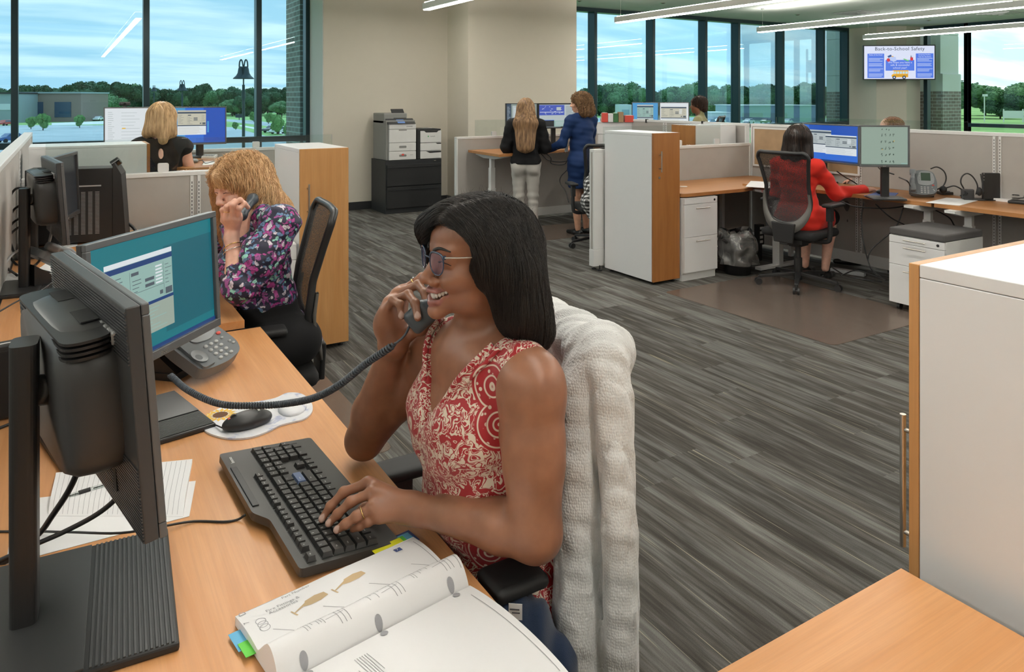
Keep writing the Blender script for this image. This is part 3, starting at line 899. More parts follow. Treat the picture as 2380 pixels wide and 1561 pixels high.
def liner(u, v):
 a = 2 * PI * u
 z = 0.10 + 0.30 * v
 r = 0.165 + 0.014 * math.sin(5 * a + 3 * v) + 0.018 * noise.noise(Vector((2 * math.cos(a), 2 * math.sin(a), 5 * v))) * 2
 if v > 0.8:
  r -= (v - 0.8) * 0.12
 z += 0.02 * math.sin(3 * a + 1) * v
 return (r * math.cos(a), r * math.sin(a), z)
MB().grid(liner, 48, 16, closed_u=True).build('liner', 'liner_film', wb)
# ---------------------------------------------------------------- outside
GZ = -5.5
def gp(px, py):
 return bp(px, py, GZ)
def ground_mat(name, c1, c2, sc=0.15):
 m, n = newmat(name)
 f = n.noise(n.coord(), sc, 4, 0.6)
 n.link(n.ramp(f, [(0.35, c1), (0.65, c2)]), n.b.inputs['Base Color'])
 n.b.inputs['Roughness'].default_value = 0.95
 n.b.inputs['Specular IOR Level'].default_value = 0.1
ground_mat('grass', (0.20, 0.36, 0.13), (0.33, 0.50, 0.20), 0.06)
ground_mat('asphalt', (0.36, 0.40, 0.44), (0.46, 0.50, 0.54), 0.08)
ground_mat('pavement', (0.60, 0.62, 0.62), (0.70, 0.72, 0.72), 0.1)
plain('leaf_dark', (0.050, 0.115, 0.055), 0.9, var=0.5)
plain('leaf_mid', (0.13, 0.25, 0.11), 0.9, var=0.5)
plain('leaf_light', (0.16, 0.32, 0.10), 0.9, var=0.4)
plain('bark', (0.09, 0.075, 0.06), 0.9)
plain('brown_wall', (0.26, 0.19, 0.165), 0.85, var=0.08)
plain('dark_window', (0.02, 0.06, 0.12), 0.2)
plain('pale_wall', (0.62, 0.66, 0.68), 0.8)
plain('blue_grey_wall', (0.34, 0.44, 0.52), 0.7)
plain('grey_wall', (0.30, 0.36, 0.38), 0.7)
plain('lamp_dark', (0.015, 0.035, 0.045), 0.5)
plain('car_white', (0.75, 0.76, 0.78), 0.25, coat=0.5)
plain('car_blue', (0.04, 0.10, 0.28), 0.25, coat=0.5)
plain('car_red', (0.45, 0.05, 0.04), 0.25, coat=0.5)
plain('car_dark', (0.05, 0.06, 0.07), 0.25, coat=0.5)
plain('rubber', (0.015, 0.015, 0.015), 0.8)
lawn = MB().box((-420, 11.4, GZ - 1), (900, 900, GZ)).box((20, -500, GZ - 1), (900, 11.4, GZ)).box((-420, -500, GZ - 1), (-6, 11.4, GZ)).build('terrain_lawn', 'grass')
tag(lawn, None, None, None, 'structure')
def strip(name, pix, mat, z):
 pts = [gp(*p) for p in pix]
 o = MB().prism([(p.x, p.y) for p in pts], GZ, GZ + z).build(name, mat)
 tag(o, None, None, None, 'structure')
strip('road_parking', [(-700, 330), (-700, 296), (60, 291), (420, 291), (540, 296), (640, 322), (720, 345), (760, 520), (-200, 520)], 'asphalt', 0.03)
strip('road_lane', [(520, 277), (600, 281), (700, 298), (700, 303), (590, 289), (515, 281)], 'asphalt', 0.04)
strip('path_walk', [(560, 291), (640, 304), (720, 318), (720, 322), (630, 308), (555, 293)], 'pavement', 0.05)
strip('road_lot', [(1380, 300), (1380, 274), (1700, 272), (1960, 276), (1960, 300)], 'asphalt', 0.03)
strip('path_lot', [(120, 286), (260, 281), (330, 283), (330, 287), (120, 291)], 'pavement', 0.05)
def crown_mesh(seed, leaf, spread=1.0, n=5200, flat=0.75):
 r = random.Random(seed)
 m = MB()
 blobs = []
 for _ in range(13):
  a = r.uniform(0, 2 * PI); q = r.uniform(0.1, 0.62) * spread
  blobs.append((q * math.cos(a), q * math.sin(a), r.uniform(0.22, 0.86), r.uniform(0.2, 0.36)))
 blobs.append((0, 0, 0.78, 0.32)); blobs.append((0, 0, 0.5, 0.4))
 for c in blobs:
  m.ball(c[:3], (c[3] * 0.82, c[3] * 0.82, c[3] * 0.7), 8)
 for _ in range(n):
  b = r.choice(blobs)
  th = r.uniform(0, 2 * PI); cz = r.uniform(-0.9, 1)
  sr = math.sqrt(1 - cz * cz); rad = b[3] * r.uniform(0.80, 1.0)
  p = Vector((b[0] + rad * sr * math.cos(th), b[1] + rad * sr * math.sin(th), b[2] + rad * cz * flat))
  s = r.uniform(0.02, 0.045)
  u = Vector((r.gauss(0, 1), r.gauss(0, 1), r.gauss(0, 1))).normalized(); v = u.orthogonal().normalized()
  m.add([p - u * s, p + v * s * 0.7, p + u * s, p - v * s * 0.7], [(0, 1, 2, 3)])
 me = m.build('crown', leaf)
 data = me.data
 bpy.data.objects.remove(me)
 return data
CROWNS = [crown_mesh(1, 'leaf_dark'), crown_mesh(2, 'leaf_mid'), crown_mesh(3, 'leaf_dark', 1.15), crown_mesh(4, 'leaf_light', 0.9), crown_mesh(5, 'leaf_mid', 1.2)]
TRUNK = MB().cyl((0, 0, 0), (0, 0, 0.5), 0.035, 0.02, 8)
_t = TRUNK.build('trunk', 'bark'); TRUNK = _t.data; bpy.data.objects.remove(_t)
def tree(px, base, h, w, kind, label, group=None, trunk=True):
 p = gp(px, base)
 t = thing('tree', label, 'tree', (p.x, p.y, GZ), rng.uniform(0, 6), group)
 o = bpy.data.objects.new('crown', CROWNS[kind]); C.objects.link(o); o.parent = t
 o.scale = (w, w, h); o.location = (0, 0, 0)
 if trunk:
  q = bpy.data.objects.new('trunk', TRUNK); C.objects.link(q); q.parent = t
  q.scale = (h, h, h)
 return t
G1 = 'trees of the far tree line beyond the field, seen through the left windows'
L1 = 'distant green tree in the tree line seen through the left windows'
for i, (px, top) in enumerate([(-60, 212), (-20, 208), (40, 206), (88, 204), (110, 208), (150, 206), (180, 203), (212, 196), (235, 206), (268, 200), (300, 205), (330, 208), (362, 210), (395, 212),
        (420, 211), (440, 213), (464, 203), (490, 212), (515, 211), (548, 209), (575, 213), (600, 211), (622, 212), (645, 211), (668, 210), (690, 208), (712, 210)]):
 base = 266
 D = FPX * (EYE - GZ) / (base - HY)
 h = (HY - top) * D / FPX + EYE - GZ
 kind = rng.choice([0, 0, 2, 1, 4])
 tree(px, base, h * 1.08, h * rng.uniform(0.75, 1.0), kind, L1, G1)
# dark nearer clump at the left, bushes
for px, base, top, k, w in ((200, 268, 200, 0, 1.1), (225, 270, 207, 2, 1.0), (278, 270, 201, 0, 1.0), (305, 268, 205, 2, 1.0), (250, 272, 222, 1, 1.2)):
 D = FPX * (EYE - GZ) / (base - HY); h = (HY - top) * D / FPX + EYE - GZ
 tree(px, base, h * 1.08, h * w, k, 'dark leafy tree behind the brown brick building outside', 'dark trees beside the brown building')
for px, base, top, k, w in ((545, 268, 217, 0, 0.9), (575, 270, 220, 2, 0.8), (590, 269, 214, 2, 0.8), (622, 269, 216, 0, 0.9), (655, 272, 236, 1, 1.0), (540, 270, 232, 1, 1.0)):
 D = FPX * (EYE - GZ) / (base - HY); h = (HY - top) * D / FPX + EYE - GZ
 tree(px, base, h * 1.05, h * w, k, 'dark tree of the clump behind the tall bell lamp', 'dark trees behind the street lamps')
for px, base, top, lb in ((100, 303, 265, 'young sapling left of the brown building front'), (72, 300, 272, 'pale young sapling before the brown building'), (185, 297, 268, 'young sapling at the right end of the brown building'),
       (647, 312, 268, 'young green tree beside the parked cars'), (672, 330, 282, 'young tree nearest the glass by the brick pier'), (624, 288, 263, 'thin sapling between the lamp and the cars'),
       (590, 283, 260, 'small sapling behind the tall lamp pole'), (548, 302, 284, 'round shrub by the lane left of the lamp pole')):
 D = FPX * (EYE - GZ) / (base - HY); h = (HY - top) * D / FPX + EYE - GZ
 tree(px, base, h, h * 0.62, 3, lb)
G2 = 'trees of the green tree line seen through the far windows'
for px in range(1372, 1960, 21):
 top = 209 + 6 * math.sin(px * 0.03) + rng.uniform(-6, 6) - (8 if 1700 < px < 1780 or px > 1860 else 0)
 base = 268
 D = FPX * (EYE - GZ) / (base - HY); h = (HY - top) * D / FPX + EYE - GZ
 tree(px, base, h * 1.06, h * rng.uniform(0.8, 1.1), rng.choice([1, 1, 4, 0, 2]), 'leafy green tree in the tree line seen through the far windows', G2)
for px, base, top, w, k in ((2225, 275, 192, 1.35, 1), (2325, 276, 222, 1.3, 0), (2360, 270, 202, 1.3, 4), (2290, 268, 208, 1.4, 1), (2395, 270, 200, 1.2, 1), (2440, 270, 205, 1.2, 1), (2190, 268, 212, 1.0, 4)):
 D = FPX * (EYE - GZ) / (base - HY); h = (HY - top) * D / FPX + EYE - GZ
 tree(px, base, h * 1.05, h * w, k, {2225: 'big round tree behind the mullion of the east window', 2325: 'dark round tree right of the white pole'}.get(px, 'leafy tree at the edge of the lawn seen through the east window'),
   None if px in (2225, 2325) else 'trees along the lawn in the east window')
def building(name, label, px0, px1, base, top, depth, wall, wins=(), wmat='dark_window', roof=None, cat='building'):
 a, b = gp(px0, base), gp(px1, base)
 D = FPX * (EYE - GZ) / (base - HY)
 h = (HY - top) * D / FPX + EYE - GZ
 v = b - a; L = v.length
 t = thing(name, label, cat, (a.x, a.y, GZ), math.atan2(v.y, v.x))
 w = MB().box((0, 0, 0), (L, depth, h)).build('wall', wall, t)
 for f0, f1, z0, z1 in wins:
  MB().box((f0 * L, -0.15, z0 * h), (f1 * L, -0.01, z1 * h)).build('window', wmat, t)
 if roof:
  MB().box((-0.3, -0.5, h), (L + 0.3, depth + 0.3, h + h * 0.05)).build('roof', roof, t)
 return t
building('brown_building', 'brown brick building with two dark windows across the parking lot', 47, 188, 283, 217, 15, 'brown_wall', ((0.10, 0.38, 0.16, 0.70), (0.57, 0.84, 0.16, 0.70)), roof='grey_wall')
building('grey_building', 'grey-green building cut off by the left edge of the photo', -160, 28, 286, 218, 20, 'grey_wall', ((0.6, 0.98, 0.45, 0.66), (0.05, 0.55, 0.45, 0.66)), wmat='pale_wall', roof='dark_base')
building('white_building', 'long white building among trees in the distance', 425, 532, 262, 228, 20, 'pale_wall', ((0.1, 0.25, 0.5, 0.62), (0.35, 0.5, 0.5, 0.62), (0.62, 0.8, 0.5, 0.62)))
building('white_building', 'white rooftop block rising above the long white building', 470, 516, 262, 220, 12, 'pale_wall', ((0.2, 0.8, 0.86, 0.92),))
building('white_building', 'small white building behind trees right of the tall lamp', 634, 668, 262, 225, 20, 'pale_wall', ((0.2, 0.7, 0.6, 0.7),))
building('shed', 'long pale blue warehouse seen through the fourth and fifth far panes', 1716, 1905, 283, 246, 25, 'blue_grey_wall', ((0.05, 0.3, 0.1, 0.55), (0.4, 0.6, 0.1, 0.55)), wmat='grey_wall', roof='pale_wall')
building('shed', 'pale warehouse with a flat roof seen through the third far pane', 1655, 1698, 284, 262, 15, 'pale_wall', ((0.1, 0.9, 0.1, 0.5),), wmat='blue_grey_wall', roof='pale_wall')
building('shed', 'small pale building seen through the first far pane', 1440, 1468, 272, 243, 12, 'pale_wall', ((0.2, 0.8, 0.2, 0.6),), wmat='blue_grey_wall')
def bell_lamp(px, top, D, label, two=True):
 p = bd(px, top, D)
 k = D / 33.0
 t = thing('street_lamp', label, 'street lamp', (p.x, p.y, GZ), -YAW)
 H = p.z - GZ
 z = H - 1.15
 pole = MB().cyl((0, 0, 0), (0, 0, 0.9), 0.13, 0.10, 12).cyl((0, 0, 0.9), (0, 0, z), 0.085, 0.06, 12).cyl((0, 0, z - 0.6), (0, 0, z - 0.3), 0.085, n=12)
 pole.build('pole', 'lamp_dark', t)
 for s in ((-1, 1) if two else (1,)):
  x = 0.10 * s
  arm = [(0.0, 0, z - 0.05), (0.0, 0, z + 0.55), (0.04 * s, 0, z + 0.95), (0.10 * s, 0, z + 1.12), (0.17 * s, 0, z + 1.02), (0.19 * s, 0, z + 0.8)]
  MB().tube(bez(arm, 20), 0.03, 8).build('arm', 'lamp_dark', t)
  MB().lathe([(0.0, 0.42), (0.07, 0.42), (0.10, 0.30), (0.13, 0.12), (0.20, 0.0), (0.31, -0.10), (0.33, -0.14), (0.28, -0.13), (0.0, -0.05)],
     (0.13 * s, 0, z + 0.40), 20).build('bell_shade', 'lamp_dark', t)
 return t
bell_lamp(566, 137, 33, 'tallest double bell-shaped street lamp outside, nearest the window')
bell_lamp(423.5, 186, 62, 'middle-sized bell street lamp above the black-topped woman monitors')
bell_lamp(358, 198, 110, 'smallest, most distant bell street lamp beside the window mullion')
def car_mesh(col):
 m = MB()
 prof = [(-2.2, 0.35), (-2.25, 0.75), (-1.9, 0.9), (-1.2, 0.98), (-0.6, 1.45), (0.9, 1.48), (1.6, 1.0), (2.15, 0.92), (2.25, 0.6), (2.2, 0.35)]
 n = len(prof)
 v = [(x, -0.85 * (0.82 if z > 1.2 else 1), z) for x, z in prof] + [(x, 0.85 * (0.82 if z > 1.2 else 1), z) for x, z in prof]
 m.add(v, [tuple(range(n)), tuple(reversed(range(n, 2 * n)))] + [(i, i + n, (i + 1) % n + n, (i + 1) % n) for i in range(n)])
 return m
def car(px, py, col, rz, label, group=None):
 p = gp(px, py)
 t = thing('parked_car', label, 'car', (p.x, p.y, GZ + 0.03), rz, group)
 car_mesh(col).build('body', col, t, 0.08, 2)
 for s in (-1, 1):
  MB().add([(-1.05, s * 0.865, 1.0), (-0.55, s * 0.74, 1.38), (0.85, s * 0.74, 1.38), (1.35, s * 0.865, 1.0)], [(0, 1, 2, 3)]).build('window', 'dark_window', t)
  for x in (-1.35, 1.35):
   MB().cyl((x, s * 0.68, 0.33), (x, s * 0.88, 0.33), 0.33, n=14).build('wheel', 'rubber', t)
for i, (px, py, col, rz, lb) in enumerate([
 (634, 308, 'car_dark', 0.5, 'dark parked car, left one of the group right of the lamp'), (652, 311, 'car_white', 0.5, 'white parked car in the group right of the lamp'), (643, 304, 'car_blue', 0.5, 'blue parked car behind the white one right of the lamp'),
 (228, 281, 'car_white', 1.2, 'white car beside the brown building'), (12, 292, 'car_red', 0.9, 'small red car at the far left of the lot'), (26, 331, 'car_blue', 0.6, 'blue car seen over the far-left panel'),
 (1672, 287, 'car_white', 0.3, 'white car near the third far pane'), (1740, 288, 'car_white', 0.3, 'white car before the pale blue warehouse'), (1830, 288, 'car_white', 0.4, 'white car at the right of the pale blue warehouse'),
 (1650, 289, 'car_blue', 0.3, 'blue car right of the dark-haired head'), (1780, 287, 'car_dark', 0.3, 'dark car in the middle of the warehouse lot')]):
 car(px, py, col, rz, lb)
for px, py0, py1, lb in ((2288, 224, 283, 'white light pole on the lawn in the east window'),):
 a = gp(px, py1); D = FPX * (EYE - GZ) / (py1 - HY); h = (HY - py0) * D / FPX + EYE - GZ
 t = thing('light_pole', lb, 'pole', (a.x, a.y, GZ))
 MB().cyl((0, 0, 0), (0, 0, h), 0.16, n=8).build('pole', 'pale_wall', t)
 MB().box((-0.2, -0.5, h), (0.9, 0.5, h + 0.7)).build('lamp_head', 'pale_wall', t)
a = gp(2355, 284)
t = thing('lawn_sign', 'blank white sign board on posts on the lawn in the east window', 'sign', (a.x, a.y, GZ), -YAW - 0.4)
MB().box((-2.6, -0.1, 1.2), (2.6, 0.1, 3.4)).build('board', 'pale_wall', t)
for x in (-2.4, 2.4):
 MB().box((x - 0.15, -0.12, 0), (x + 0.15, 0.12, 3.9)).build('post', 'pale_wall', t)
a = gp(556, 279)
t = thing('lot_sign', 'small dark sign board left of the tall lamp pole', 'sign', (a.x, a.y, GZ), -YAW)
MB().box((-1.2, -0.1, 0.8), (1.2, 0.1, 2.0)).build('board', 'lamp_dark', t)
MB().box((-0.1, -0.1, 0), (0.1, 0.1, 0.8)).build('post', 'lamp_dark', t)
# ---------------------------------------------------------------- screen contents
for nm, c, s in (('scr_black', (0.01, 0.012, 0.015), 1), ('scr_blue', '2f6fd6', 0.9), ('scr_deep', '1c52b8', 0.9), ('scr_white', 'dfe6ea', 0.9), ('scr_grey', 'b9c4c6', 0.85),
     ('scr_beige', 'c9c7b4', 0.85), ('scr_dark', '3c4f63', 0.8), ('scr_teal', '0a7480', 0.9), ('scr_teal_dk', '05606f', 0.9), ('scr_pale', 'a9b8ab', 0.75), ('scr_pale2', '97a79f', 0.7),
     ('scr_navy', '16407c', 0.8), ('scr_aqua', '9cc0b8', 0.8), ('scr_line', '55606a', 0.8), ('scr_green', '9fb4a6', 0.75), ('scr_gdk', '4f6259', 0.7), ('scr_yel', 'e6b93a', 0.9), ('scr_purple', '3f55b5', 0.9),
     ('scr_sky', '4a9ad0', 0.9)):
 glow(nm, c, s)
class Scr:
 """flat picture elements in 0..1 screen coordinates, layered a hair apart"""
 def __init__(s, x0, z0, x1, z1):
  s.r = (x0, z0, x1, z1); s.m = MB(); s.mats = []; s.k = 0; s.hold = False; s.M = Matrix.Identity(4)
 def mi(s, mat):
  if mat not in s.mats:
   s.mats.append(mat)
  return s.mats.index(mat)
 dz = .00012
 def q(s, u0, v0, u1, v1, mat, lift=None):
  x0, z0, x1, z1 = s.r
  s.k += 0 if s.hold else 1
  s.m.rect(s.M, x0 + (x1 - x0) * u0, z0 + (z1 - z0) * v0, x0 + (x1 - x0) * u1, z0 + (z1 - z0) * v1, -s.dz * s.k if lift is None else lift, s.mi(mat))
  return s
 def lines(s, u0, v0, u1, v1, n, mat, seed=1, fill=0.45, jag=0.5):
  r = random.Random(seed)
  h = (v1 - v0) / n
  s.k += 1
  was, s.hold = s.hold, True
  for i in range(n):
   w = (u1 - u0) * r.uniform(1 - jag, 1)
   s.q(u0, v1 - h * (i + 1) + h * (1 - fill) / 2, u0 + w, v1 - h * i - h * (1 - fill) / 2, mat)
  s.hold = was
  return s
 def t(s, txt, u, v, size, mat, align='CENTER', space=1.0):
  x0, z0, x1, z1 = s.r
  s.k += 0 if s.hold else 1
  s.m.text(txt, size, s.M @ Matrix.Translation((x0 + (x1 - x0) * u, -s.dz * s.k, z0 + (z1 - z0) * v)), s.mi(mat), 0, align, space)
  return s
 def poly(s, pts, mat):
  x0, z0, x1, z1 = s.r
  s.k += 0 if s.hold else 1
  s.m.add([(x0 + (x1 - x0) * u, -s.dz * s.k, z0 + (z1 - z0) * v) for u, v in pts], [tuple(range(len(pts)))], s.mi(mat), False, s.M)
  return s
 def disc(s, u, v, r, mat, asp=1.0, n=16):
  x0, z0, x1, z1 = s.r
  k = (x1 - x0) / (z1 - z0)
  return s.poly([(u + r * math.cos(2 * PI * i / n), v + r * k * math.sin(2 * PI * i / n)) for i in range(n)], mat)
 def build(s, parent, world=False):
  return s.m.build('screen', s.mats, parent, world=world)
def form_window(s, u0, v0, u1, v1, seed=1, head='scr_white', body='scr_aqua', lower='scr_pale', bar='scr_navy', dark='scr_line'):
 """an order-entry style program window"""
 U = lambda a: u0 + (u1 - u0) * a
 V = lambda a: v0 + (v1 - v0) * a
 s.q(u0, v0, u1, v1, body)
 s.q(U(0), V(.94), U(1), V(1), head)
 s.q(U(0), V(.87), U(1), V(.935), bar)
 s.q(U(0), V(0), U(1), V(.36), lower)
 s.q(U(0), V(.36), U(1), V(.40), bar)
 for a in (.34, .85):
  s.q(U(a), V(.42), U(a + .004), V(.84), dark)
 s.q(U(.34), V(.56), U(.85), V(.565), dark)
 r = random.Random(seed)
 for bx in ((.36, .78, .47, .82), (.56, .66, .70, .70), (.56, .59, .70, .63), (.78, .44, .83, .49), (.87, .42, .98, .50)):
  s.q(U(bx[0]), V(bx[1]), U(bx[2]), V(bx[3]), dark)
 s.lines(U(.03), V(.45), U(.28), V(.83), 8, dark, seed, 0.18, 0.7)
 s.lines(U(.37), V(.42), U(.52), V(.74), 7, dark, seed + 1, 0.18, 0.7)
 s.lines(U(.72), V(.58), U(.84), V(.83), 6, head, seed + 2, 0.5, 0.2)
 s.lines(U(.87), V(.54), U(.98), V(.82), 6, dark, seed + 3, 0.15, 0.6)
 s.lines(U(.03), V(.03), U(.9), V(.33), 7, body, seed + 4, 0.25, 0.3)
# ---------------------------------------------------------------- monitors
def monitor(label, base, panel_c, xdir, w, h, tilt=0.0, content=None, bezel='bezel_grey', back='charcoal_plastic', bz=0.018, stand=True, base_z=None, logo='acer', ribs=False, base_rz=None, posth=None,
   curved=False, box_bulge=True, base_size=(0.26, 0.22), thick=0.028):
 """panel_c: centre of the screen panel; xdir: direction of the panel's local +x as one looks at the screen; base: (x,y,z) on the desk"""
 xd = Vector((xdir[0], xdir[1], 0)).normalized()
 t = thing('monitor', label, 'monitor', base, 0)
 M = frame(panel_c, xd)                       # local y points away from the viewer of the screen
 M = M @ Matrix.Rotation(-tilt, 4, 'X')
 m = MB(); m.M = M
 # front bezel ring
 hw, hh = w / 2, h / 2
 lb = bz * 1.35
 m.box((-hw, 0, -hh), (hw, 0.012, -hh + lb)); m.box((-hw, 0, hh - bz), (hw, 0.012, hh))
 m.box((-hw, 0, -hh + lb), (-hw + bz, 0.012, hh - bz)); m.box((hw - bz, 0, -hh + lb), (hw, 0.012, hh - bz))
 bezo = m.build('bezel', bezel, t, 0.002, world=True)
 if logo:
  m = MB(); m.M = M
  m.text(logo, lb * 0.8, Matrix.Translation((0, -0.0006, -hh + lb * 0.25)), 0, 0.0003)
  m.build('logo', 'steel', bezo, world=True)
 m = MB(); m.M = M
 m.box((-hw + 0.001, 0.0125, -hh + 0.001), (hw - 0.001, thick, hh - 0.001))
 hs = m.build('back_shell', back, t, 0.002, world=True)
 if ribs:
  m = MB(); m.M = M
  for z0, z1 in ((hh * 0.52, hh - 0.004), (-hh + 0.004, -hh * 0.35)):
   k = int((z1 - z0) / 0.0052)
   for i in range(k):
    z = z0 + (z1 - z0) * i / k
    m.box((-hw + 0.001, thick, z), (hw - 0.001, thick + 0.0022, z + 0.0026))
  m.build('ribs', back, hs, world=True)
  m = MB(); m.M = M @ Matrix.Translation((0, thick + 0.0023, hh * 0.60)) @ Matrix.Rotation(PI, 4, 'Z')
  m.text('acer', 0.052, Matrix.Translation((hw * 0.60, 0, 0)), 0, 0.0025)
  m.build('back_logo', 'grey_metal', hs, world=True)
 if box_bulge:
  m = MB(); m.M = M
  bw, bh, bd_ = w * 0.37, h * 0.37, 0.075 if ribs else 0.05
  n = 20
  def bulge(u, v):
   a = 2 * PI * u
   ca, sa = math.cos(a), math.sin(a)
   e = 0.45
   x = bw * math.copysign(abs(ca) ** e, ca); z = bh * math.copysign(abs(sa) ** e, sa) * (.80 if sa < 0 else 1)
   if v < 0.001: return (x * 1.0, thick - 0.002, z)
   if v < 0.26: return (x, thick + bd_ * 0.45, z)
   if v < 0.51: return (x * 0.97, thick + bd_ * 0.8, z * 0.97)
   if v < 0.76: return (x * 0.9, thick + bd_, z * 0.9)
   return (0, thick + bd_, 0)
  m.grid(bulge, 56, 5, closed_u=True)
  m.build('rear_housing', back, t, world=True)
  if ribs:
   m = MB(); m.M = M
   for i in range(4):
    z = bh * 1.0 - 0.012 - i * 0.0085
    m.prism(round_poly([(-bw * 1.0, thick), (bw * 1.0, thick), (bw * 1.0, thick + bd_ * 0.98), (-bw * 1.0, thick + bd_ * 0.98)], 0.04, 8), z, z + 0.0045)
   m.build('vent_ribs', 'black_plastic', t, 0.001, world=True)
   m = MB(); m.M = M
   for sx in (-0.6, 0.25):
    m.box((bw * sx, thick + bd_ * 0.06, bh * 0.99), (bw * (sx + 0.4), thick + bd_ * 0.42, bh + 0.0008))
   m.build('vent_grille', 'black_matte', t, world=True)
 s = Scr(-hw + bz, -hh + lb, hw - bz, hh - bz)
 s.M = M @ Matrix.Translation((0, 0.011, 0))
 s.q(0, 0, 1, 1, 'scr_black', 0.0)
 if content:
  content(s)
 s.build(t, True)
 if stand:
  bz_ = base[2]
  brz = math.atan2(xd.y, xd.x) if base_rz is None else base_rz
  B = Matrix.Translation(base) @ Matrix.Rotation(brz, 4, 'Z')
  m = MB(); m.M = B
  bw, bd2 = base_size
  m.box((-bw / 2, -bd2 * 0.62, 0), (bw / 2, bd2 * 0.38, 0.014))
  bo = m.build('base', 'black_plastic', t, 0.004, world=True)
  m = MB(); m.M = B
  k = 16
  for i in range(k):
   y = -bd2 * 0.60 + i * (bd2 * 0.34) / k
   m.box((-bw / 2 + 0.004, y, 0.014), (bw / 2 - 0.004, y + bd2 * 0.34 / k * 0.55, 0.0162))
  m.box((-bw / 2 + 0.004, -bd2 * 0.25, 0.014), (bw / 2 - 0.004, bd2 * 0.37, 0.0175))
  m.build('base_pad', 'charcoal_plastic', bo, 0.0008, world=True)
  pc_ = Vector(panel_c)
  ph = (pc_.z + 0.03 if posth is None else base[2] + posth)
  m = MB(); m.M = B
  m.prism(round_poly([(-0.032, -0.018), (0.032, -0.018), (0.032, 0.022), (-0.032, 0.022)], 0.014), 0.014, ph - base[2])
  m.build('post', 'black_plastic', t, 0.003, world=True)
  # neck between the post and the housing
  back_pt = M @ Vector((0, thick + (0.05 if box_bulge else 0), 0))
  post_pt = B @ Vector((0, -0.01, 0)); post_pt.z = min(ph - 0.05, back_pt.z + 0.02)
  dv = (back_pt - post_pt)
  m = MB()
  if dv.length > 0.02:
   m.tube([post_pt, post_pt + dv * 0.5, back_pt], [0.026, 0.026, 0.03], 12)
   fr = frame(back_pt + (M.to_3x3() @ Vector((0, 0.008, 0))), xd)
   m.cbox(back_pt, (0.075, 0.03, 0.075), math.atan2(xd.y, xd.x))
   m.build('neck', 'charcoal_plastic', t, 0.006, world=True)
 return t
def teal_content(s):
 s.q(0, 0, 1, 1, 'scr_teal')
 s.q(0.55, 0.10, 1, 0.95, 'scr_teal_dk'); s.q(0, 0.86, 1, 1, 'scr_teal')
 form_window(s, 0.10, 0.15, 0.62, 0.84, 5)
 s.q(0, 0, 1, 0.035, 'scr_navy')
def white_doc(s):
 s.q(0, 0, 1, 1, 'scr_white')
 s.lines(0.05, 0.15, 0.16, 0.92, 14, 'scr_grey', 3, 0.25, 0.5)
 s.lines(0.27, 0.15, 0.75, 0.92, 9, 'scr_grey', 4, 0.12, 0.6)
 s.q(0.28, 0.44, 0.34, 0.47, 'scr_yel')
 s.q(0.3, 0.01, 0.98, 0.05, 'scr_dark')
def blue_form(s):
 s.q(0, 0, 1, 1, 'scr_blue'); s.q(0.62, 0.04, 1, 1, 'scr_deep'); s.q(0, 0, 0.3, 1, 'scr_sky')
 form_window(s, 0.17, 0.24, 0.66, 0.93, 7, 'scr_beige', 'scr_beige', 'scr_white', 'scr_dark')
 s.q(0.68, 0.3, 0.71, 0.62, 'scr_sky'); s.q(0, 0, 1, 0.025, 'scr_navy')
def red_form(s):
 s.q(0, 0, 1, 1, 'scr_blue'); s.q(0.1, 0.75, 1, 1, 'scr_deep')
 form_window(s, 0.02, 0.22, 0.52, 0.86, 9, 'scr_grey', 'scr_grey', 'scr_white', 'scr_dark')
 form_window(s, 0.42, 0.20, 0.97, 0.74, 11, 'scr_white', 'scr_grey', 'scr_white', 'scr_dark')
 s.q(0, 0, 1, 0.04, 'scr_navy')
def icon_page(s):
 s.q(0, 0, 1, 1, 'scr_green')
 r = random.Random(5)
 s.q(0.86, 0.03, 0.99, 0.055, 'scr_aqua')
 s.k += 1; s.hold = True
 for j, v in enumerate((0.92, 0.78, 0.60, 0.43, 0.26, 0.08)):
  for i in range(4):
   u = 0.44 + i * 0.082
   if j == 0 and i > 2:
    continue
   for _ in range(3 if j else 1):
    a, b = r.uniform(-0.015, 0.015), r.uniform(-0.02, 0.03)
    s.poly([(u + a, v + b - 0.02), (u + a + r.uniform(0.006, 0.02), v + b - 0.015), (u + a + 0.022, v + b + 0.02), (u + a + 0.004, v + b + 0.012)],
      'scr_yel' if (j, i) in ((2, 3), (3, 0)) and _ == 0 else 'scr_gdk')
 s.hold = False; s.q(0, 0, 1, 0.02, 'scr_gdk')
def dual_left(s):
 s.q(0, 0, 1, 1, 'scr_pale2'); s.q(0, 0, 0.16, 1, 'scr_dark'); s.q(0.2, 0.1, 0.95, 0.93, 'scr_grey')
 s.lines(0.03, 0.08, 0.14, 0.9, 14, 'scr_grey', 3, 0.3)
 s.lines(0.25, 0.15, 0.9, 0.85, 12, 'scr_white', 6, 0.3)
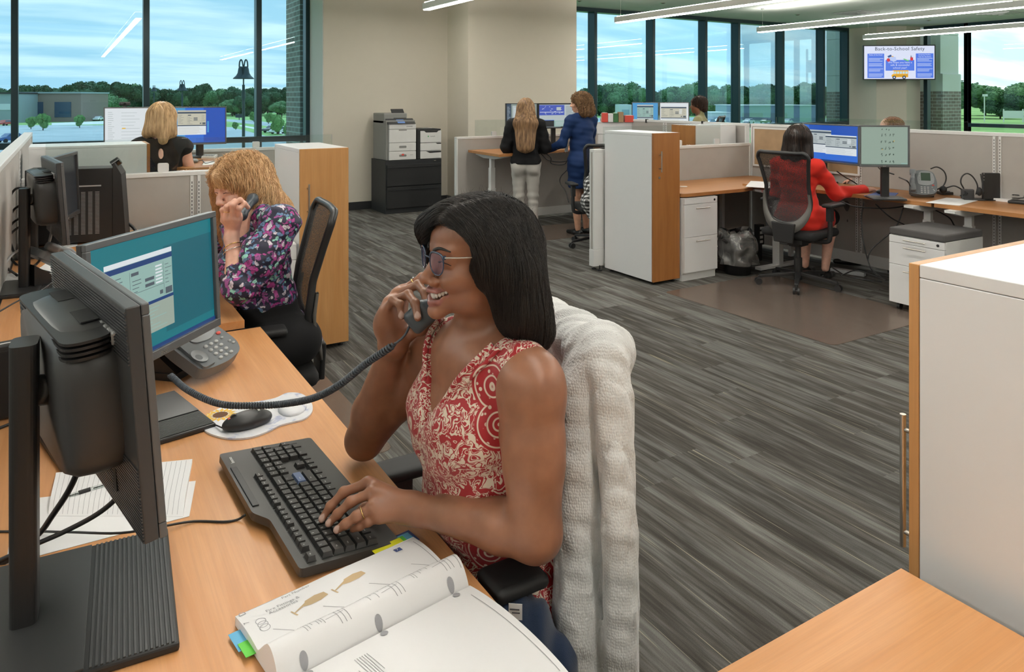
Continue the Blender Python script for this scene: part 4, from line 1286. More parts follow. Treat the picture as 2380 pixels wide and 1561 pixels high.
def dual_right(s):
 s.q(0, 0, 1, 1, 'scr_black')
 s.q(0.02, 0.30, 0.68, 0.97, 'scr_grey'); s.q(0.02, 0.52, 0.64, 0.95, 'scr_purple')
 r = random.Random(8)
 for _ in range(20):
  u, v = r.uniform(0.05, 0.56), r.uniform(0.55, 0.9)
  s.q(u, v, u + r.uniform(0.01, 0.05), v + 0.015, 'scr_white')
 s.q(0.44, 0.72, 0.55, 0.86, 'scr_grey'); s.q(0.03, 0.64, 0.62, 0.66, 'scr_white'); s.q(0.02, 0.30, 0.62, 0.32, 'scr_blue')
 s.q(0.66, 0.30, 0.99, 0.97, 'scr_grey'); s.lines(0.68, 0.4, 0.96, 0.92, 9, 'scr_dark', 9, 0.2)
 s.q(0.38, 0.04, 0.92, 0.33, 'scr_aqua'); s.q(0.38, 0.29, 0.92, 0.33, 'scr_grey'); s.lines(0.42, 0.08, 0.86, 0.26, 5, 'scr_grey', 3, 0.5)
 for i in range(14):
  s.q(0.2 + i * 0.025, 0.012, 0.212 + i * 0.025, 0.035, 'scr_grey')
def small_form_a(s):
 s.q(0, 0, 1, 1, 'scr_sky'); form_window(s, 0.18, 0.0, 0.82, 0.92, 4, 'scr_grey', 'scr_aqua', 'scr_grey', 'scr_dark')
def small_form_b(s):
 s.q(0, 0, 1, 1, 'scr_white'); form_window(s, 0.03, 0.0, 0.93, 0.88, 4, 'scr_white', 'scr_beige', 'scr_white', 'scr_dark')
# foreground pair
A, B = Vector((0.112, 1.276, 1.304)), Vector((0.008, 1.81, 1.304))
pm = (A + B) / 2 + Vector((0.014, 0, -0.187))
monitor('large black monitor seen from behind in the near left, ribbed back with raised lettering', (-0.055, 1.475, D1Z), pm, (A - B)[:2] if False else (B - A)[:2], (B - A).length, 0.374,
  tilt=0.075, content=teal_content, ribs=True, posth=0.475, base_size=(0.36, 0.36), base_rz=PI / 2 - 0.06, thick=0.034)
A, B = Vector((0.05, 2.08, 1.26)), Vector((0.42, 2.50, 1.26))
monitor('monitor with teal screen and an open form window facing the camera', (0.13, 2.24, D1Z), (A + B) / 2 + Vector((0, 0, -0.18)), (B - A)[:2], (B - A).length, 0.362,
  tilt=0.05, content=teal_content, base_rz=PI / 2 - 1.35, posth=0.40, base_size=(0.36, 0.30))
# the blonde woman's pair
A, B = Vector((-0.003, 3.74, 1.343)), Vector((-0.07, 4.26, 1.343))
monitor('black monitor seen edge-on behind the teal screen, lettering on its back', (-0.15, 3.93, 0.77), (A + B) / 2 + Vector((0.012, 0, -0.18)), (B - A)[:2], (B - A).length, 0.36, tilt=0.07,
  ribs=True, posth=0.45, base_size=(0.30, 0.26), base_rz=PI / 2 - 0.1)
A, B = Vector((-0.05, 4.45, 1.313)), Vector((0.073, 4.98, 1.313))
monitor('dark-screened monitor in front of the perforated computer tower', (-0.14, 4.78, 0.77), (A + B) / 2 + Vector((0.0, 0, -0.18)), (B - A)[:2], (B - A).length, 0.36, tilt=0.04,
  posth=0.40, bezel='charcoal_plastic', base_rz=PI / 2)
# black-topped woman's pair by the window
dd = 6.85
for lb, x0, x1, cont in (('white-screened monitor left of the blonde straight-haired head by the window', 240, 386, white_doc), ('blue-screened monitor right of the blonde straight-haired head by the window', 386, 527, blue_form)):
 A = on_y(x0, 247, 7.02); B = on_y(x1, 247, 7.02)
 A.z = B.z = 1.542
 c = (A + B) / 2 + Vector((0, 0, -0.165))
 monitor(lb, (c.x + (0.04 if cont is blue_form else -0.05), c.y + 0.12, 1.09), c, (B - A)[:2], (B - A).length - 0.004, 0.335, content=cont, bz=0.01, bezel='bezel_grey', logo=None, posth=0.30, base_size=(0.24, 0.2))
# standing women's pair
for lb, x0, x1, cont in (('monitor left of the long-haired woman, pale screen', 1176, 1250, dual_left), ('monitor with blue and white program windows between the standing women', 1251, 1347, dual_right)):
 yy = 7.98
 A = on_y(x0, 241, yy); B = on_y(x1, 241, yy); A.z = B.z = 1.555
 c = (A + B) / 2 + Vector((0, 0, -0.165))
 monitor(lb, (c.x, c.y + 0.14, WZ), c, (B - A)[:2], (B - A).length - 0.004, 0.33, content=cont, bz=0.009, bezel='black_plastic', logo=None, base_size=(0.22, 0.2))
# small pair behind the spine panel
for lb, x0, x1, cont in (('left small monitor with blue edges above the spine panel', 1468, 1531, small_form_a), ('right small monitor with white screen above the spine panel', 1532, 1602, small_form_b)):
 dpt = 10.2
 A = bd(x0, 237, dpt - (x0 - 1468) * 0.002); B = bd(x1, 238, dpt - (x1 - 1468) * 0.002)
 A.z = B.z = 1.565
 c = (A + B) / 2 + Vector((0, 0, -0.165))
 nrm = Vector((SN, CS, 0))
 monitor(lb, (c.x + nrm.x * 0.14, c.y + nrm.y * 0.14, 0.95), c, (B - A)[:2], (B - A).length - 0.004, 0.33, content=cont, bz=0.01, bezel='bezel_grey', logo=None, base_size=(0.18, 0.16))
# the red-topped woman's pair
A, B = bd(1864, 287, 6.62), bd(1996, 291, 6.05)
A.z = B.z = 1.396
monitor('monitor with blue screen in front of the red-topped woman', (6.36, 4.62, RZ), (A + B) / 2 + Vector((0, 0, -0.165)), (B - A)[:2], (B - A).length, 0.335, content=red_form, bz=0.012, logo=None, base_size=(0.22, 0.2), posth=0.36)
A, B = bd(1998, 289, 5.95), bd(2115, 293, 5.90)
A.z = B.z = 1.400
c = (A + B) / 2 + Vector((0, 0, -0.165))
monitor('monitor with pale green page of small pictures beside the desk phone', (c.x + 0.16, c.y + 0.10, RZ), c, (B - A)[:2], (B - A).length, 0.335, content=icon_page, bz=0.013, logo='acer', base_size=(0.26, 0.2), posth=0.36)
# webcam on the window-side monitor
wc = bd(290, 240, 6.8)
t = thing('webcam', 'black webcam sitting on top of the white-screened monitor', 'webcam', wc)
p = on_y(290, 240, 7.04)
MB().cbox((p.x, p.y, 1.572), (0.085, 0.03, 0.032)).build('camera_body', 'black_plastic', t, 0.01, 3, world=True)
MB().cbox((p.x, p.y, 1.549), (0.03, 0.03, 0.012)).build('clip', 'black_plastic', t, 0.002, world=True)
MB().cyl((p.x, p.y - 0.015, 1.572), (p.x, p.y - 0.018, 1.572), 0.009, n=16).build('lens', 'black_gloss', t, world=True)
# ---------------------------------------------------------------- wall screen
glow('tv_white', 'dde4fa', 0.95); glow('tv_blue', '4f7ae6', 0.95); glow('tv_text', '1c3350', 0.6); glow('tv_pale', 'b9cbf6', 0.95)
glow('tv_yellow', 'eeb12c', 0.95); glow('tv_red', 'd8303f', 0.9); glow('tv_green', '74d078', 0.9); glow('tv_black', '15191f', 0.3); glow('tv_navy', '2c5aa0', 0.8); glow('tv_sky', 'bfe2f2', 0.9)
nrm = Vector((-1, -1, 0)).normalized()
TA, TB = bd(2012, 104, 15.9), bd(2170, 104, 15.9)
cmid = (Vector((p1.x, p1.y, 0)) + Vector((p2.x, p2.y, 0))) / 2
xd = Vector((1, -1, 0)).normalized() * 1.0
xd = Vector((0.80, -0.60, 0)).normalized()
fr0 = frame((0, 0, 0), xd)
dist_mid = cmid + nrm * 0.30
ccen = bd(2090, 145, (dist_mid.x * SN + dist_mid.y * CS))
Wt = 158 * (dist_mid.x * SN + dist_mid.y * CS) / FPX / 0.985
Ht = 81 * (dist_mid.x * SN + dist_mid.y * CS) / FPX
tv = thing('wall_screen', 'wall-mounted television reading Back-to-School Safety on the corner column', 'television', ccen)
M = frame(ccen, xd)
m = MB(); m.M = M
m.box((-Wt / 2, 0.002, -Ht / 2), (Wt / 2, 0.05, Ht / 2))
m.build('housing', 'black_plastic', tv, 0.004, world=True)
m = MB(); m.M = M
m.box((-0.18, 0.05, -0.15), (0.18, 0.22, 0.15))
m.build('wall_mount', 'black_matte', tv, 0.004, world=True)
s = Scr(-Wt / 2 + 0.022, -Ht / 2 + 0.022, Wt / 2 - 0.022, Ht / 2 - 0.022)
s.M = M
s.dz = .0007
s.q(0, 0, 1, 1, 'tv_white', 0.001)
s.k = 1
s.t('Back-to-School Safety', 0.505, 0.865, Ht * 0.145, 'tv_text', space=1.06)
s.hold = True
for u0, u1, ttl in ((0.045, 0.285, ('Rules of the Road', '')), (0.735, 0.985, ('Keeping Healthy', 'Tips for Students'))):
 s.k = 2; s.q(u0, 0.03, u1, 0.77, 'tv_blue'); s.k = 3
 uc = (u0 + u1) / 2
 s.t(ttl[0], uc, 0.715, Ht * 0.05, 'tv_white')
 if ttl[1]:
  s.t(ttl[1], uc, 0.655, Ht * 0.05, 'tv_white')
 for a, b, nn in ((0.52, 0.64, 3), (0.38, 0.48, 3), (0.22, 0.32, 3), (0.06, 0.17, 3)):
  s.lines(u0 + 0.02, a, u1 - 0.01, b, nn, 'tv_pale', int(a * 100), 0.45, 0.25)
s.k = 2; s.q(0.305, 0.25, 0.715, 0.575, 'tv_blue'); s.k = 3
for txt, v in (('We hope you have a', 0.475), ('safe & successful', 0.395), ('school year!', 0.31)):
 s.t(txt, 0.51, v, Ht * 0.078, 'tv_white')
s.hold = False; s.k = 4; s.disc(0.345, 0.575, 0.026, 'tv_red'); s.poly([(0.37, 0.56), (0.42, 0.52), (0.46, 0.55), (0.45, 0.66), (0.40, 0.69), (0.36, 0.63)], 'tv_pale')
s.poly([(0.33, 0.69), (0.38, 0.74), (0.395, 0.68), (0.345, 0.64)], 'tv_navy'); s.poly([(0.38, 0.68), (0.41, 0.70), (0.42, 0.66)], 'tv_yellow')
s.poly([(0.55, 0.60), (0.57, 0.615), (0.645, 0.55), (0.62, 0.53)], 'tv_green'); s.q(0.655, 0.555, 0.695, 0.65, 'tv_red'); s.poly([(0.66, 0.65), (0.665, 0.73), (0.675, 0.65)], 'tv_text'); s.poly([(0.68, 0.65), (0.695, 0.74), (0.69, 0.65)], 'tv_pale')
# the school bus
s.poly([(0.40, 0.05), (0.385, 0.10), (0.40, 0.14), (0.42, 0.15), (0.42, 0.26), (0.625, 0.25), (0.625, 0.05)], 'tv_yellow')
s.q(0.40, 0.245, 0.63, 0.262, 'tv_yellow')
for i in range(5):
 s.q(0.425 + i * 0.04, 0.155, 0.456 + i * 0.04, 0.225, 'tv_sky')
s.q(0.44, 0.11, 0.62, 0.118, 'tv_black'); s.q(0.44, 0.085, 0.62, 0.09, 'tv_black')
for u in (0.425, 0.565):
 s.disc(u, 0.045, 0.026, 'tv_black'); s.disc(u, 0.045, 0.013, 'tv_pale')
s.build(tv, True)
# ---------------------------------------------------------------- sculpting: smooth-blended distance fields meshed with surface nets
def V3(*a):
 return np.array(a[0] if len(a) == 1 else a, dtype=float)
class Sculpt:
 def __init__(s, frame=None):
  s.p = []; s.F = None
  if frame is not None:
   s.setf(frame)
 def setf(s, M):
  """following primitives are given in the local frame M (a rigid matrix) or None"""
  s.F = None if M is None else (np.array(M.to_3x3()), np.array(M.translation))
  return s
 def _w(s, p):
  p = V3(p)
  return p if s.F is None else s.F[0] @ p + s.F[1]
 def _r(s):
  return np.eye(3) if s.F is None else s.F[0]
 def cap(s, a, b, ra, rb=None, k=0.015, op=1):
  rb = ra if rb is None else rb
  a, b = s._w(a), s._w(b)
  ba = b - a; L2 = max(float(ba @ ba), 1e-12)
  def f(P):
   t = np.clip(((P - a) @ ba) / L2, 0, 1)
   return np.linalg.norm(P - a - t[:, None] * ba, axis=1) - (ra + (rb - ra) * t)
  s.p.append((op, f, (a + b) / 2, math.sqrt(L2) / 2 + max(ra, rb), k))
  return s
 def chain(s, pts, rs, k=0.01, op=1):
  for i in range(len(pts) - 1):
   s.cap(pts[i], pts[i + 1], rs[i], rs[i + 1], k, op)
  return s
 def ell(s, c, r, k=0.02, rot=None, op=1):
  """ellipsoid; rot: euler in the local frame"""
  c = s._w(c); r = V3(r)
  R = s._r()
  if rot is not None:
   R = R @ np.array(Matrix.Rotation(rot[2], 3, 'Z') @ Matrix.Rotation(rot[1], 3, 'Y') @ Matrix.Rotation(rot[0], 3, 'X'))
  def f(P):
   q = (P - c) @ R
   k0 = np.linalg.norm(q / r, axis=1); k1 = np.linalg.norm(q / (r * r), axis=1)
   return k0 * (k0 - 1) / np.maximum(k1, 1e-9)
  s.p.append((op, f, c, float(r.max()), k))
  return s
 def box(s, c, h, rad=0.01, k=0.01, rot=None, op=1):
  c = s._w(c); h = V3(h)
  R = s._r()
  if rot is not None:
   R = R @ np.array(Matrix.Rotation(rot[2], 3, 'Z') @ Matrix.Rotation(rot[1], 3, 'Y') @ Matrix.Rotation(rot[0], 3, 'X'))
  def f(P):
   q = np.abs((P - c) @ R) - (h - rad)
   return np.linalg.norm(np.maximum(q, 0), axis=1) + np.minimum(q.max(axis=1), 0) - rad
  s.p.append((op, f, c, float(np.linalg.norm(h)), k))
  return s
 def ev(s, P, act=None):
  d = np.full(len(P), 0.5)
  for op, f, c, r, k in (s.p if act is None else act):
   e = f(P)
   if op == 1:
    h = np.maximum(k - np.abs(d - e), 0) / k
    d = np.minimum(d, e) - h * h * k * 0.25
   else:
    e = -e
    h = np.maximum(k - np.abs(d - e), 0) / k
    d = np.maximum(d, e) + h * h * k * 0.25
  return d
 def bounds(s, pad=0.02):
  lo = np.min([c - r for op, f, c, r, k in s.p if op == 1], axis=0) - pad
  hi = np.max([c + r for op, f, c, r, k in s.p if op == 1], axis=0) + pad
  return lo, hi
 def merged(s, other):
  n = Sculpt(); n.p = list(s.p) + list(other.p)
  return n
def net(sc, h, post=None, lo=None, hi=None, pad=0.02):
 """surface net of sculpt sc at cell size h. post(P, d) may alter the distance (offset, cut, folds)"""
 b0, b1 = sc.bounds(pad)
 lo = b0 if lo is None else np.maximum(b0, V3(lo)); hi = b1 if hi is None else np.minimum(b1, V3(hi))
 N = 14
 B = N * h
 o = np.floor(lo / B).astype(int); e = np.ceil(hi / B).astype(int)
 R = B * 0.87
 cs = np.array([x[2] for x in sc.p]); rs = np.array([x[3] + x[4] for x in sc.p])
 g = np.arange(N + 1) * h
 G = np.stack(np.meshgrid(g, g, g, indexing='ij'), -1).reshape(-1, 3)
 off = np.array([(i, j, k) for i in (0, 1) for j in (0, 1) for k in (0, 1)])
 edges = [(a, b) for a in range(8) for b in range(a + 1, 8) if np.abs(off[a] - off[b]).sum() == 1]
 keys, verts, quads = [], [], []
 S1 = 1 << 20
 base = o * N - 2
 def key(c):
  c = c - base
  return (c[..., 0] * S1 + c[..., 1]) * S1 + c[..., 2]
 bi = np.stack(np.meshgrid(*[np.arange(o[i], e[i]) for i in range(3)], indexing='ij'), -1).reshape(-1, 3)
 for ib in bi:
  org = ib * B
  ctr = org + B / 2
  m = np.linalg.norm(cs - ctr, axis=1) < rs + R + 0.035
  if not m.any():
   continue
  act = [sc.p[i] for i in np.nonzero(m)[0]]
  d0 = sc.ev(ctr[None], act)
  if post is not None:
   d0 = post(ctr[None], d0)
  if abs(float(d0[0])) > R * 2.1 + 0.03:
   continue
  P = G + org
  d = sc.ev(P, act)
  if post is not None:
   d = post(P, d)
  d = d.reshape(N + 1, N + 1, N + 1)
  ins = d < 0
  if ins.all() or not ins.any():
   continue
  cnt = sum(ins[a:a + N, b:b + N, c:c + N].astype(np.int8) for a, b, c in off)
  idx = np.argwhere((cnt > 0) & (cnt < 8))
  if len(idx):
   val = np.stack([d[idx[:, 0] + a, idx[:, 1] + b, idx[:, 2] + c] for a, b, c in off], 1)
   acc = np.zeros((len(idx), 3)); n = np.zeros(len(idx))
   for a, b in edges:
    va, vb = val[:, a], val[:, b]
    mm = (va < 0) != (vb < 0)
    t = np.where(mm, va / np.where(mm, va - vb, 1), 0)
    acc += np.where(mm[:, None], off[a] + (off[b] - off[a]) * t[:, None], 0)
    n += mm
   verts.append((idx + acc / n[:, None]) * h + org)
   keys.append(key(idx + ib * N))
  for ax in range(3):
   e1 = [0, 0, 0]; e1[ax] = 1
   A = ins[:N, :N, :N]; Bm = ins[e1[0]:N + e1[0], e1[1]:N + e1[1], e1[2]:N + e1[2]]
   c = np.argwhere(A != Bm)
   if not len(c):
    continue
   fl = A[c[:, 0], c[:, 1], c[:, 2]]
   c = c + ib * N
   u = np.zeros(3, int); v = np.zeros(3, int); u[(ax + 1) % 3] = 1; v[(ax + 2) % 3] = 1
   q = np.stack([key(c - u - v), key(c - v), key(c), key(c - u)], 1)
   q[~fl] = q[~fl][:, ::-1]
   quads.append(q)
 if not verts:
  return np.zeros((0, 3)), np.zeros((0, 4), int)
 keys = np.concatenate(keys); verts = np.concatenate(verts); quads = np.concatenate(quads)
 so = np.argsort(keys); ks = keys[so]
 pos = np.clip(np.searchsorted(ks, quads), 0, len(ks) - 1)
 ok = (ks[pos] == quads).all(axis=1)
 q = so[pos[ok]]
 return verts, q
def relax(V, Q, it=1, lam=0.5):
 e = np.concatenate([Q[:, [0, 1]], Q[:, [1, 2]], Q[:, [2, 3]], Q[:, [3, 0]]])
 for _ in range(it):
  s = np.zeros_like(V); n = np.zeros(len(V))
  np.add.at(s, e[:, 0], V[e[:, 1]]); np.add.at(s, e[:, 1], V[e[:, 0]])
  np.add.at(n, e[:, 0], 1); np.add.at(n, e[:, 1], 1)
  V = V + lam * (s / np.maximum(n, 1)[:, None] - V)
 return V
def np_mesh(name, V, Q, mats, attrs=None, mi=None):
 me = bpy.data.meshes.new(name)
 k = Q.shape[1]
 me.vertices.add(len(V)); me.vertices.foreach_set('co', V.astype(np.float32).ravel())
 me.loops.add(len(Q) * k); me.loops.foreach_set('vertex_index', Q.astype(np.int32).ravel())
 me.polygons.add(len(Q)); me.polygons.foreach_set('loop_start', np.arange(0, len(Q) * k, k, dtype=np.int32))
 me.polygons.foreach_set('loop_total', np.full(len(Q), k, np.int32))
 me.update(calc_edges=True)
 me.polygons.foreach_set('use_smooth', np.ones(len(Q), bool))
 for m in (mats if isinstance(mats, (list, tuple)) else [mats]):
  me.materials.append(MATS[m])
 if mi is not None:
  me.polygons.foreach_set('material_index', mi.astype(np.int32))
 for nm, val in (attrs or {}).items():
  a = me.attributes.new(nm, 'FLOAT', 'POINT')
  a.data.foreach_set('value', val.astype(np.float32))
 me.update()
 return me
def sculpted(name, VQ, mats, parent, attrs=None, it=1):
 V, Q = VQ
 if it:
  V = relax(V, Q, it)
 me = np_mesh(name, V, Q, mats, {k: f(V) for k, f in (attrs or {}).items()})
 return link(name, me, parent, 0, 2, parent is not None)
def join_nets(lst):
 Vs, Qs, b = [], [], 0
 for V, Q in lst:
  Vs.append(V); Qs.append(Q + b); b += len(V)
 return np.concatenate(Vs), np.concatenate(Qs)
def grad(f, P, e=0.002):
 g = np.stack([f(P + np.eye(3)[i] * e) - f(P - np.eye(3)[i] * e) for i in range(3)], 1)
 return g / np.maximum(np.linalg.norm(g, axis=1, keepdims=True), 1e-9)
def strands(f, roots, dirfn, steps, step, level, rad, curl=0.0, cfreq=60.0, seed=0, sides=3, taper=0.35, flick=None, gravity_end=None):
 """march hair strands over the surface f=level; returns tube mesh arrays"""
 r = np.random.RandomState(seed)
 n = len(roots)
 P = roots.copy()
 lv = level if hasattr(level, '__len__') else np.full(n, level)
 for _ in range(3):
  P = P - (f(P) - lv)[:, None] * grad(f, P)
 path = [P.copy()]
 d = None
 for s in range(steps):
  w = dirfn(P, s / steps)
  g = grad(f, P)
  w = w - g * np.sum(w * g, 1, keepdims=True) * 0.92
  w /= np.maximum(np.linalg.norm(w, axis=1, keepdims=True), 1e-9)
  d = w if d is None else d * 0.55 + w * 0.45
  d /= np.maximum(np.linalg.norm(d, axis=1, keepdims=True), 1e-9)
  P = P + d * step
  e = f(P) - lv
  P = P - np.clip(e, -0.02, 0.02)[:, None] * grad(f, P) * 0.8
  path.append(P.copy())
 X = np.stack(path, 1)                        # n, steps+1, 3
 if curl:
  T = np.gradient(X, axis=1); T /= np.maximum(np.linalg.norm(T, axis=2, keepdims=True), 1e-9)
  up = r.normal(size=(n, 1, 3)); U = np.cross(T, up); U /= np.maximum(np.linalg.norm(U, axis=2, keepdims=True), 1e-9)
  W = np.cross(T, U)
  ph = r.uniform(0, 6.28, (n, 1)); fr = cfreq * r.uniform(0.7, 1.3, (n, 1))
  L = np.arange(X.shape[1])[None] * step
  am = curl * np.minimum(1, L / 0.04)
  X = X + (np.cos(ph + fr * L) * am)[..., None] * U + (np.sin(ph + fr * L) * am)[..., None] * W
 return tubes(X, rad, sides, taper)
def tubes(X, rad, sides=3, taper=0.35):
 n, m, _ = X.shape
 T = np.gradient(X, axis=1); T /= np.maximum(np.linalg.norm(T, axis=2, keepdims=True), 1e-9)
 ref = np.array([0.31, 0.52, 0.79])
 U = np.cross(T, ref); U /= np.maximum(np.linalg.norm(U, axis=2, keepdims=True), 1e-9)
 W = np.cross(T, U)
 t = np.linspace(0, 1, m)
 rr = rad * (1 - (1 - taper) * t ** 3)
 a = np.arange(sides) * 2 * PI / sides
 V = X[:, :, None, :] + rr[None, :, None, None] * (np.cos(a)[None, None, :, None] * U[:, :, None] + np.sin(a)[None, None, :, None] * W[:, :, None])
 V = V.reshape(-1, 3)
 i = np.arange(n)[:, None, None] * m * sides + np.arange(m - 1)[None, :, None] * sides
 k = np.arange(sides)[None, None]
 k2 = (k + 1) % sides
 Q = np.stack([i + k, i + k2, i + sides + k2, i + sides + k], -1).reshape(-1, 4)
 return V, Q
def surf_points(VQ, n, seed=0, cond=None):
 V, Q = VQ
 c = V[Q].mean(1)
 if cond is not None:
  c = c[cond(c)]
 r = np.random.RandomState(seed)
 return c[r.randint(0, len(c), n)] + r.normal(scale=0.001, size=(n, 3))
# ---------------------------------------------------------------- skin, hair and cloth
def skin_mat(name, col, lip, rough=0.42, sss=0.12, dark=None):
 m, n = newmat(name)
 a = n.n('ShaderNodeAttribute', attribute_name='lip')
 b = n.n('ShaderNodeAttribute', attribute_name='nail')
 v = n.noise(n.coord(), 26, 3)
 base = n.mix(n.ramp(v, [(0.35, 0.0), (0.7, 1.0)]), tuple(x * 0.90 for x in col), tuple(min(1, x * 1.10) for x in col))
 base = n.mix(a.outputs['Fac'], base, lip)
 base = n.mix(b.outputs['Fac'], base, tuple(min(1, x * 1.2 + 0.22) for x in col))
 n.link(base, n.b.inputs['Base Color'])
 n.b.inputs['Roughness'].default_value = rough
 n.b.inputs['Subsurface Weight'].default_value = sss
 n.b.inputs['Subsurface Radius'].default_value = (0.012, 0.005, 0.003)
 n.b.inputs['Subsurface Scale'].default_value = 0.6
 n.bump(n.noise(n.coord(), 900, 2), 0.12, 0.0006)
skin_mat('skin_deep', (0.285, 0.125, 0.070), (0.30, 0.115, 0.095), 0.40)
skin_mat('skin_fair', (0.72, 0.41, 0.31), (0.58, 0.20, 0.18), 0.45)
skin_mat('skin_tan', (0.55, 0.30, 0.20), (0.5, 0.18, 0.16), 0.5)
def hair_mat(name, c1, c2, rough=0.38, aniso=0.0, sheen=0.0, scale=60):
 m, n = newmat(name)
 oi = n.noise(n.coord((1, 1, 0.12)), scale, 2, 0.6)
 n.link(n.ramp(oi, [(0.32, c1), (0.68, c2)]), n.b.inputs['Base Color'])
 n.b.inputs['Roughness'].default_value = rough
 n.b.inputs['Specular IOR Level'].default_value = 0.55
hair_mat('hair_black', (0.006, 0.005, 0.005), (0.026, 0.020, 0.017), 0.6)
hair_mat('hair_brown_black', (0.008, 0.005, 0.004), (0.04, 0.02, 0.013), 0.34)
hair_mat('hair_ginger', (0.46, 0.24, 0.095), (0.93, 0.64, 0.35), 0.42)
hair_mat('hair_blonde', (0.36, 0.22, 0.10), (0.72, 0.50, 0.27), 0.36)
hair_mat('hair_long', (0.13, 0.065, 0.03), (0.48, 0.29, 0.145), 0.36)
hair_mat('hair_curly_brown', (0.10, 0.045, 0.02), (0.42, 0.24, 0.11), 0.45)
hair_mat('hair_dark_crop', (0.02, 0.011, 0.008), (0.08, 0.04, 0.025), 0.5)
hair_mat('hair_auburn', (0.13, 0.05, 0.02), (0.32, 0.14, 0.055), 0.45)
def cloth(name, col, rough=0.85, sheen=0.2, bump=0.3, sc=900, var=0.06):
 plain(name, col, rough, 0, bump, sc, sheen=sheen, var=var, spec=0.25)
cloth('cloth_black', (0.007, 0.007, 0.008), sheen=0.01); cloth('cloth_black2', (0.012, 0.012, 0.014), sheen=0.01)
cloth('cloth_red', (0.72, 0.030, 0.018), 0.8, 0.1, 0.1)
cloth('cloth_blue', (0.006, 0.024, 0.090), 0.75, 0.0, 0.1)
cloth('cloth_jeans', (0.42, 0.40, 0.37)); cloth('cloth_olive', (0.22, 0.20, 0.10)); cloth('cloth_denim', (0.02, 0.035, 0.075), 0.9, 0.3, 0.5, 500, 0.3)
cloth('cloth_grey', (0.1, 0.1, 0.1))
plain('tooth', (0.78, 0.72, 0.66), 0.25); plain('eye_white', (0.7, 0.68, 0.66), 0.2); plain('lash', (0.01, 0.008, 0.008), 0.6)
plain('shoe_black', (0.01, 0.01, 0.01), 0.3)
def paisley():
 """red jersey printed with cream scrollwork and ringed medallions"""
 m, n = newmat('paisley_red')
 tc = n.coord((1, 1, 1))
 w1 = n.n('ShaderNodeTexNoise', {'Scale': 26, 'Detail': 1.5}); n.link(tc, w1.inputs['Vector'])
 off = n.n('ShaderNodeVectorMath', operation='SUBTRACT'); n.link(w1.outputs['Color'], off.inputs[0]); off.inputs[1].default_value = (0.5, 0.5, 0.5)
 sc = n.n('ShaderNodeVectorMath', operation='SCALE'); n.link(off.outputs[0], sc.inputs[0]); sc.inputs['Scale'].default_value = 0.028
 add = n.n('ShaderNodeVectorMath', operation='ADD'); n.link(tc, add.inputs[0]); n.link(sc.outputs[0], add.inputs[1])
 # scrolls: iso-bands of warped noise
 s1 = n.noise(add.outputs[0], 54, 1.0, 0.4, 1.3)
 band = n.ramp(s1, [(0.440, 0.0), (0.455, 1.0), (0.515, 1.0), (0.53, 0.0), (0.60, 0.0), (0.615, 1.0)])
 # petals
 vo = n.n('ShaderNodeTexVoronoi', {'Scale': 62}, feature='F1'); n.link(add.outputs[0], vo.inputs['Vector'])
 pet = n.ramp(vo.outputs['Distance'], [(0.34, 1.0), (0.40, 0.0)])
 fill = n.math('MAXIMUM', n.math('MULTIPLY', band, 1.0), n.math('MULTIPLY', pet, 0.0))
 # medallions
 v2 = n.n('ShaderNodeTexVoronoi', {'Scale': 7.5, 'Randomness': 0.75}, feature='F1')
 n.link(tc, v2.inputs['Vector'])
 d = v2.outputs['Distance']
 # in metres
 rings = n.ramp(d, [(0.0, 1), (0.030, 1), (0.036, 0), (0.075, 0), (0.08, 1), (0.098, 1), (0.104, 0), (0.16, 0), (0.166, 1), (0.184, 1), (0.19, 0), (0.30, 0), (0.305, 1), (0.322, 1), (0.328, 0), (0.36, 0), (0.365, 0)])
 vo3 = n.n('ShaderNodeTexVoronoi', {'Scale': 75, 'Randomness': 0.6}, feature='F1'); n.link(tc, vo3.inputs['Vector'])
 dots = n.ramp(vo3.outputs['Distance'], [(0.26, 1.0), (0.32, 0.0)])
 inmed = n.ramp(d, [(0.362, 1.0), (0.368, 0.0)])
 between = n.ramp(d, [(0.19, 0.0), (0.20, 1.0), (0.29, 1.0), (0.30, 0.0)])
 med = n.math('MAXIMUM', rings, n.math('MULTIPLY', dots, between))
 f = n.n('ShaderNodeMix', data_type='FLOAT')
 n.link(inmed, f.inputs[0]); n.link(fill, f.inputs[2]); n.link(med, f.inputs[3])
 col = n.mix(f.outputs[0], (0.33, 0.004, 0.010), (0.68, 0.58, 0.47))
 n.link(col, n.b.inputs['Base Color'])
 n.b.inputs['Roughness'].default_value = 0.55
 n.b.inputs['Sheen Weight'].default_value = 0.2
 n.bump(n.noise(n.coord(), 1400, 2), 0.15, 0.0005)
paisley()
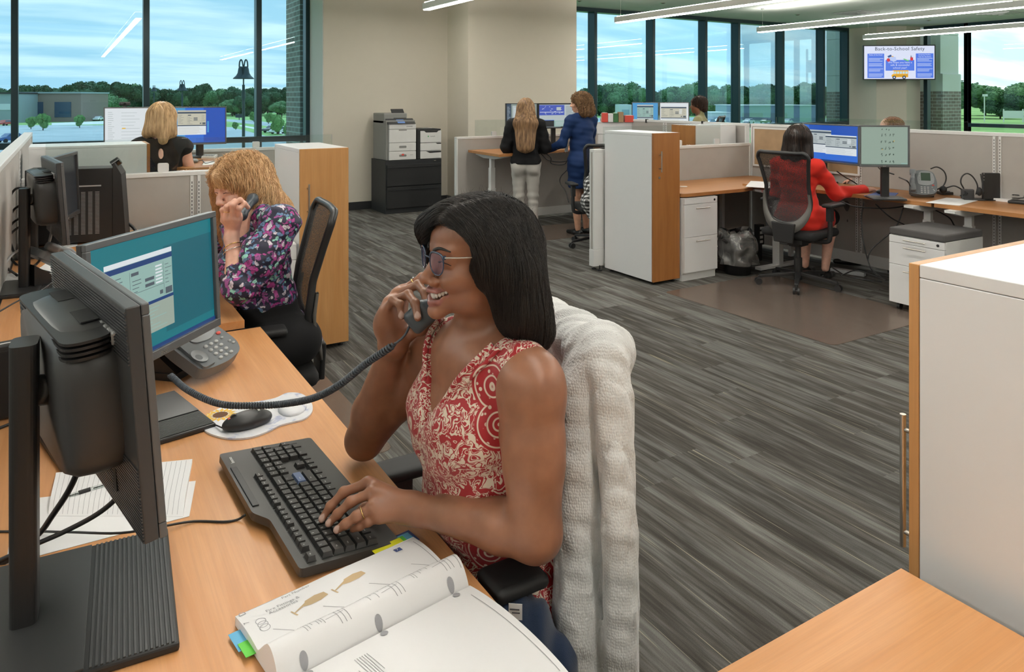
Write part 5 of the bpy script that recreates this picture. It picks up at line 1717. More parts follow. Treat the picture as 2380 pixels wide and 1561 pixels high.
def floral():
 m, n = newmat('floral_navy')
 tc = n.coord()
 w = n.n('ShaderNodeTexNoise', {'Scale': 30, 'Detail': 2}); n.link(tc, w.inputs['Vector'])
 off = n.n('ShaderNodeVectorMath', operation='SUBTRACT'); n.link(w.outputs['Color'], off.inputs[0]); off.inputs[1].default_value = (0.5, 0.5, 0.5)
 sc = n.n('ShaderNodeVectorMath', operation='SCALE'); n.link(off.outputs[0], sc.inputs[0]); sc.inputs['Scale'].default_value = 0.05
 add = n.n('ShaderNodeVectorMath', operation='ADD'); n.link(tc, add.inputs[0]); n.link(sc.outputs[0], add.inputs[1])
 vo = n.n('ShaderNodeTexVoronoi', {'Scale': 58, 'Randomness': 1.0}, feature='F1'); n.link(add.outputs[0], vo.inputs['Vector'])
 sp = n.n('ShaderNodeSeparateXYZ'); n.link(vo.outputs['Color'], sp.inputs[0])
 pal = n.ramp(sp.outputs[0], [(0.0, (0.012, 0.012, 0.04)), (0.20, (0.012, 0.012, 0.04)), (0.22, (0.38, 0.04, 0.24)), (0.40, (0.30, 0.07, 0.26)), (0.47, (0.12, 0.22, 0.38)), (0.66, (0.16, 0.30, 0.45)),
         (0.68, (0.62, 0.55, 0.62)), (0.80, (0.55, 0.5, 0.6)), (0.82, (0.30, 0.07, 0.25)), (0.90, (0.3, 0.06, 0.22)), (0.92, (0.28, 0.60, 0.50))], 'CONSTANT')
 shape = n.ramp(vo.outputs['Distance'], [(0.54, 1.0), (0.62, 0.0)])
 vein = n.noise(add.outputs[0], 120, 2, 0.6)
 pal = n.mix(n.ramp(vein, [(0.5, 0.0), (0.62, 0.55)]), pal, (0.012, 0.012, 0.04))
 n.link(n.mix(shape, (0.010, 0.011, 0.032), pal), n.b.inputs['Base Color'])
 n.b.inputs['Roughness'].default_value = 0.6
floral()
def knit():
 m, n = newmat('cable_knit')
 tc = n.coord()
 sp = n.n('ShaderNodeSeparateXYZ'); n.link(tc, sp.inputs[0])
 wv = n.noise(tc, 14, 2)
 across = n.math('ADD', n.math('ADD', sp.outputs[1], sp.outputs[0]), n.math('MULTIPLY', wv, 0.006))
 rib = n.math('SINE', n.math('MULTIPLY', across, 1150))
 row = n.math('SINE', n.math('MULTIPLY', n.math('ADD', sp.outputs[2], n.math('MULTIPLY', rib, 0.0012)), 1300))
 # cables: slow columns with a twisting phase
 cab = n.math('SINE', n.math('ADD', n.math('MULTIPLY', across, 95), n.math('MULTIPLY', n.math('SINE', n.math('MULTIPLY', sp.outputs[2], 85)), 1.2)))
 mp = n.n('ShaderNodeMapping', {'Scale': (1, 1, .62)}); n.link(tc, mp.inputs[0])
 vo = n.n('ShaderNodeTexVoronoi', {'Scale': 290, 'Randomness': 0.5}, feature='F1'); n.link(mp.outputs[0], vo.inputs['Vector'])
 h = n.math('ADD', n.math('MULTIPLY', rib, 0.05), n.math('ADD', n.math('MULTIPLY', vo.outputs['Distance'], -0.7), n.math('MULTIPLY', cab, 1.1)))
 col = n.mix(n.ramp(wv, [(0.3, 0.0), (0.7, 1.0)]), (0.58, 0.58, 0.575), (0.70, 0.70, 0.69))
 n.link(col, n.b.inputs['Base Color'])
 n.b.inputs['Roughness'].default_value = 0.95
 n.b.inputs['Sheen Weight'].default_value = 0.4
 n.bump(h, 1.0, 0.0022)
knit()
def mesh_fabric():
 """see-through woven chair mesh"""
 m, n = newmat('chair_mesh')
 tc = n.coord((1, 1, 1))
 vo = n.n('ShaderNodeTexVoronoi', {'Scale': 260}, feature='F1'); n.link(tc, vo.inputs['Vector'])
 hole = n.ramp(vo.outputs['Distance'], [(0.36, 0.42), (0.46, 0.10)])
 tr = n.n('ShaderNodeBsdfTransparent')
 n.b.inputs['Base Color'].default_value = (0.02, 0.02, 0.021, 1)
 n.b.inputs['Roughness'].default_value = 0.7
 mx = n.n('ShaderNodeMixShader'); n.link(hole, mx.inputs[0]); n.link(n.b.outputs[0], mx.inputs[1]); n.link(tr.outputs[0], mx.inputs[2])
 n.link(mx.outputs[0], n.out.inputs['Surface'])
mesh_fabric()
m_, n_ = newmat('plaid')
sp_ = n_.n('ShaderNodeSeparateXYZ'); n_.link(n_.coord(), sp_.inputs[0])
a_ = n_.math('GREATER_THAN', n_.math('FRACT', n_.math('MULTIPLY', n_.math('ADD', sp_.outputs[0], sp_.outputs[1]), 26)), 0.5)
b_ = n_.math('GREATER_THAN', n_.math('FRACT', n_.math('MULTIPLY', sp_.outputs[2], 26)), 0.5)
n_.link(n_.ramp(n_.math('MULTIPLY', n_.math('ADD', a_, b_), 0.5), [(0.0, 0.65), (0.4, 0.12), (0.9, 0.012)], 'CONSTANT'), n_.b.inputs['Base Color'])
n_.b.inputs['Roughness'].default_value = 0.9
# ---------------------------------------------------------------- heads and hands
def head_frame(c, yaw, pitch=0.0, roll=0.0):
 """c: point between the ears at eye level; local +y is where the face looks, yaw = world heading of the gaze"""
 M = Matrix.Rotation(yaw - PI / 2, 4, 'Z') @ Matrix.Rotation(pitch, 4, 'X') @ Matrix.Rotation(roll, 4, 'Y')
 M.translation = Vector(c)
 return M
def head_sculpt(M, scale=1.0, smile=0.5, teeth=False, wide_nose=0.0, full_lips=0.0, chin=0.0, lipf=0.0):
 M = M @ Matrix.Scale(1, 4)
 s = Sculpt(M)
 k = scale
 def c(*a):
  return [x * k for x in a]
 s.ell(c(0, -.012, .034), c(.074, .092, .073), .03)
 s.ell(c(0, .030, .034), c(.062, .058, .058), .03)
 s.ell(c(0, .026, -.030), c(.062, .058, .066), .03)
 s.ell(c(0, .018, -.072), c(.050, .058, .040), .03)
 s.ell(c(0, .068 + chin, -.100), c(.021, .017, .016), .03)
 for x in (-1, 1):
  s.ell(c(x * .042, .048, -.030), c(.022, .024, .020), .02)
  s.ell(c(x * .034, .068, -.042 + smile * .004), c(.019, .018 + .004 * smile, .017), .016)
  s.ell(c(x * .032, .100, .002), c(.019, .014, .012), .014, op=-1)
  s.cap(c(x * .012, .084, .018), c(x * .046, .070, .020), .0085 * k, .007 * k, .012)
  s.ell(c(x * .032, .0705, .000), c(.0165, .0155, .0125), .006)
  s.cap(c(x * .020, .082, -.0105), c(x * .044, .074, -.009), .0035 * k, .003 * k, .006)
  s.ell(c(x * .076, -.010, -.012), c(.007, .018, .029), .006, rot=(-.15, 0, x * -.35))
 # nose
 s.cap(c(0, .082, .008), c(0, .104, -.032), .0075 * k, .0105 * k, .012)
 s.ell(c(0, .107, -.036), c(.0125 + wide_nose * .003, .0125, .0105), .008)
 for x in (-1, 1):
  s.ell(c(x * (.0125 + wide_nose * .0045), .097, -.041), c(.0085 + wide_nose * .0015, .0115, .0085), .006)
  s.ell(c(x * (.0075 + wide_nose * .002), .104, -.0495), c(.0038, .0055, .003), .002, op=-1)
 # muzzle and lips
 s.ell(c(0, .070 + lipf * .8, -.068), c(.032, .024, .022), .014)
 r0 = .0048 + full_lips * .002
 cz = -.064 + smile * .006
 op = .0045 + (.0055 if teeth else 0.0)
 f = lipf
 if teeth:
  up = [c(-.0365, .063, -.0565), c(-.020, .0855 + f, -.0600), c(0, .0940 + f, -.0585), c(.020, .0855 + f, -.0600), c(.0365, .063, -.0565)]
  lo = [c(-.0365, .063, -.0570), c(-.019, .0845 + f, -.0770), c(0, .0905 + f, -.0830), c(.019, .0845 + f, -.0770), c(.0365, .063, -.0570)]
  gap = [c(-.033, .066, -.0580), c(-.019, .0865 + f, -.0680), c(0, .0945 + f, -.0705), c(.019, .0865 + f, -.0680), c(.033, .066, -.0580)]
 else:
  up = [c(-.031, .072, cz), c(-.017, .0875 + f, -.0625 + op * .4), c(0, .0945 + f, -.0605 + op * .4), c(.017, .0875 + f, -.0625 + op * .4), c(.031, .072, cz)]
  lo = [c(-.031, .072, cz - .001), c(-.017, .0855 + f, -.0745 - op * .8), c(0, .0915 + f, -.0775 - op), c(.017, .0855 + f, -.0745 - op * .8), c(.031, .072, cz - .001)]
 s.chain(up, [.002 * k, r0 * .9 * k, r0 * k, r0 * .9 * k, .002 * k], .003)
 s.chain(lo, [.002 * k, r0 * k, (r0 + .001) * k, r0 * k, .002 * k], .003)
 if teeth:
  for dy in (0.004, -.004, -.012):
   s.chain([[q[0], q[1] + dy, q[2]] for q in gap], [.0018 * k, .0062 * k, .0076 * k, .0062 * k, .0018 * k], .0015, op=-1)
 lips = Sculpt(M)
 lips.chain(up, [.003 * k, (r0 + .0010) * k, (r0 + .0014) * k, (r0 + .0010) * k, .003 * k], .004)
 lips.chain(lo, [.003 * k, (r0 + .0014) * k, (r0 + .0022) * k, (r0 + .0014) * k, .003 * k], .004)
 for x in (-1, 1):   # smile folds
  if smile > 0.6:
   s.cap(c(x * .026, .090, -.048), c(x * .042, .072, -.074), .0018 * k, .0022 * k, .007, op=-1)
 return s, lips
def arc_tube(M, pts, r, name, mat, parent, n=14):
 m = MB(); m.M = M
 m.tube(bez(pts, n), r, 6)
 return m.build(name, mat, parent, world=True)
def face_details(M, parent, scale=1.0, brow='lash', lash='lash', teeth=False, lipf=0.0, skin=None, bw=.0024):
 k = scale
 for x in (-1, 1):
  lp = bez([(x * .017 * k, .090 * k, -.0035 * k), (x * .032 * k, .092 * k, -.0005 * k), (x * .045 * k, .083 * k, -.003 * k), (x * .052 * k, .076 * k, -.006 * k)], 14)
  if skin is not None:
   P = np.array([M @ p for p in lp])
   for _ in range(5):
    P = P - (skin.ev(P) - .0003)[:, None] * grad(skin.ev, P)
   lp = [M.inverted() @ Vector(p) for p in P]
  m = MB(); m.M = M
  m.tube(lp, [.0013 * k * (1 - .6 * i / len(lp)) for i in range(len(lp))], 6)
  m.build('eyelash', lash, parent, world=True)
  m = MB(); m.M = M
  pts = bez([(x * .012 * k, .0925 * k, .0185 * k), (x * .028 * k, .0905 * k, .0245 * k), (x * .050 * k, .0745 * k, .0205 * k)], 14)
  if skin is not None:
   P = np.array([M @ p for p in pts])
   for _ in range(5):
    P = P - (skin.ev(P) - .0002)[:, None] * grad(skin.ev, P)
   pts = [M.inverted() @ Vector(p) for p in P]
  m.tube(pts, [bw * k * (1 - 0.75 * (i / len(pts)) ** 2) for i in range(len(pts))], 6)
  m.build('eyebrow', brow, parent, world=True)
 if teeth:
  m = MB(); m.M = M
  for i in range(-5, 6):
   a = i * 0.225
   rr = .0290 * k
   cx, cy = rr * math.sin(a), (.0570 + lipf + .0290 * math.cos(a)) * k
   m.ball((cx, cy, (-.0685 + abs(i) ** 1.6 * .0007) * k), (.0040 * k, .0035 * k, (.0082 - abs(i) * .0007) * k), 10)
  m.build('teeth', 'tooth', parent, world=True)
def finger(s, joints, r0=.0092, r1=.0068, k=.006):
 n = len(joints)
 rs = [r0 + (r1 - r0) * i / (n - 1) for i in range(n)]
 s.chain(joints, rs, k)
 for i in range(1, n - 1):
  s.ell(joints[i], [rs[i] * 1.06] * 3, .004)
def hand_at(s, M, side=1, curl=(0.5, 0.5, 0.5, 0.5), sc=1.0, thumb=0.4, k=.010):
 """generic hand. M: wrist frame, y along the fingers, z out of the back of the hand, x*side to the thumb"""
 s.setf(M)
 xs = (.026, .009, -.008, -.024); ys = (.082, .086, .081, .072)
 L = ((.040, .024, .020), (.044, .027, .021), (.041, .025, .020), (.032, .019, .018))
 for i in range(4):
  b = (xs[i] * side * sc, ys[i] * sc, 0)
  s.cap((xs[i] * side * 0.55 * sc, 0, 0), b, .0155 * sc, .0115 * sc, .014)
  pts = [b]; a = 0.15; y, z = b[1], b[2]
  for j in range(3):
   a += curl[i] * (0.8 if j else 0.9)
   y += L[i][j] * sc * math.cos(a); z -= L[i][j] * sc * math.sin(a)
   pts.append((b[0] * (1 + .08 * (j + 1) * (1 - min(1, curl[i]))), y, z))
  finger(s, pts, .0088 * sc, .0066 * sc)
 s.cap((0, .005, -.003), (0, .06, -.005), .021 * sc, .019 * sc, .015)
 t0 = (.020 * side * sc, .018 * sc, -.008 * sc)
 t1 = (.044 * side * sc, .048 * sc, -.020 * sc)
 t2 = (.050 * side * sc - thumb * .02 * side, .080 * sc, -.030 * sc)
 t3 = (.046 * side * sc - thumb * .035 * side, .104 * sc, -.036 * sc)
 finger(s, [t0, t1, t2, t3], .0125 * sc, .0075 * sc, .010)
 s.setf(None)
# ================================================================ the foreground woman
def v(px, py, d):
 return tuple(bd(px, py, d))
wm_loc = (0.80, 1.40, 0.0)
W = thing('person', 'dark-haired woman in red patterned dress and glasses, phone at her ear, typing', 'person', wm_loc)
HC = bd(1109, 588, 1.515)
YAWF = math.atan2(0.075, -0.997)
HM = head_frame(HC, YAWF, pitch=-0.02, roll=0.0)
HS = 1.045
hs, lips = head_sculpt(HM, HS, smile=1.0, teeth=True, wide_nose=1.0, full_lips=.45, chin=.019, lipf=.007)
SL = V3(v(1238, 888, 1.405)); SR = V3(v(1008, 812, 1.72))
EL = V3(v(1243, 1238, 1.355)); WL = V3(v(972, 1184, 1.465))
ER = V3(v(846, 1022, 1.79)); WR = V3(v(914, 800, 1.668))
CH = (SL + SR) / 2
def body_main():
 s = Sculpt()
 # torso, axis along y
 s.ell((0.765, 1.372, 0.985), (0.105, 0.165, 0.150), .05)
 s.ell((0.79, 1.365, 0.86), (0.10, 0.145, 0.12), .06)
 s.ell((0.745, 1.365, 0.80), (0.105, 0.145, 0.12), .06)
 s.ell((0.82, 1.365, 0.66), (0.125, 0.170, 0.14), .06)
 s.ell((0.83, 1.365, 0.575), (0.13, 0.175, 0.09), .05)
 for y in (1.305, 1.445):
  s.ell((0.700, y, 0.955), (0.066, 0.070, 0.070), .05)
 # shoulders, neck
 s.cap(SL + V3(-.005, .02, .0), SR + V3(0, -.02, .0), .045, .045, .05)
 nb = V3(0.748, 1.372, 1.125)
 nt = np.array(HM @ Vector((0, -.022, -.055)))
 s.cap(nb, nt, .060, .050, .03)
 s.cap(nb + V3(0.03, 0, .0), SL + V3(.0, .04, .03), .038, .034, .05)
 s.cap(nb + V3(0.03, 0, .0), SR + V3(.0, -.04, .03), .038, .034, .05)
 s.ell((0.72, 1.372, 1.08), (0.055, 0.10, 0.05), .04)
 # left arm (near)
 s.ell(SL + V3(0, -.004, -.020), (.058, .056, .062), .03)
 s.cap(SL, SL + (EL - SL) * .55, .056, .055, .03)
 s.cap(SL + (EL - SL) * .4, EL, .057, .048, .02)
 m = EL + (WL - EL) * .28
 s.cap(EL, m, .046, .044, .02); s.cap(m, WL, .044, .0265, .02)
 # right arm (far)
 s.ell(SR + V3(0, .0, -.01), (.055, .055, .06), .03)
 s.cap(SR, SR + (ER - SR) * .5, .052, .052, .03)
 s.cap(SR + (ER - SR) * .4, ER, .053, .042, .02)
 m = ER + (WR - ER) * .3
 s.cap(ER, m, .043, .046, .02); s.cap(m, WR, .046, .027, .02)
 # legs under the desk
 for y in (1.28, 1.45):
  kn = V3(0.42, y, 0.56); an = V3(0.50, y, 0.10)
  s.cap((0.83, y, 0.575), kn, .088, .062, .04); s.cap(kn, an, .056, .038, .03)
  s.cap(an, an + V3(-.13, 0, -.055), .038, .028, .02)
 return s
bs = body_main()
def left_hand(s):
 w = V3(v(955, 1180, 1.470))
 F = {'index': [(856, 1122, 1.505), (799, 1143, 1.500), (768, 1176, 1.487), (748, 1206, 1.478)],
   'middle': [(866, 1144, 1.475), (815, 1166, 1.462), (785, 1194, 1.455), (764, 1216, 1.452)],
   'ring': [(868, 1178, 1.447), (829, 1199, 1.437), (804, 1217, 1.434), (783, 1231, 1.434)],
   'little': [(884, 1200, 1.440), (856, 1212, 1.440), (836, 1222, 1.444), (820, 1229, 1.447)]}
 s.cap(WL, w, .028, .026, .015)
 for kx, js in F.items():
  J = [V3(v(*j)) for j in js]
  s.cap(w, J[0], .0215, .0135, .016)
  finger(s, J, .0102 if kx != 'little' else .0086, .0074 if kx != 'little' else .0066, .007)
 th = [V3(v(925, 1165, 1.50)), V3(v(880, 1163, 1.525)), V3(v(848, 1182, 1.525)), V3(v(822, 1200, 1.52))]
 finger(s, th, .014, .0085, .010)
 return F
LF = left_hand(bs)
def right_hand(s):
 w = V3(v(914, 795, 1.668))
 F = {'little': [(897, 722, 1.640), (913, 697, 1.618), (930, 707, 1.600), (933, 735, 1.590)],
   'ring': [(905, 702, 1.655), (949, 684, 1.625), (965, 704, 1.590), (971, 738, 1.562)],
   'middle': [(922, 684, 1.675), (972, 661, 1.655), (988, 680, 1.620), (990, 706, 1.600)],
   'index': [(938, 675, 1.690), (981, 644, 1.700), (1004, 640, 1.680), (1022, 646, 1.660)]}
 s.cap(WR, w, .028, .027, .015)
 for kx, js in F.items():
  J = [V3(v(*j)) for j in js]
  s.cap(w, J[0], .024, .0145, .018)
  finger(s, J, .0105 if kx != 'little' else .0092, .0080 if kx != 'little' else .0072, .006)
 s.ell(v(888, 755, 1.650), (.020, .020, .030), .02)
 th = [V3(v(922, 772, 1.68)), V3(v(950, 776, 1.672)), V3(v(978, 766, 1.655)), V3(v(1000, 748, 1.640))]
 finger(s, th, .0150, .0090, .012)
 return F
RF = right_hand(bs)
full = bs.merged(hs)
def nails(P):
 out = np.zeros(len(P))
 for F, names in ((LF, ('index', 'middle', 'ring')), (RF, ('ring', 'little'))):
  for nme in names:
   tip = V3(v(*F[nme][-1])); prev = V3(v(*F[nme][-2]))
   dd = tip - prev; dd /= np.linalg.norm(dd)
   # the nail sits on the outer side of the last joint, towards the viewer and up
   camv = V3(0, 0, EYE) - tip; camv /= np.linalg.norm(camv)
   side = camv + V3(0, 0, .6); side -= dd * (side @ dd); side /= np.linalg.norm(side)
   q = P - (tip + side * .007 - dd * .001)
   out = np.maximum(out, np.clip(1.6 - (np.abs(q @ dd) / .0075 + np.linalg.norm(q - np.outer(q @ dd, dd), axis=1) / .0062), 0, .2) * 5)
 return np.clip(out, 0, 1)
# head fine, hands fine, the rest coarser; the pieces share one surface
hz = float((HM @ Vector((0, 0, -.128))).z)
def cut(P, d):
 return d
parts = [net(full, .0021, lo=(0.55, 1.18, hz - .02), hi=(0.95, 1.52, 1.6))]
def boxcut(c, r):
 c = V3(c)
 return c - r, c + r
hl0, hl1 = boxcut(v(850, 1175, 1.47), .12)
hr0, hr1 = boxcut(v(950, 720, 1.63), .115)
parts.append(net(bs, .0022, lo=hl0, hi=hl1)); parts.append(net(bs, .0022, lo=hr0, hi=hr1))
rest = net(full, .0055)
V_, Q_ = rest
cc = V_[Q_].mean(1)
inside = (cc[:, 2] > hz + .008) & (cc[:, 2] < 1.6) & (cc[:, 0] > .57) & (cc[:, 0] < .93) & (cc[:, 1] > 1.2) & (cc[:, 1] < 1.5)
for a0, a1 in ((hl0, hl1), (hr0, hr1)):
 inside |= ((cc > a0 + .012) & (cc < a1 - .012)).all(1)
parts.append((V_, Q_[~inside]))
def clip_fine(VQ, lo, hi):
 V, Q = VQ
 c = V[Q].mean(1)
 return V, Q[((c > lo) & (c < hi)).all(1)]
B0 = np.floor(hl0 / .0308) * .0308
VV, QQ = join_nets(parts)
sculpted('body', (VV, QQ), 'skin_deep', W, {'lip': lambda P: np.clip(1 - lips.ev(P) / .0012, 0, 1) * (lips.ev(P) < .0012), 'nail': nails}, 1)
face_details(HM, W, HS, 'hair_black', 'lash', True, .007, hs, .0036)
# ---------------------------------------------------------------- dress
ds = body_main()
tors = Sculpt(); tors.p = [p for p in ds.p]
# only the trunk, shoulders and thighs carry cloth
keep = ds.p[:6] + ds.p[6:12]
tors.p = ds.p[:6] + [ds.p[6]] + ds.p[8:11] + [ds.p[i] for i in (24, 27)] if False else ds.p[:12]
leg = Sculpt()
for y in (1.28, 1.45):
 leg.cap((0.83, y, 0.585), (0.42, y, 0.565), .098, .078, .05)
leg.ell((0.83, 1.365, 0.575), (.14, .18, .10), .05)
leg.cap((0.45, 1.30, 0.56), (0.45, 1.43, 0.56), .07, .07, .06)
# gathered cloth over the bust and crossing folds under it
tors.ell((0.694, 1.372, 0.940), (0.066, 0.125, 0.085), .05)
dressS = tors.merged(leg)
nbz = 1.125
def dress_cut(P, d):
 x, y, z = P[:, 0], P[:, 1], P[:, 2]
 ph = (y - 1.372) * 1.0
 fold = .0022 * np.sin(150 * (ph * .55 + (z - .9) * .35) + 3 * np.sin(9 * z)) * np.clip((x < .80).astype(float), 0, 1)
 low = np.clip((1.0 - z) / .12, 0, 1) * np.clip((z - .78) / .08, 0, 1)
 fold2 = .004 * np.sin(95 * (z * .8 - np.abs(ph - .02) * .5)) * low
 d = d - .0055 - fold * .6 - fold2
 # V neck: opening from the neck base down the front
 vz = .955
 half = (z - vz) * .62
 neck = np.maximum(np.abs(ph - .0) - half, x - .80)        # <0 inside the opening
 neck2 = np.sqrt((x - .752) ** 2 + (ph * .92) ** 2) - (.062 + np.clip(z - 1.10, 0, 1) * .8)
 d = np.maximum(d, -np.maximum(neck, -(z - vz)))
 d = np.maximum(d, -np.maximum(neck2, 1.075 - z))
 # armholes: keep a strap between the neck and the shoulder point
 la = np.linalg.norm((P - (SL + V3(.0, -.046, -.025))) / V3(1.15, .78, 1.35), axis=1) - .078
 ra = np.linalg.norm((P - (SR + V3(-.01, -.012, -.005))) / V3(1.25, .88, 1.40), axis=1) - .090
 d = np.maximum(d, -la); d = np.maximum(d, -ra)
 d = np.maximum(d, .42 - z)
 d = np.maximum(d, .47 - x)
 return d
sculpted('dress', net(dressS, .0042, dress_cut, pad=.03), 'paisley_red', W, it=2)
# cloth rolls along the V neck
def on_skin(p, off=.006):
 P = V3(p)[None]
 for _ in range(6):
  P = P - (bs.ev(P) - off)[:, None] * grad(bs.ev, P)
 return tuple(P[0])
for sgn, nm in ((-1, 'neckline'), (1, 'neckline')):
 for j in range(3):
  pts = []
  for t in np.linspace(0, 1, 14):
   z = .950 + t * .185
   ph = sgn * ((z - .955) * .62 + .006 + j * .010)
   x = .60 + .12 * t ** 1.6
   pts.append(on_skin((x, 1.372 + ph, z), .008 + .002 * (j == 0)))
  MB().tube(bez(pts, 40), .0065 - j * .0008, 8).build(nm, 'paisley_red', W, world=True)
# ---------------------------------------------------------------- hair: shoulder-length bob swept back
hv = Sculpt(HM)
k = HS
hv.ell((0, -.018, .036), (.088, .108, .0850), .03)
hv.ell((0, .040, .058), (.070, .050, .046), .03)
for x in (-1, 1):
 hv.cap((x * .066, -.010, .02), (x * .088, -.045, -.105), .034, .040, .05)
 hv.cap((x * .075, -.060, -.03), (x * .080, -.085, -.150), .045, .040, .05)
 hv.cap((x * .062, .030, .045), (x * .074, .012, -.02), .022, .022, .03)
hv.cap((0, -.08, .0), (0, -.105, -.150), .060, .048, .05)
hv.cap((.055, .075, .055), (.078, .070, -.012), .020, .012, .03)      # sweep falling on the far side of the brow
hv.cap((-.01, .070, .080), (.055, .080, .050), .022, .022, .03)
# keep the face clear
hv.ell((0, .100, -.045), (.062, .062, .085), .012, op=-1)
hv.ell((-.046, .086, -.045), (.050, .052, .085), .012, op=-1)
hv.ell((-.040, .105, .020), (.070, .076, .056), .008, op=-1)
hshell = net(hv, .0034)
hshell = (relax(*hshell, 1), hshell[1])
Rm = np.array(HM.to_3x3()); Om = np.array(HM.translation)
def to_l(P):
 return (P - Om) @ Rm
def dir_bob(P, t):
 q = to_l(P)
 n = len(P)
 d = np.zeros((n, 3))
 part = np.array([.018, .06, .12])
 # away from the parting, then down and slightly under
 side = np.sign(q[:, 0] + .03)
 d[:, 0] = side * np.clip(1.0 - (0.11 - q[:, 2]) * 9, 0.0, 1)
 fwd = (q[:, 0] > -.03) & (q[:, 1] > -.02)
 d[:, 1] = np.where(fwd, .55, -0.45 * np.clip((q[:, 2] + .02) * 9, 0.15, 1))
 d[:, 2] = -np.clip(.35 + (0.115 - q[:, 2]) * 7, .3, 1.2)
 return d @ Rm.T
roots = surf_points(hshell, 5200, 3, lambda c: to_l(c)[:, 2] > .015)
lv = np.random.RandomState(2).uniform(-.001, .0045, len(roots))
st1 = strands(hv.ev, roots, dir_bob, 22, .0105, lv, .00042, curl=.0016, cfreq=110, seed=4)
roots2 = surf_points(hshell, 2600, 5, lambda c: to_l(c)[:, 2] < .02)
st2 = strands(hv.ev, roots2, dir_bob, 12, .0100, np.random.RandomState(3).uniform(-.003, .004, len(roots2)), .0004, curl=.0016, cfreq=110, seed=6)
roots3 = surf_points(hshell, 4200, 15, lambda c: to_l(c)[:, 2] > .075)
st4 = strands(hv.ev, roots3, dir_bob, 9, .009, np.random.RandomState(5).uniform(.0, .005, len(roots3)), .0004, curl=.0016, cfreq=110, seed=16)
# short flyaways on the crown
r_ = np.random.RandomState(9)
fr = surf_points(hshell, 1500, 8, lambda c: to_l(c)[:, 2] > .03)
g_ = grad(hv.ev, fr)
dd_ = g_ + r_.normal(scale=.9, size=g_.shape); dd_ /= np.linalg.norm(dd_, axis=1, keepdims=True)
L_ = r_.uniform(.004, .014, (len(fr), 1, 1))
tt = np.linspace(0, 1, 6)[None, :, None]
fx = fr[:, None] + dd_[:, None] * L_ * tt + r_.normal(scale=.006, size=(len(fr), 1, 3)) * tt ** 2
st3 = tubes(fx, .00014)
VV, QQ = join_nets([hshell, st1, st2, st3, st4])
link('hair', np_mesh('hair', VV, QQ, 'hair_black'), W, 0, 2, True)
# ---------------------------------------------------------------- glasses
plain('acetate_blue', (0.02, 0.035, 0.075), 0.15, coat=0.6)
def lens_mat():
 m, n = newmat('lens_film')
 tr = n.n('ShaderNodeBsdfTransparent'); tr.inputs[0].default_value = (0.93, 0.92, 1.0, 1)
 gl = n.n('ShaderNodeBsdfGlossy'); gl.inputs['Roughness'].default_value = 0.05; gl.inputs[0].default_value = (0.7, 0.65, 1.0, 1)
 mx = n.n('ShaderNodeMixShader', {0: 0.24}); n.link(tr.outputs[0], mx.inputs[1]); n.link(gl.outputs[0], mx.inputs[2])
 n.link(mx.outputs[0], n.out.inputs['Surface'])
lens_mat()
gl = thing('eyeglasses', 'round dark blue eyeglasses with slim metal arms worn by the foreground woman', 'eyeglasses', tuple(HM @ Vector((0, .11, 0))))
def lens_pt(x, a, grow=0.0):
 w, h = .0245 + grow, .0235 + grow
 ca, sa = math.cos(a), math.sin(a)
 e = .62 if sa > 0 else .86
 u = w * math.copysign(abs(ca) ** e, ca) * (1.0 if sa > 0 else 1.0 - .10 * abs(sa)); z = h * math.copysign(abs(sa) ** e, sa)
 if z > 0: z *= .86
 wrap = .20
 return (x * (.0345 * k) + u * math.cos(wrap), .0985 * k - x * u * math.sin(wrap) - .0005, z - .001)
for x in (-1, 1):
 ring = [lens_pt(x, a) for a in np.linspace(0, 2 * PI, 49)[:-1]]
 rr = [.0013 + .0011 * max(0, math.sin(a)) for a in np.linspace(0, 2 * PI, 49)[:-1]]
 m = MB(); m.M = HM
 m.tube(ring, rr, 8, closed=True)
 m.build('rim', 'acetate_blue', gl, world=True)
 m = MB(); m.M = HM
 m.add(ring, [tuple(range(len(ring)))])
 m.build('lens', 'lens_film', gl, world=True)
 e = (x * .0600 * k, .0925 * k, .0135)
 m = MB(); m.M = HM
 m.cbox(e, (.004, .006, .008))
 m.build('hinge', 'acetate_blue', gl, 0.001, world=True)
 m = MB(); m.M = HM
 m.tube([(x * .0615 * k, .0925 * k, .0135), (x * .074 * k, .06 * k, .0125), (x * .081 * k, .0 * k, .010), (x * .079 * k, -.02 * k, -.006)], .0017, 6)
 m.build('temple_arm', 'steel', gl, world=True)
m = MB(); m.M = HM
m.tube(bez([(-.0125, .1025 * k, .006), (0, .1065 * k, .0085), (.0125, .1025 * k, .006)], 10), .0017, 8)
m.build('bridge', 'acetate_blue', gl, world=True)
# rings on her fingers
def finger_ring(p, axis, r, label, stone=False):
 t = thing('ring', label, 'ring', tuple(p))
 w = Vector(axis).normalized(); u = w.orthogonal().normalized(); q = w.cross(u)
 MB().tube([Vector(p) + (u * math.cos(a) + q * math.sin(a)) * r for a in np.linspace(0, 2 * PI, 25)[:-1]], .0013, 6, closed=True).build('band', 'gold', t, world=True)
 if stone:
  c = Vector(p) + Vector((-.2, -.1, 1)).normalized() * (r + .002)
  MB().ball(tuple(c), .0028, 8).build('stone', 'chrome', t, world=True)
a, b = V3(v(*LF['ring'][0])), V3(v(*LF['ring'][1]))
finger_ring(a * .35 + b * .65, b - a, .0112, 'gold band on the typing hand of the foreground woman')
a, b = V3(v(*RF['index'][0])), V3(v(*RF['index'][1]))
finger_ring(a * .45 + b * .55, b - a, .0108, 'gold ring with a stone on the hand holding the handset', True)
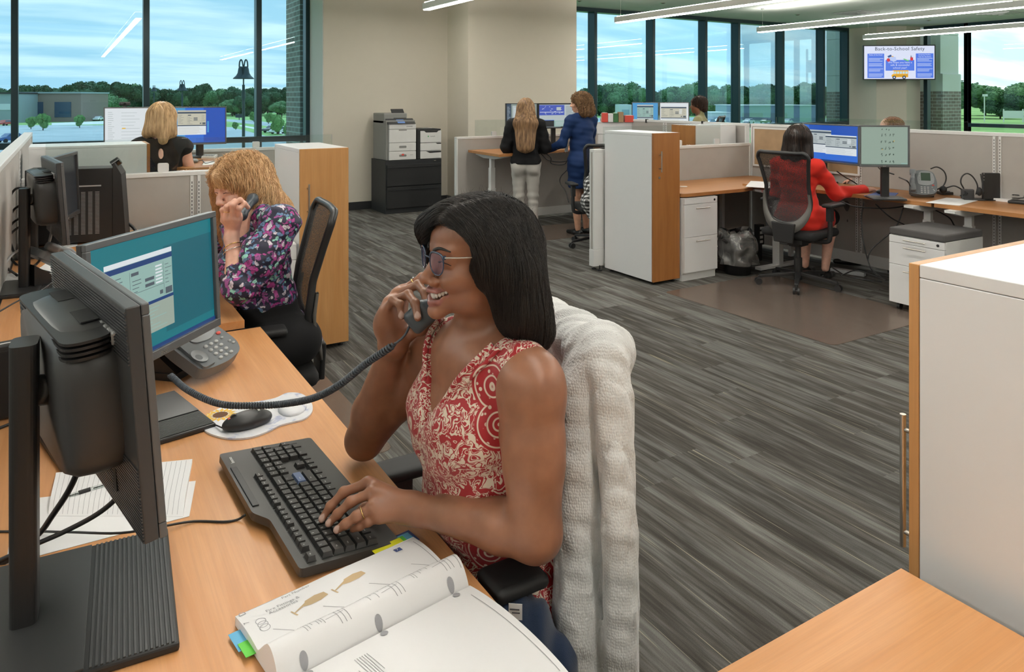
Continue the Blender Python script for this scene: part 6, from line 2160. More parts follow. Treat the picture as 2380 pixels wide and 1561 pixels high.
# ================================================================ things on the front desk
# ---- handset with coiled cord
ha, hb = Vector(v(974, 738, 1.600)), Vector(v(1100, 628, 1.625))
hx = (hb - ha).normalized()
vw = (Vector((0, 0, EYE)) - ha); vw = (vw - hx * vw.dot(hx)).normalized()
HF = Matrix((hx, hx.cross(vw) * -1, vw)).transposed().to_4x4(); HF.translation = ha
hsn = Sculpt(HF)
hsn.box((.004, 0, 0), (.030, .027, .021), .012, .01)
hsn.box((.155, 0, 0), (.028, .027, .021), .012, .01)
hsn.chain([(.02, .004, -.002), (.08, .014, -.006), (.14, .004, -.002)], [.016, .0145, .016], .012)
ht = thing('phone_handset', 'dark grey phone handset held to the ear of the foreground woman', 'phone handset', tuple(ha))
plain('phone_grey_blue', (0.055, 0.070, 0.085), 0.35)
sculpted('handset_shell', net(hsn, .0024), 'phone_grey_blue', ht)
m = MB(); m.M = HF
m.box((-.027, -.006, -.004), (-.0235, .004, .006)); m.build('cord_socket', 'black_matte', ht, world=True)
start = HF @ Vector((-.026, 0, 0))
def coil(name, pts, r, wire, turns, mat, label, lead=0.10):
 P = bez(pts, 90)
 # arc-length resample
 L = [0]
 for i in range(1, len(P)):
  L.append(L[-1] + (P[i] - P[i - 1]).length)
 tot = L[-1]
 out = []
 N = turns * 11
 j = 0; prev = None
 for i in range(N + 1):
  s = tot * i / N
  while j < len(P) - 2 and L[j + 1] < s:
   j += 1
  q = P[j].lerp(P[j + 1], (s - L[j]) / max(1e-9, L[j + 1] - L[j]))
  w = (P[j + 1] - P[j]).normalized()
  u = (prev - w * prev.dot(w)).normalized() if prev is not None else w.orthogonal().normalized()
  prev = u
  t = w.cross(u)
  f = min(1, s / (lead * tot + 1e-9)); f = 0 if f < .75 else (f - .75) * 4
  a = 2 * PI * turns * i / N
  out.append(q + (u * math.cos(a) + t * math.sin(a)) * r * f)
 return solo(MB().tube(out, wire, 6).build(name, mat), label, 'cord')
plain('cord_slate', (0.055, 0.065, 0.08), 0.4)
coil('handset_cord', [start, v(938, 782, 1.58), v(905, 808, 1.58), v(850, 845, 1.62), v(790, 893, 1.66), v(730, 924, 1.72), v(660, 938, 1.80), v(590, 942, 1.83), v(510, 938, 1.86), v(440, 908, 1.93), v(396, 872, 2.02)],
  .0062, .0026, 120, 'cord_slate', 'coiled dark cord stretched from the handset down to the desk phone', 0.065)
# ---- desk phones
def desk_phone(label, loc, rz, sc=1.0, handset=True, tilt=0.52):
 t = thing('desk_phone', label, 'desk phone', loc, rz)
 T = Matrix.Scale(sc, 4) @ Matrix.Translation((0, -0.06, 0.02)) @ Matrix.Rotation(tilt, 4, 'X')
 w0 = 0.105
 base = [(-w0, 0.0), (-w0 * .98, .10), (-w0 * .72, .215), (-w0 * .3, .235), (w0 * .35, .235), (w0 * .80, .215), (w0, .12), (w0 * .96, .03), (w0 * .70, -.005), (0, -.018), (-w0 * .7, -.01)]
 m = MB(); m.M = T
 m.prism(round_poly(base, .03, 5), 0, .032, smooth=False)
 m.build('phone_body', 'phone_grey', t, 0.008, 3)
 m = MB(); m.M = T
 face = [(-.035, .085), (-.040, .15), (-.022, .215), (.03, .228), (.075, .21), (.088, .15), (.080, .095), (.03, .075)]
 m.prism(round_poly(face, .02, 5), .032, .036)
 fc = m.build('display_surround', 'phone_light', t, 0.002)
 m = MB(); m.M = T
 m.box((-.012, .125, .0362), (.058, .205, .0378)); m.build('display', 'phone_lcd', fc, 0.001)
 for r in range(4):
  for c in range(3):
   m = MB(); m.M = T
   m.ball((-.012 + c * .024, .060 - r * .0185, .033), (.0085, .0062, .0045), 10)
   m.build('key', 'phone_button', t)
 for i in range(5):
  for sx in (-.024, .070):
   m = MB(); m.M = T
   m.ball((sx, .19 - i * .0155, .0365), (.0048, .0042, .003), 8)
   m.build('line_key', 'phone_button', t)
 for sx, mt in ((.066, 'phone_button'), (.075, 'phone_button'), (.080, 'phone_button')):
  m = MB(); m.M = T
  m.ball((sx, .062 - (sx - .066) * 2.4, .033), (.0065, .0045, .004), 8); m.build('side_key', mt, t)
 m = MB(); m.M = T
 m.ball((.074, .082, .034), (.010, .006, .004), 10); m.build('message_key', 'red_plastic', t)
 m = MB(); m.M = T
 m.prism(round_poly([(-w0 + .006, -.004), (-.045, -.004), (-.05, .21), (-w0 * .7, .205)], .012), .032, .040)
 cr = m.build('cradle', 'phone_grey', t, 0.004)
 m = MB(); m.M = T
 m.lathe([(.0, -.0005), (.018, .0), (.024, .0042), (.0245, .0045)], (-.077, .035, .0402), 24); m.build('ear_cup_recess', 'phone_light', cr)
 if handset:
  hh = Sculpt(T)
  hh.box((-.078, .030, .058), (.024, .030, .018), .012, .01); hh.box((-.072, .190, .058), (.024, .028, .018), .012, .01)
  hh.chain([(-.078, .03, .062), (-.075, .11, .074), (-.072, .19, .062)], [.015, .0145, .015], .012)
  V_, Q_ = net(hh, .004)
  link('handset', np_mesh('handset', V_, Q_, 'phone_grey'), t)
 MB().box((-.085 * sc, .02 * sc, 0.0), (.085 * sc, .14 * sc, .02 * sc)).add([(-.08 * sc, .14 * sc, 0), (.08 * sc, .14 * sc, 0), (.08 * sc, .14 * sc, .11 * sc), (-.08 * sc, .14 * sc, .11 * sc), (-.08 * sc, .02 * sc, .02 * sc), (.08 * sc, .02 * sc, .02 * sc)],
  [(0, 3, 2, 1), (4, 5, 2, 3), (0, 4, 3), (1, 2, 5), (0, 1, 5, 4)]).build('foot', 'black_plastic', t)
 return t
plain('phone_lcd', (0.05, 0.075, 0.055), 0.2)
p = bp(470, 868, D1Z)
desk_phone('grey desk phone without its handset, half behind the teal screen', (p.x, p.y + .02, D1Z), 0.80, 1.12, handset=False, tilt=0.50)
p = bp(2150, 458, RZ)
desk_phone('grey desk phone with handset on the desk beside the pale green monitor', (p.x, p.y + .02, RZ), -0.98, 1.0, tilt=0.85)
p = bp(150, 650, .77)
desk_phone('desk phone seen from behind beside the edge-on monitor of the curly blonde woman', (p.x - .02, p.y - .02, .77), 2.0, 1.0, tilt=0.6)
p = bp(1402, 345, WZ)
desk_phone('desk phone seen through glass right of the woman in the blue dress', (5.85, 7.85, WZ), -0.2, 1.0, tilt=0.8)
# ---- keyboard
KA, KB = bp(507, 1062, .755), bp(662, 1338, .755)   # long top edge, far to near
kx = (KA - KB); KL = kx.length; kx.normalize()
KC = (bp(507, 1062, .755) + bp(662, 1338, .755) + bp(905, 1270, .755) + bp(700, 1030, .755)) / 4
KM = Matrix.Translation((KC.x, KC.y, D1Z)) @ Matrix.Rotation(math.atan2(kx.y, kx.x), 4, 'Z')
# local: x along the long side (escape end at -x is nearest the camera), y from user edge (negative) to top edge (positive)
kb = thing('keyboard', 'black full-size keyboard with lettered keys under the typing hand', 'keyboard', (KC.x, KC.y, D1Z))
s_ = KL / .46
# the user's left end is at local -x; top edge of the keys faces the monitors
def K(x, y, z):
 return KM @ Vector((x * s_, y * s_ * .98, z))
KT = Matrix.Rotation(0.075, 4, 'X')
m = MB(); m.M = KM @ KT
hw, d0, d1_ = KL / 2, -.115 * s_ * .93, .092 * s_ * .93
outline = [(-hw, d0), (hw, d0), (hw, d1_), (-hw + .20 * s_, d1_), (-hw + .165 * s_, d1_ - .024), (-hw, d1_ - .024)]
m.prism(round_poly(outline, .010), .006, .022)
m.prism(round_poly([(-hw + .004, d0 + .004), (hw - .004, d0 + .004), (hw - .004, d1_ - .03), (-hw + .004, d1_ - .03)], .01), .002, .006)
kbody = m.build('case', 'kb_case', kb, 0.003, 3, world=True) if 'kb_case' in MATS else None
if kbody is None:
 plain('kb_case', (0.040, 0.039, 0.037), 0.38, grain=0.05, gscale=900)
 plain('kb_key', (0.030, 0.029, 0.028), 0.33, grain=0.04, gscale=700)
 plain('kb_well', (0.010, 0.010, 0.010), 0.6)
 plain('kb_blue', (0.10, 0.145, 0.26), 0.4)
 kbody = m.build('case', 'kb_case', kb, 0.003, 3, world=True)
m = MB(); m.M = KM @ KT
m.box((-hw + .22 * s_, d1_ - .020, .0222), (hw - .085, d1_ - .006, .0245)); m.build('media_bar', 'black_plastic', kb, 0.003, world=True)
m = MB(); m.M = KM @ KT
m.text('lenovo', .0125, Matrix.Translation((hw - .045, d1_ - .022, .0223)) @ Matrix.Rotation(-PI / 2, 4, 'X'), 0, .0002)
m.build('logo', 'white_ink', kb, world=True)
U = .0193 * s_
kx0 = -hw + .012
ky = d1_ - .050
rows = []
def keyrow(y, spec, h=1.0):
 x = kx0
 for wdt, ch in spec:
  if ch is not None:
   rows.append((x, y, wdt, h, ch))
  x += wdt * U
keyrow(ky, [(1, 'Esc'), (.6, None)] + [(.92, 'F%d' % i) for i in range(1, 5)] + [(.35, None)] + [(.92, 'F%d' % i) for i in range(5, 9)] + [(.35, None)] + [(.92, 'F%d' % i) for i in range(9, 13)] + [(.25, None), (1, 'PrtSc'), (1, 'ScrLk'), (1, 'Pause')], .8)
y1 = ky - U * 1.35
keyrow(y1, [(1, c) for c in '`1234567890-='] + [(2, 'Backspace'), (.25, None), (1, 'Ins'), (1, 'Home'), (1, 'PgUp'), (.25, None), (1, 'Num'), (1, '/'), (1, '*'), (1, '-')])
keyrow(y1 - U, [(1.5, 'Tab')] + [(1, c) for c in 'QWERTYUIOP[]'] + [(1.5, '\\'), (.25, None), (1, 'Del'), (1, 'End'), (1, 'PgDn'), (.25, None), (1, '7'), (1, '8'), (1, '9'), (1, '+')])
keyrow(y1 - 2 * U, [(1.8, 'Caps')] + [(1, c) for c in "ASDFGHJKL;'"] + [(2.2, 'Enter'), (.25, None), (3, None), (.25, None), (1, '4'), (1, '5'), (1, '6')])
keyrow(y1 - 3 * U, [(2.3, 'Shift')] + [(1, c) for c in 'ZXCVBNM,./'] + [(2.7, 'Shift'), (.25, None), (1, None), (1, '^'), (1, None), (.25, None), (1, '1'), (1, '2'), (1, '3'), (1, 'Ent')])
keyrow(y1 - 4 * U, [(1.25, 'Ctrl'), (1.25, 'Win'), (1.25, 'Alt'), (6.25, ''), (1.25, 'Alt'), (1.25, 'Win'), (1.25, 'Menu'), (1.25, 'Ctrl'), (.25, None), (1, '<'), (1, 'v'), (1, '>'), (.25, None), (2, '0'), (1, '.')])
# dark wells
m = MB(); m.M = KM @ KT
xr = kx0 + 15 * U
for a0, a1, b0, b1 in ((kx0, xr, y1 - 4.52 * U, y1 + .52 * U), (xr + .25 * U, xr + 3.25 * U, y1 - 1.52 * U, y1 + .52 * U), (xr + .25 * U, xr + 3.25 * U, y1 - 4.52 * U, y1 - 3.48 * U), (xr + 3.5 * U, xr + 7.5 * U, y1 - 4.52 * U, y1 + .52 * U),
      (kx0 + 1.6 * U, kx0 + 5.3 * U, ky - .42 * U, ky + .42 * U), (kx0 + 5.6 * U, kx0 + 9.35 * U, ky - .42 * U, ky + .42 * U), (kx0 + 9.65 * U, kx0 + 13.4 * U, ky - .42 * U, ky + .42 * U), (kx0, kx0 + U, ky - .42 * U, ky + .42 * U), (kx0 + 13.5 * U, kx0 + 16.6 * U, ky - .42 * U, ky + .42 * U)):
 m.box((a0 - .001, b0, .0205), (a1 + .001, b1, .0226))
m.build('key_well', 'kb_well', kb, world=True)
for (x, y, w_, h_, ch) in rows:
 a0, a1 = x + .0008, x + w_ * U - .0008
 b0, b1 = y - U * h_ / 2 + .0008, y + U * h_ / 2 - .0008
 i = .0022
 z0, z1 = .0226, .0316
 V0 = [(a0, b0, z0), (a1, b0, z0), (a1, b1, z0), (a0, b1, z0), (a0 + i, b0 + i * .6, z1), (a1 - i, b0 + i * .6, z1), (a1 - i, b1 - i * 1.3, z1), (a0 + i, b1 - i * 1.3, z1)]
 m = MB(); m.M = KM @ KT
 mt = 0
 m.add(V0, [(4, 5, 6, 7), (0, 1, 5, 4), (1, 2, 6, 5), (2, 3, 7, 6), (3, 0, 4, 7)], 0)
 if ch:
  sz = .0062 if len(ch) == 1 else .0038
  mm_ = Matrix.Translation(((a0 + a1) / 2 - (w_ - 1) * U * .25 - (.002 if len(ch) == 1 else 0), (b0 + b1) / 2 - .001 + (.002 if len(ch) == 1 else 0), z1 + .0001)) @ Matrix.Rotation(-PI / 2, 4, 'X')
  m.text(ch, sz, mm_, 1)
 m.build('key', ['kb_blue' if ch == 'Enter' else 'kb_key', 'white_ink'], kb, world=True)
# ---- mouse and gel mouse pad
def pad_mat():
 m, n = newmat('pad_print')
 tc = n.coord()
 f = n.noise(tc, 22, 4, 0.6, .5)
 c = n.ramp(f, [(0.35, (0.78, 0.78, 0.80)), (0.56, (0.70, 0.71, 0.76)), (0.66, (0.38, 0.42, 0.58))])
 n.link(c, n.b.inputs['Base Color']); n.b.inputs['Roughness'].default_value = 0.4
pad_mat()
plain('sticker_beige', (0.62, 0.54, 0.46), 0.6)
plain('sunflower', (0.75, 0.45, 0.03), 0.5, var=0.25); plain('flower_core', (0.12, 0.05, 0.02), 0.8, var=0.4)
PC = bp(560, 985, D1Z)
pdm = thing('mouse_pad', 'white gel mouse pad with a yellow sunflower print and wrist rest', 'mouse pad', tuple(PC))
ol = [bp(x, y, D1Z) for x, y in ((470, 988), (484, 966), (520, 948), (560, 940), (600, 936), (640, 928), (668, 916), (700, 918), (722, 935), (726, 958), (708, 976), (680, 984), (650, 992), (622, 1006), (580, 1020), (530, 1022), (490, 1012), (472, 1000))]
ol = [p for i in range(len(ol)) for p in [bez([ol[i - 1], ol[i], ol[(i + 1) % len(ol)], ol[(i + 2) % len(ol)]], 12)[4 + j] for j in range(4)]]
MB().prism([(q.x, q.y) for q in ol], D1Z + .0005, D1Z + .005, smooth=True).build('pad', 'pad_print', pdm, 0.0015, world=True)
a = bp(680, 952, D1Z)
gs = Sculpt(); gs.ell((a.x, a.y, D1Z + .006), (.040, .060, .016), .01, rot=(0, 0, -.3))
sculpted('wrist_rest', net(gs, .005), 'pad_print', pdm)
q = bp(512, 968, D1Z)
m = MB()
m.add([(q.x + .020 * math.cos(a_), q.y + .020 * math.sin(a_), D1Z + .0056) for a_ in np.linspace(0, 2 * PI, 20)[:-1]], [tuple(range(19))], 1)
for i in range(16):
 a_ = i * 2 * PI / 16 + .1
 u_ = Vector((math.cos(a_), math.sin(a_), 0)); w_ = Vector((-u_.y, u_.x, 0))
 c_ = Vector((q.x, q.y, D1Z + .0054))
 m.add([c_ + u_ * .018, c_ + u_ * .030 + w_ * .006, c_ + u_ * .044, c_ + u_ * .030 - w_ * .006], [(0, 1, 2, 3)], 0)
m.build('sunflower_print', ['sunflower', 'flower_core'], pdm, world=True)
mc = bp(575, 984, D1Z + .01)
mouse = thing('computer_mouse', 'black computer mouse on the sunflower mouse pad', 'mouse', (mc.x, mc.y, D1Z + .0055))
ang = math.radians(6)
mM = Matrix.Translation((mc.x, mc.y, D1Z + .0055)) @ Matrix.Rotation(ang, 4, 'Z')
mo = Sculpt(mM)
mo.ell((0, 0, .012), (.066, .034, .026), .01); mo.box((0, 0, -.012), (.09, .06, .0125), .001, .002, op=-1)
sculpted('mouse_body', net(mo, .0028), 'black_plastic', mouse)
m = MB(); m.M = mM
m.cyl((-.036, -.003, .031), (-.036, .003, .031), .008, n=16); m.build('scroll_wheel', 'charcoal_plastic', mouse, world=True)
m = MB(); m.M = mM
m.cyl((-.046, -.004, .0265), (-.046, .004, .0265), .005, n=12); m.build('red_mark', 'red_plastic', mouse, world=True)
m = MB(); m.M = mM
m.text('lenovo', .010, Matrix.Translation((.030, 0, .0375)) @ Matrix.Rotation(PI / 2, 4, 'Z') @ Matrix.Rotation(-PI / 2 - .15, 4, 'X'), 0, .0004); m.build('logo', 'white_ink', mouse, world=True)
cable('mouse_cable', 'thin black mouse cable running left from the mouse', [mM @ Vector((-.064, 0, .010)), bp(490, 983, D1Z + .006), bp(455, 974, D1Z + .004), bp(425, 966, D1Z + .003), bp(385, 985, D1Z + .003), bp(300, 1000, D1Z + .003)], .0019)
cable('keyboard_cable', 'thin black cable running from the keyboard across the notepad edge', [bp(570, 1196, .752), bp(552, 1207, D1Z + .003), bp(520, 1212, D1Z + .003), bp(450, 1211, D1Z + .003), bp(380, 1222, D1Z + .012), bp(280, 1238, D1Z + .016), bp(160, 1236, D1Z + .014), bp(60, 1234, D1Z + .003), bp(-60, 1236, D1Z + .003)], .0024)
# ---- open catalogue
def page_profile(t):
 """height of the turned stack of pages across its width (0 outer edge .. 1 spine)"""
 return 0
spA, spB = bp(650, 1583, D1Z + .02), bp(1092, 1352, D1Z + .02)     # spine line, near-left to far-right
fa, fb = bp(556, 1410, D1Z + .02), bp(965, 1260, D1Z + .02)         # outer edge of the left leaf
bkt = thing('open_book', 'thick open catalogue with coloured tabs in front of the keyboard', 'book', ((spA.x + spB.x) / 2, (spA.y + spB.y) / 2, D1Z))
sdir = (spB - spA); SLn = sdir.length; sdir.normalize()
perp = Vector((-sdir.y, sdir.x, 0))
wl = max((fa - spA).dot(perp), .20)
PW = ((fa - spA).dot(perp) + (fb - spB).dot(perp)) / 2 * 1.03
shear = ((fa - spA).dot(sdir) + (fb - spB).dot(sdir)) / 2
O = Vector((spA.x, spA.y, D1Z))
BX = Matrix((sdir, perp, Vector((0, 0, 1)))).transposed().to_4x4(); BX.translation = O
BL = SLn * 1.0
def leaf_z(v_, top=True):
 # v_: 0 at spine .. 1 at outer edge: rolls up high near the spine then dips to the thin edge
 a_ = min(1, v_ / .46)
 return .003 + .036 * math.sin(PI * a_ ** .75) ** 1.15 + .013 * min(1, v_ * 4) + .004 * math.sin(PI * max(0, v_ - .46) / .54)
def left_leaf(u, v_):
 return BX @ Vector((u * BL + shear * v_, PW * v_, leaf_z(v_) + .001 * math.sin(9 * u + 3 * v_)))
m = MB()
m.grid(left_leaf, 20, 36)
def side(u_):
 def f(a, b):
  p = BX.inverted() @ left_leaf(u_, a)
  return BX @ Vector((p.x, p.y, p.z * (1 - b) + .001 * b))
 return f
m.grid(side(0.0), 36, 5); m.grid(side(1.0), 36, 5)
m.grid(lambda a, b: BX @ Vector((a * BL + shear, PW, leaf_z(1) * (1 - b) + .001 * b)), 8, 3)
m.build('left_pages', 'paper', bkt, world=True)
def right_z(v_):
 return .022 * math.sin(PI * min(1, .12 + v_ * .9)) ** .6 + .002
RW = .27
def right_leaf(u, v_):
 return BX @ Vector((u * BL, -RW * v_, right_z(v_)))
m = MB()
m.grid(right_leaf, 16, 24)
m.grid(lambda a, b: (lambda p: Vector((p.x, p.y, D1Z + .001 + (p.z - D1Z - .001) * (1 - b))))(right_leaf(1, a)), 24, 5)
m.grid(lambda a, b: (lambda p: Vector((p.x, p.y, D1Z + .001 + (p.z - D1Z - .001) * (1 - b))))(right_leaf(0, a)), 24, 5)
m.grid(lambda a, b: (lambda p: Vector((p.x, p.y, D1Z + .001 + (p.z - D1Z - .001) * (1 - b))))(right_leaf(a, 1)), 16, 3)
m.build('right_pages', 'paper', bkt, world=True)
# printed matter, laid on the curved page
plain('print_grey', (0.30, 0.30, 0.32), 0.7); plain('print_brass', (0.50, 0.36, 0.20), 0.6, var=.3); plain('print_navy', (0.03, 0.06, 0.22), 0.6)
plain('tab_yellow', (0.80, 0.78, 0.02), 0.6); plain('tab_blue', (0.12, 0.42, 0.66), 0.6); plain('tab_green', (0.12, 0.55, 0.06), 0.6)
def lay(mb, verts2d, faces, leaf, mat, lift=.0006):
 vs = []
 for (u, w_) in verts2d:
  p = leaf(u, w_); vs.append(p + Vector((0, 0, lift)))
 mb.add(vs, faces, mat)
pm_ = MB()
def pline(u0, v0, u1, v1, leaf=left_leaf, w=.0025, n=10, mat=0):
 du, dv = (u1 - u0), (v1 - v0)
 L = math.hypot(du * BL, dv * PW) or 1
 nu, nv = -dv * PW / L * w / BL, du * BL / L * w / PW
 pts = []
 for i in range(n + 1):
  t = i / n
  pts += [(u0 + du * t + nu / 2, v0 + dv * t + nv / 2), (u0 + du * t - nu / 2, v0 + dv * t - nv / 2)]
 lay(pm_, pts, [(2 * i, 2 * i + 1, 2 * i + 3, 2 * i + 2) for i in range(n)], leaf, mat)
def ptext(txt, u, v_, size, ang=0.0, leaf=left_leaf, mat=0, align='LEFT'):
 vs, fs = text_geo(txt, size, 0, align)
 ca, sa = math.cos(ang), math.sin(ang)
 pts = [(u + (x * ca - y * sa) / BL, v_ + (x * sa + y * ca) / PW) for x, y, z in vs]
 lay(pm_, pts, fs, leaf, mat, .0007)
# text on the upper leaf reads away from the reader's left, quarter turned
ptext('Part Number', .22, .945, .0095, 0.0)
ptext('Fire Fittings &', .12, .845, .0105, 0.0); ptext('Accessories', .125, .80, .0105, 0.0)
ptext('D', .045, .955, .016, PI / 2); ptext('7', .03, .80, .012, PI / 2)
for j in range(3):
 vs = [(.075 + .008 * math.cos(a_) / BL * 1, .76 - j * .05 + .008 * math.sin(a_) / PW) for a_ in np.linspace(0, 2 * PI, 17)]
 for i in range(16):
  pline(vs[i][0], vs[i][1], vs[i + 1][0], vs[i + 1][1], w=.0010, n=1)
rr_ = random.Random(4)
for (u0, v0) in ((.22, .74), (.44, .78)):
 # a brass sprinkler fitting: body, stem and cross handle
 lay(pm_, [(u0 + .055, v0 - .04), (u0 + .075, v0 + .025), (u0 + .13, v0 + .045), (u0 + .175, v0 + .03), (u0 + .185, v0 - .03), (u0 + .14, v0 - .055), (u0 + .09, v0 - .055)], [(0, 1, 2, 3, 4, 5, 6)], left_leaf, 1)
 lay(pm_, [(u0, v0 - .075), (u0 + .002, v0 - .062), (u0 + .075, v0 + .01), (u0 + .085, v0 - .015)], [(0, 1, 2, 3)], left_leaf, 1)
 lay(pm_, [(u0 - .012, v0 - .03), (u0 - .004, v0 - .03), (u0 + .012, v0 - .11), (u0 + .004, v0 - .11)], [(0, 1, 2, 3)], left_leaf, 1)
for u0 in (.0, .25, .5, .75):
 pline(u0 + .10, .60, u0 + .22, .42, w=.0010, mat=0)
for bu in (.14, .43, .70):
 for j in range(7):
  pline(bu + j * .014, .46 + rr_.uniform(-.02, .0), bu + .03 + j * .014, .16 + rr_.uniform(0, .12), w=.0009, mat=0)
for bu in (.29, .58, .87):
 for j in range(3):
  pline(bu + j * .022, .46, bu + .035 + j * .022, .12, w=.0011, mat=0)
 for j in range(5):
  pline(bu - .03, .44 - j * .06, bu + .06, .455 - j * .06, w=.0008, mat=0)
lay(pm_, [(.845, .93), (.845, .865), (.885, .865), (.885, .93)], [(0, 1, 2, 3)], left_leaf, 2); ptext('7', .855, .885, .010, 0, mat=3)
pline(.97, .92, .985, .10, w=.0012, n=24)
for hu in (.12, .49, .90):
 for leaf, vv in ((left_leaf, .05), (right_leaf, .03)):
  sgn = 1
  pts = [(hu + .0065 * math.cos(a_) / BL, vv + .0065 * math.sin(a_) / (PW if leaf is left_leaf else RW)) for a_ in np.linspace(0, 2 * PI, 19)[:-1]] + [(hu, vv)]
  lay(pm_, pts, [(i, (i + 1) % 18, 18) for i in range(18)], leaf, 0, .0012)
for j in range(4):
 pline(.10 + j * .06, .22, .12 + j * .06, .62, leaf=right_leaf, w=.0012)
for j in range(6):
 pline(.30 + j * .012, .12, .31 + j * .012, .30 + rr_.uniform(0, .1), leaf=right_leaf, w=.0010)
pline(.95, .10, .97, .9, leaf=right_leaf, w=.0012, n=24)
pm_.build('page_print', ['print_grey', 'print_brass', 'print_navy', 'white_ink'], bkt, world=True)
# tabs
def ptab(u0, u1, v0, v1, mat, z, name='index_tab'):
 pts = [BX @ Vector((u * BL + shear * min(v_, 1.0), PW * v_, z)) for u, v_ in ((u0, v0), (u1, v0), (u1, v1), (u0, v1))]
 MB().add(pts + [p + Vector((0, 0, .0006)) for p in pts], [(0, 1, 2, 3), (4, 5, 6, 7), (0, 1, 5, 4), (1, 2, 6, 5), (2, 3, 7, 6), (3, 0, 4, 7)]).build(name, mat, bkt, world=True)
ptab(.76, .94, .97, 1.10, 'tab_yellow', .0135); ptab(.91, .965, .97, 1.12, 'tab_green', .0120); ptab(.93, 1.01, .97, 1.15, 'tab_blue', .0105); ptab(.945, 1.03, .97, 1.19, 'print_navy', .0090)
ptab(-.055, .02, .62, .88, 'tab_blue', .006); ptab(-.045, .02, .50, .70, 'tab_green', .008)
# ---- notepads and pen
np_t = thing('notepad', 'ruled notepad with curled pages under the near monitor', 'notepad', tuple(bp(285, 1150, D1Z)))
c4 = [bp(112, 1200, D1Z), bp(425, 1202, D1Z), bp(447, 1075, D1Z), bp(130, 1107, D1Z)]
def padpt(u, w_, z):
 a_ = c4[0].lerp(c4[1], u); b_ = c4[3].lerp(c4[2], u)
 p = a_.lerp(b_, w_); p.z = D1Z + z
 return p
def pad_z(w_):
 return .012 - .010 * max(0, .22 - w_) / .22 + .003 * math.sin(w_ * 5)
m = MB()
m.grid(lambda u, w_: padpt(u, w_, pad_z(w_)), 12, 24)
for uu in (0, 1):
 m.grid(lambda w_, b, uu=uu: padpt(uu, w_, pad_z(w_) * (1 - b)), 24, 3)
for ww in (0, 1):
 m.grid(lambda u, b, ww=ww: padpt(u, ww, pad_z(ww) * (1 - b)), 12, 3)
m.build('pages', 'paper', np_t, world=True)
m = MB()
for i in range(26):
 u = .03 + i * .037
 m.add([padpt(u + s1, w_, pad_z(w_) + .0005) for w_ in np.linspace(.02, .98, 20) for s1 in (0, .0025)], [(2 * j, 2 * j + 1, 2 * j + 3, 2 * j + 2) for j in range(19)])
m.build('ruling', 'print_grey', np_t, world=True)
for lb, pts, z in (('loose white sheet sticking out under the notepad, reaching to the left', ((14, 1312), (36, 1163), (455, 1118), (440, 1200)), .0012),):
 pp = [bp(x, y, D1Z) for x, y in pts]
 solo(MB().prism([(q_.x, q_.y) for q_ in pp], D1Z + .0004, D1Z + z).build('paper_sheet', 'paper'), lb, 'paper')
a_, b_ = bp(160, 1152, D1Z + .018), bp(262, 1120, D1Z + .018)
pen = thing('pen', 'clear ballpoint pen with black grip lying on the notepad', 'pen', tuple(a_))
d_ = (b_ - a_)
MB().cyl(a_, a_ + d_ * 1.0, .0036, n=12).build('barrel', 'clear_glass', pen, world=True)
MB().cyl(a_ + d_ * .22, a_ + d_ * .48, .0045, n=12).build('grip', 'black_matte', pen, world=True)
MB().cyl(a_ + d_ * .55, a_ + d_ * 1.0, .0012, n=8).cyl(a_, a_ + d_ * .2, .0012, n=8).build('refill', 'black_matte', pen, world=True)
MB().cyl(a_ + d_ * 1.0, a_ + d_ * 1.16, .0036, .0008, n=12).build('tip', 'steel', pen, world=True)
# ---- small form-factor computer at the left edge
a_, b_ = bp(-40, 990, D1Z), bp(118, 950, D1Z)
dv = (b_ - a_); dv.z = 0; dvn = dv.normalized()
pc = thing('mini_computer', 'slim black computer standing on its side behind the near monitor stand', 'computer', tuple(a_))
PMx = Matrix((dvn, Vector((-dvn.y, dvn.x, 0)), Vector((0, 0, 1)))).transposed().to_4x4(); PMx.translation = a_
m = MB(); m.M = PMx
Lp = dv.length + .02
m.box((-.15, 0, .004), (Lp, .05, .205)); m.build('case', 'black_plastic', pc, 0.004, world=True)
m = MB(); m.M = PMx
m.box((-.14, -.0018, .012), (Lp - .012, -.0002, .19)); sp_ = m.build('side_panel', 'black_matte', pc, 0.001, world=True)
m = MB(); m.M = PMx
m.box((Lp - .060, -.0024, .055), (Lp - .022, -.0019, .092)); m.build('licence_sticker', 'sticker_beige' if 'sticker_beige' in MATS else 'paper', pc, world=True)
m = MB(); m.M = PMx
m.rect(Matrix.Identity(4), Lp - .054, .066, Lp - .046, .074, -.0026); m.rect(Matrix.Identity(4), Lp - .044, .066, Lp - .036, .075, -.0026); m.rect(Matrix.Identity(4), Lp - .054, .076, Lp - .046, .083, -.0026); m.rect(Matrix.Identity(4), Lp - .044, .077, Lp - .036, .085, -.0026)
m.build('sticker_print', 'tab_blue', pc, world=True)
m = MB(); m.M = PMx
m.box((.0, .015, .2052), (Lp - .03, .022, .2062)); m.build('top_label', 'paper', pc, world=True)
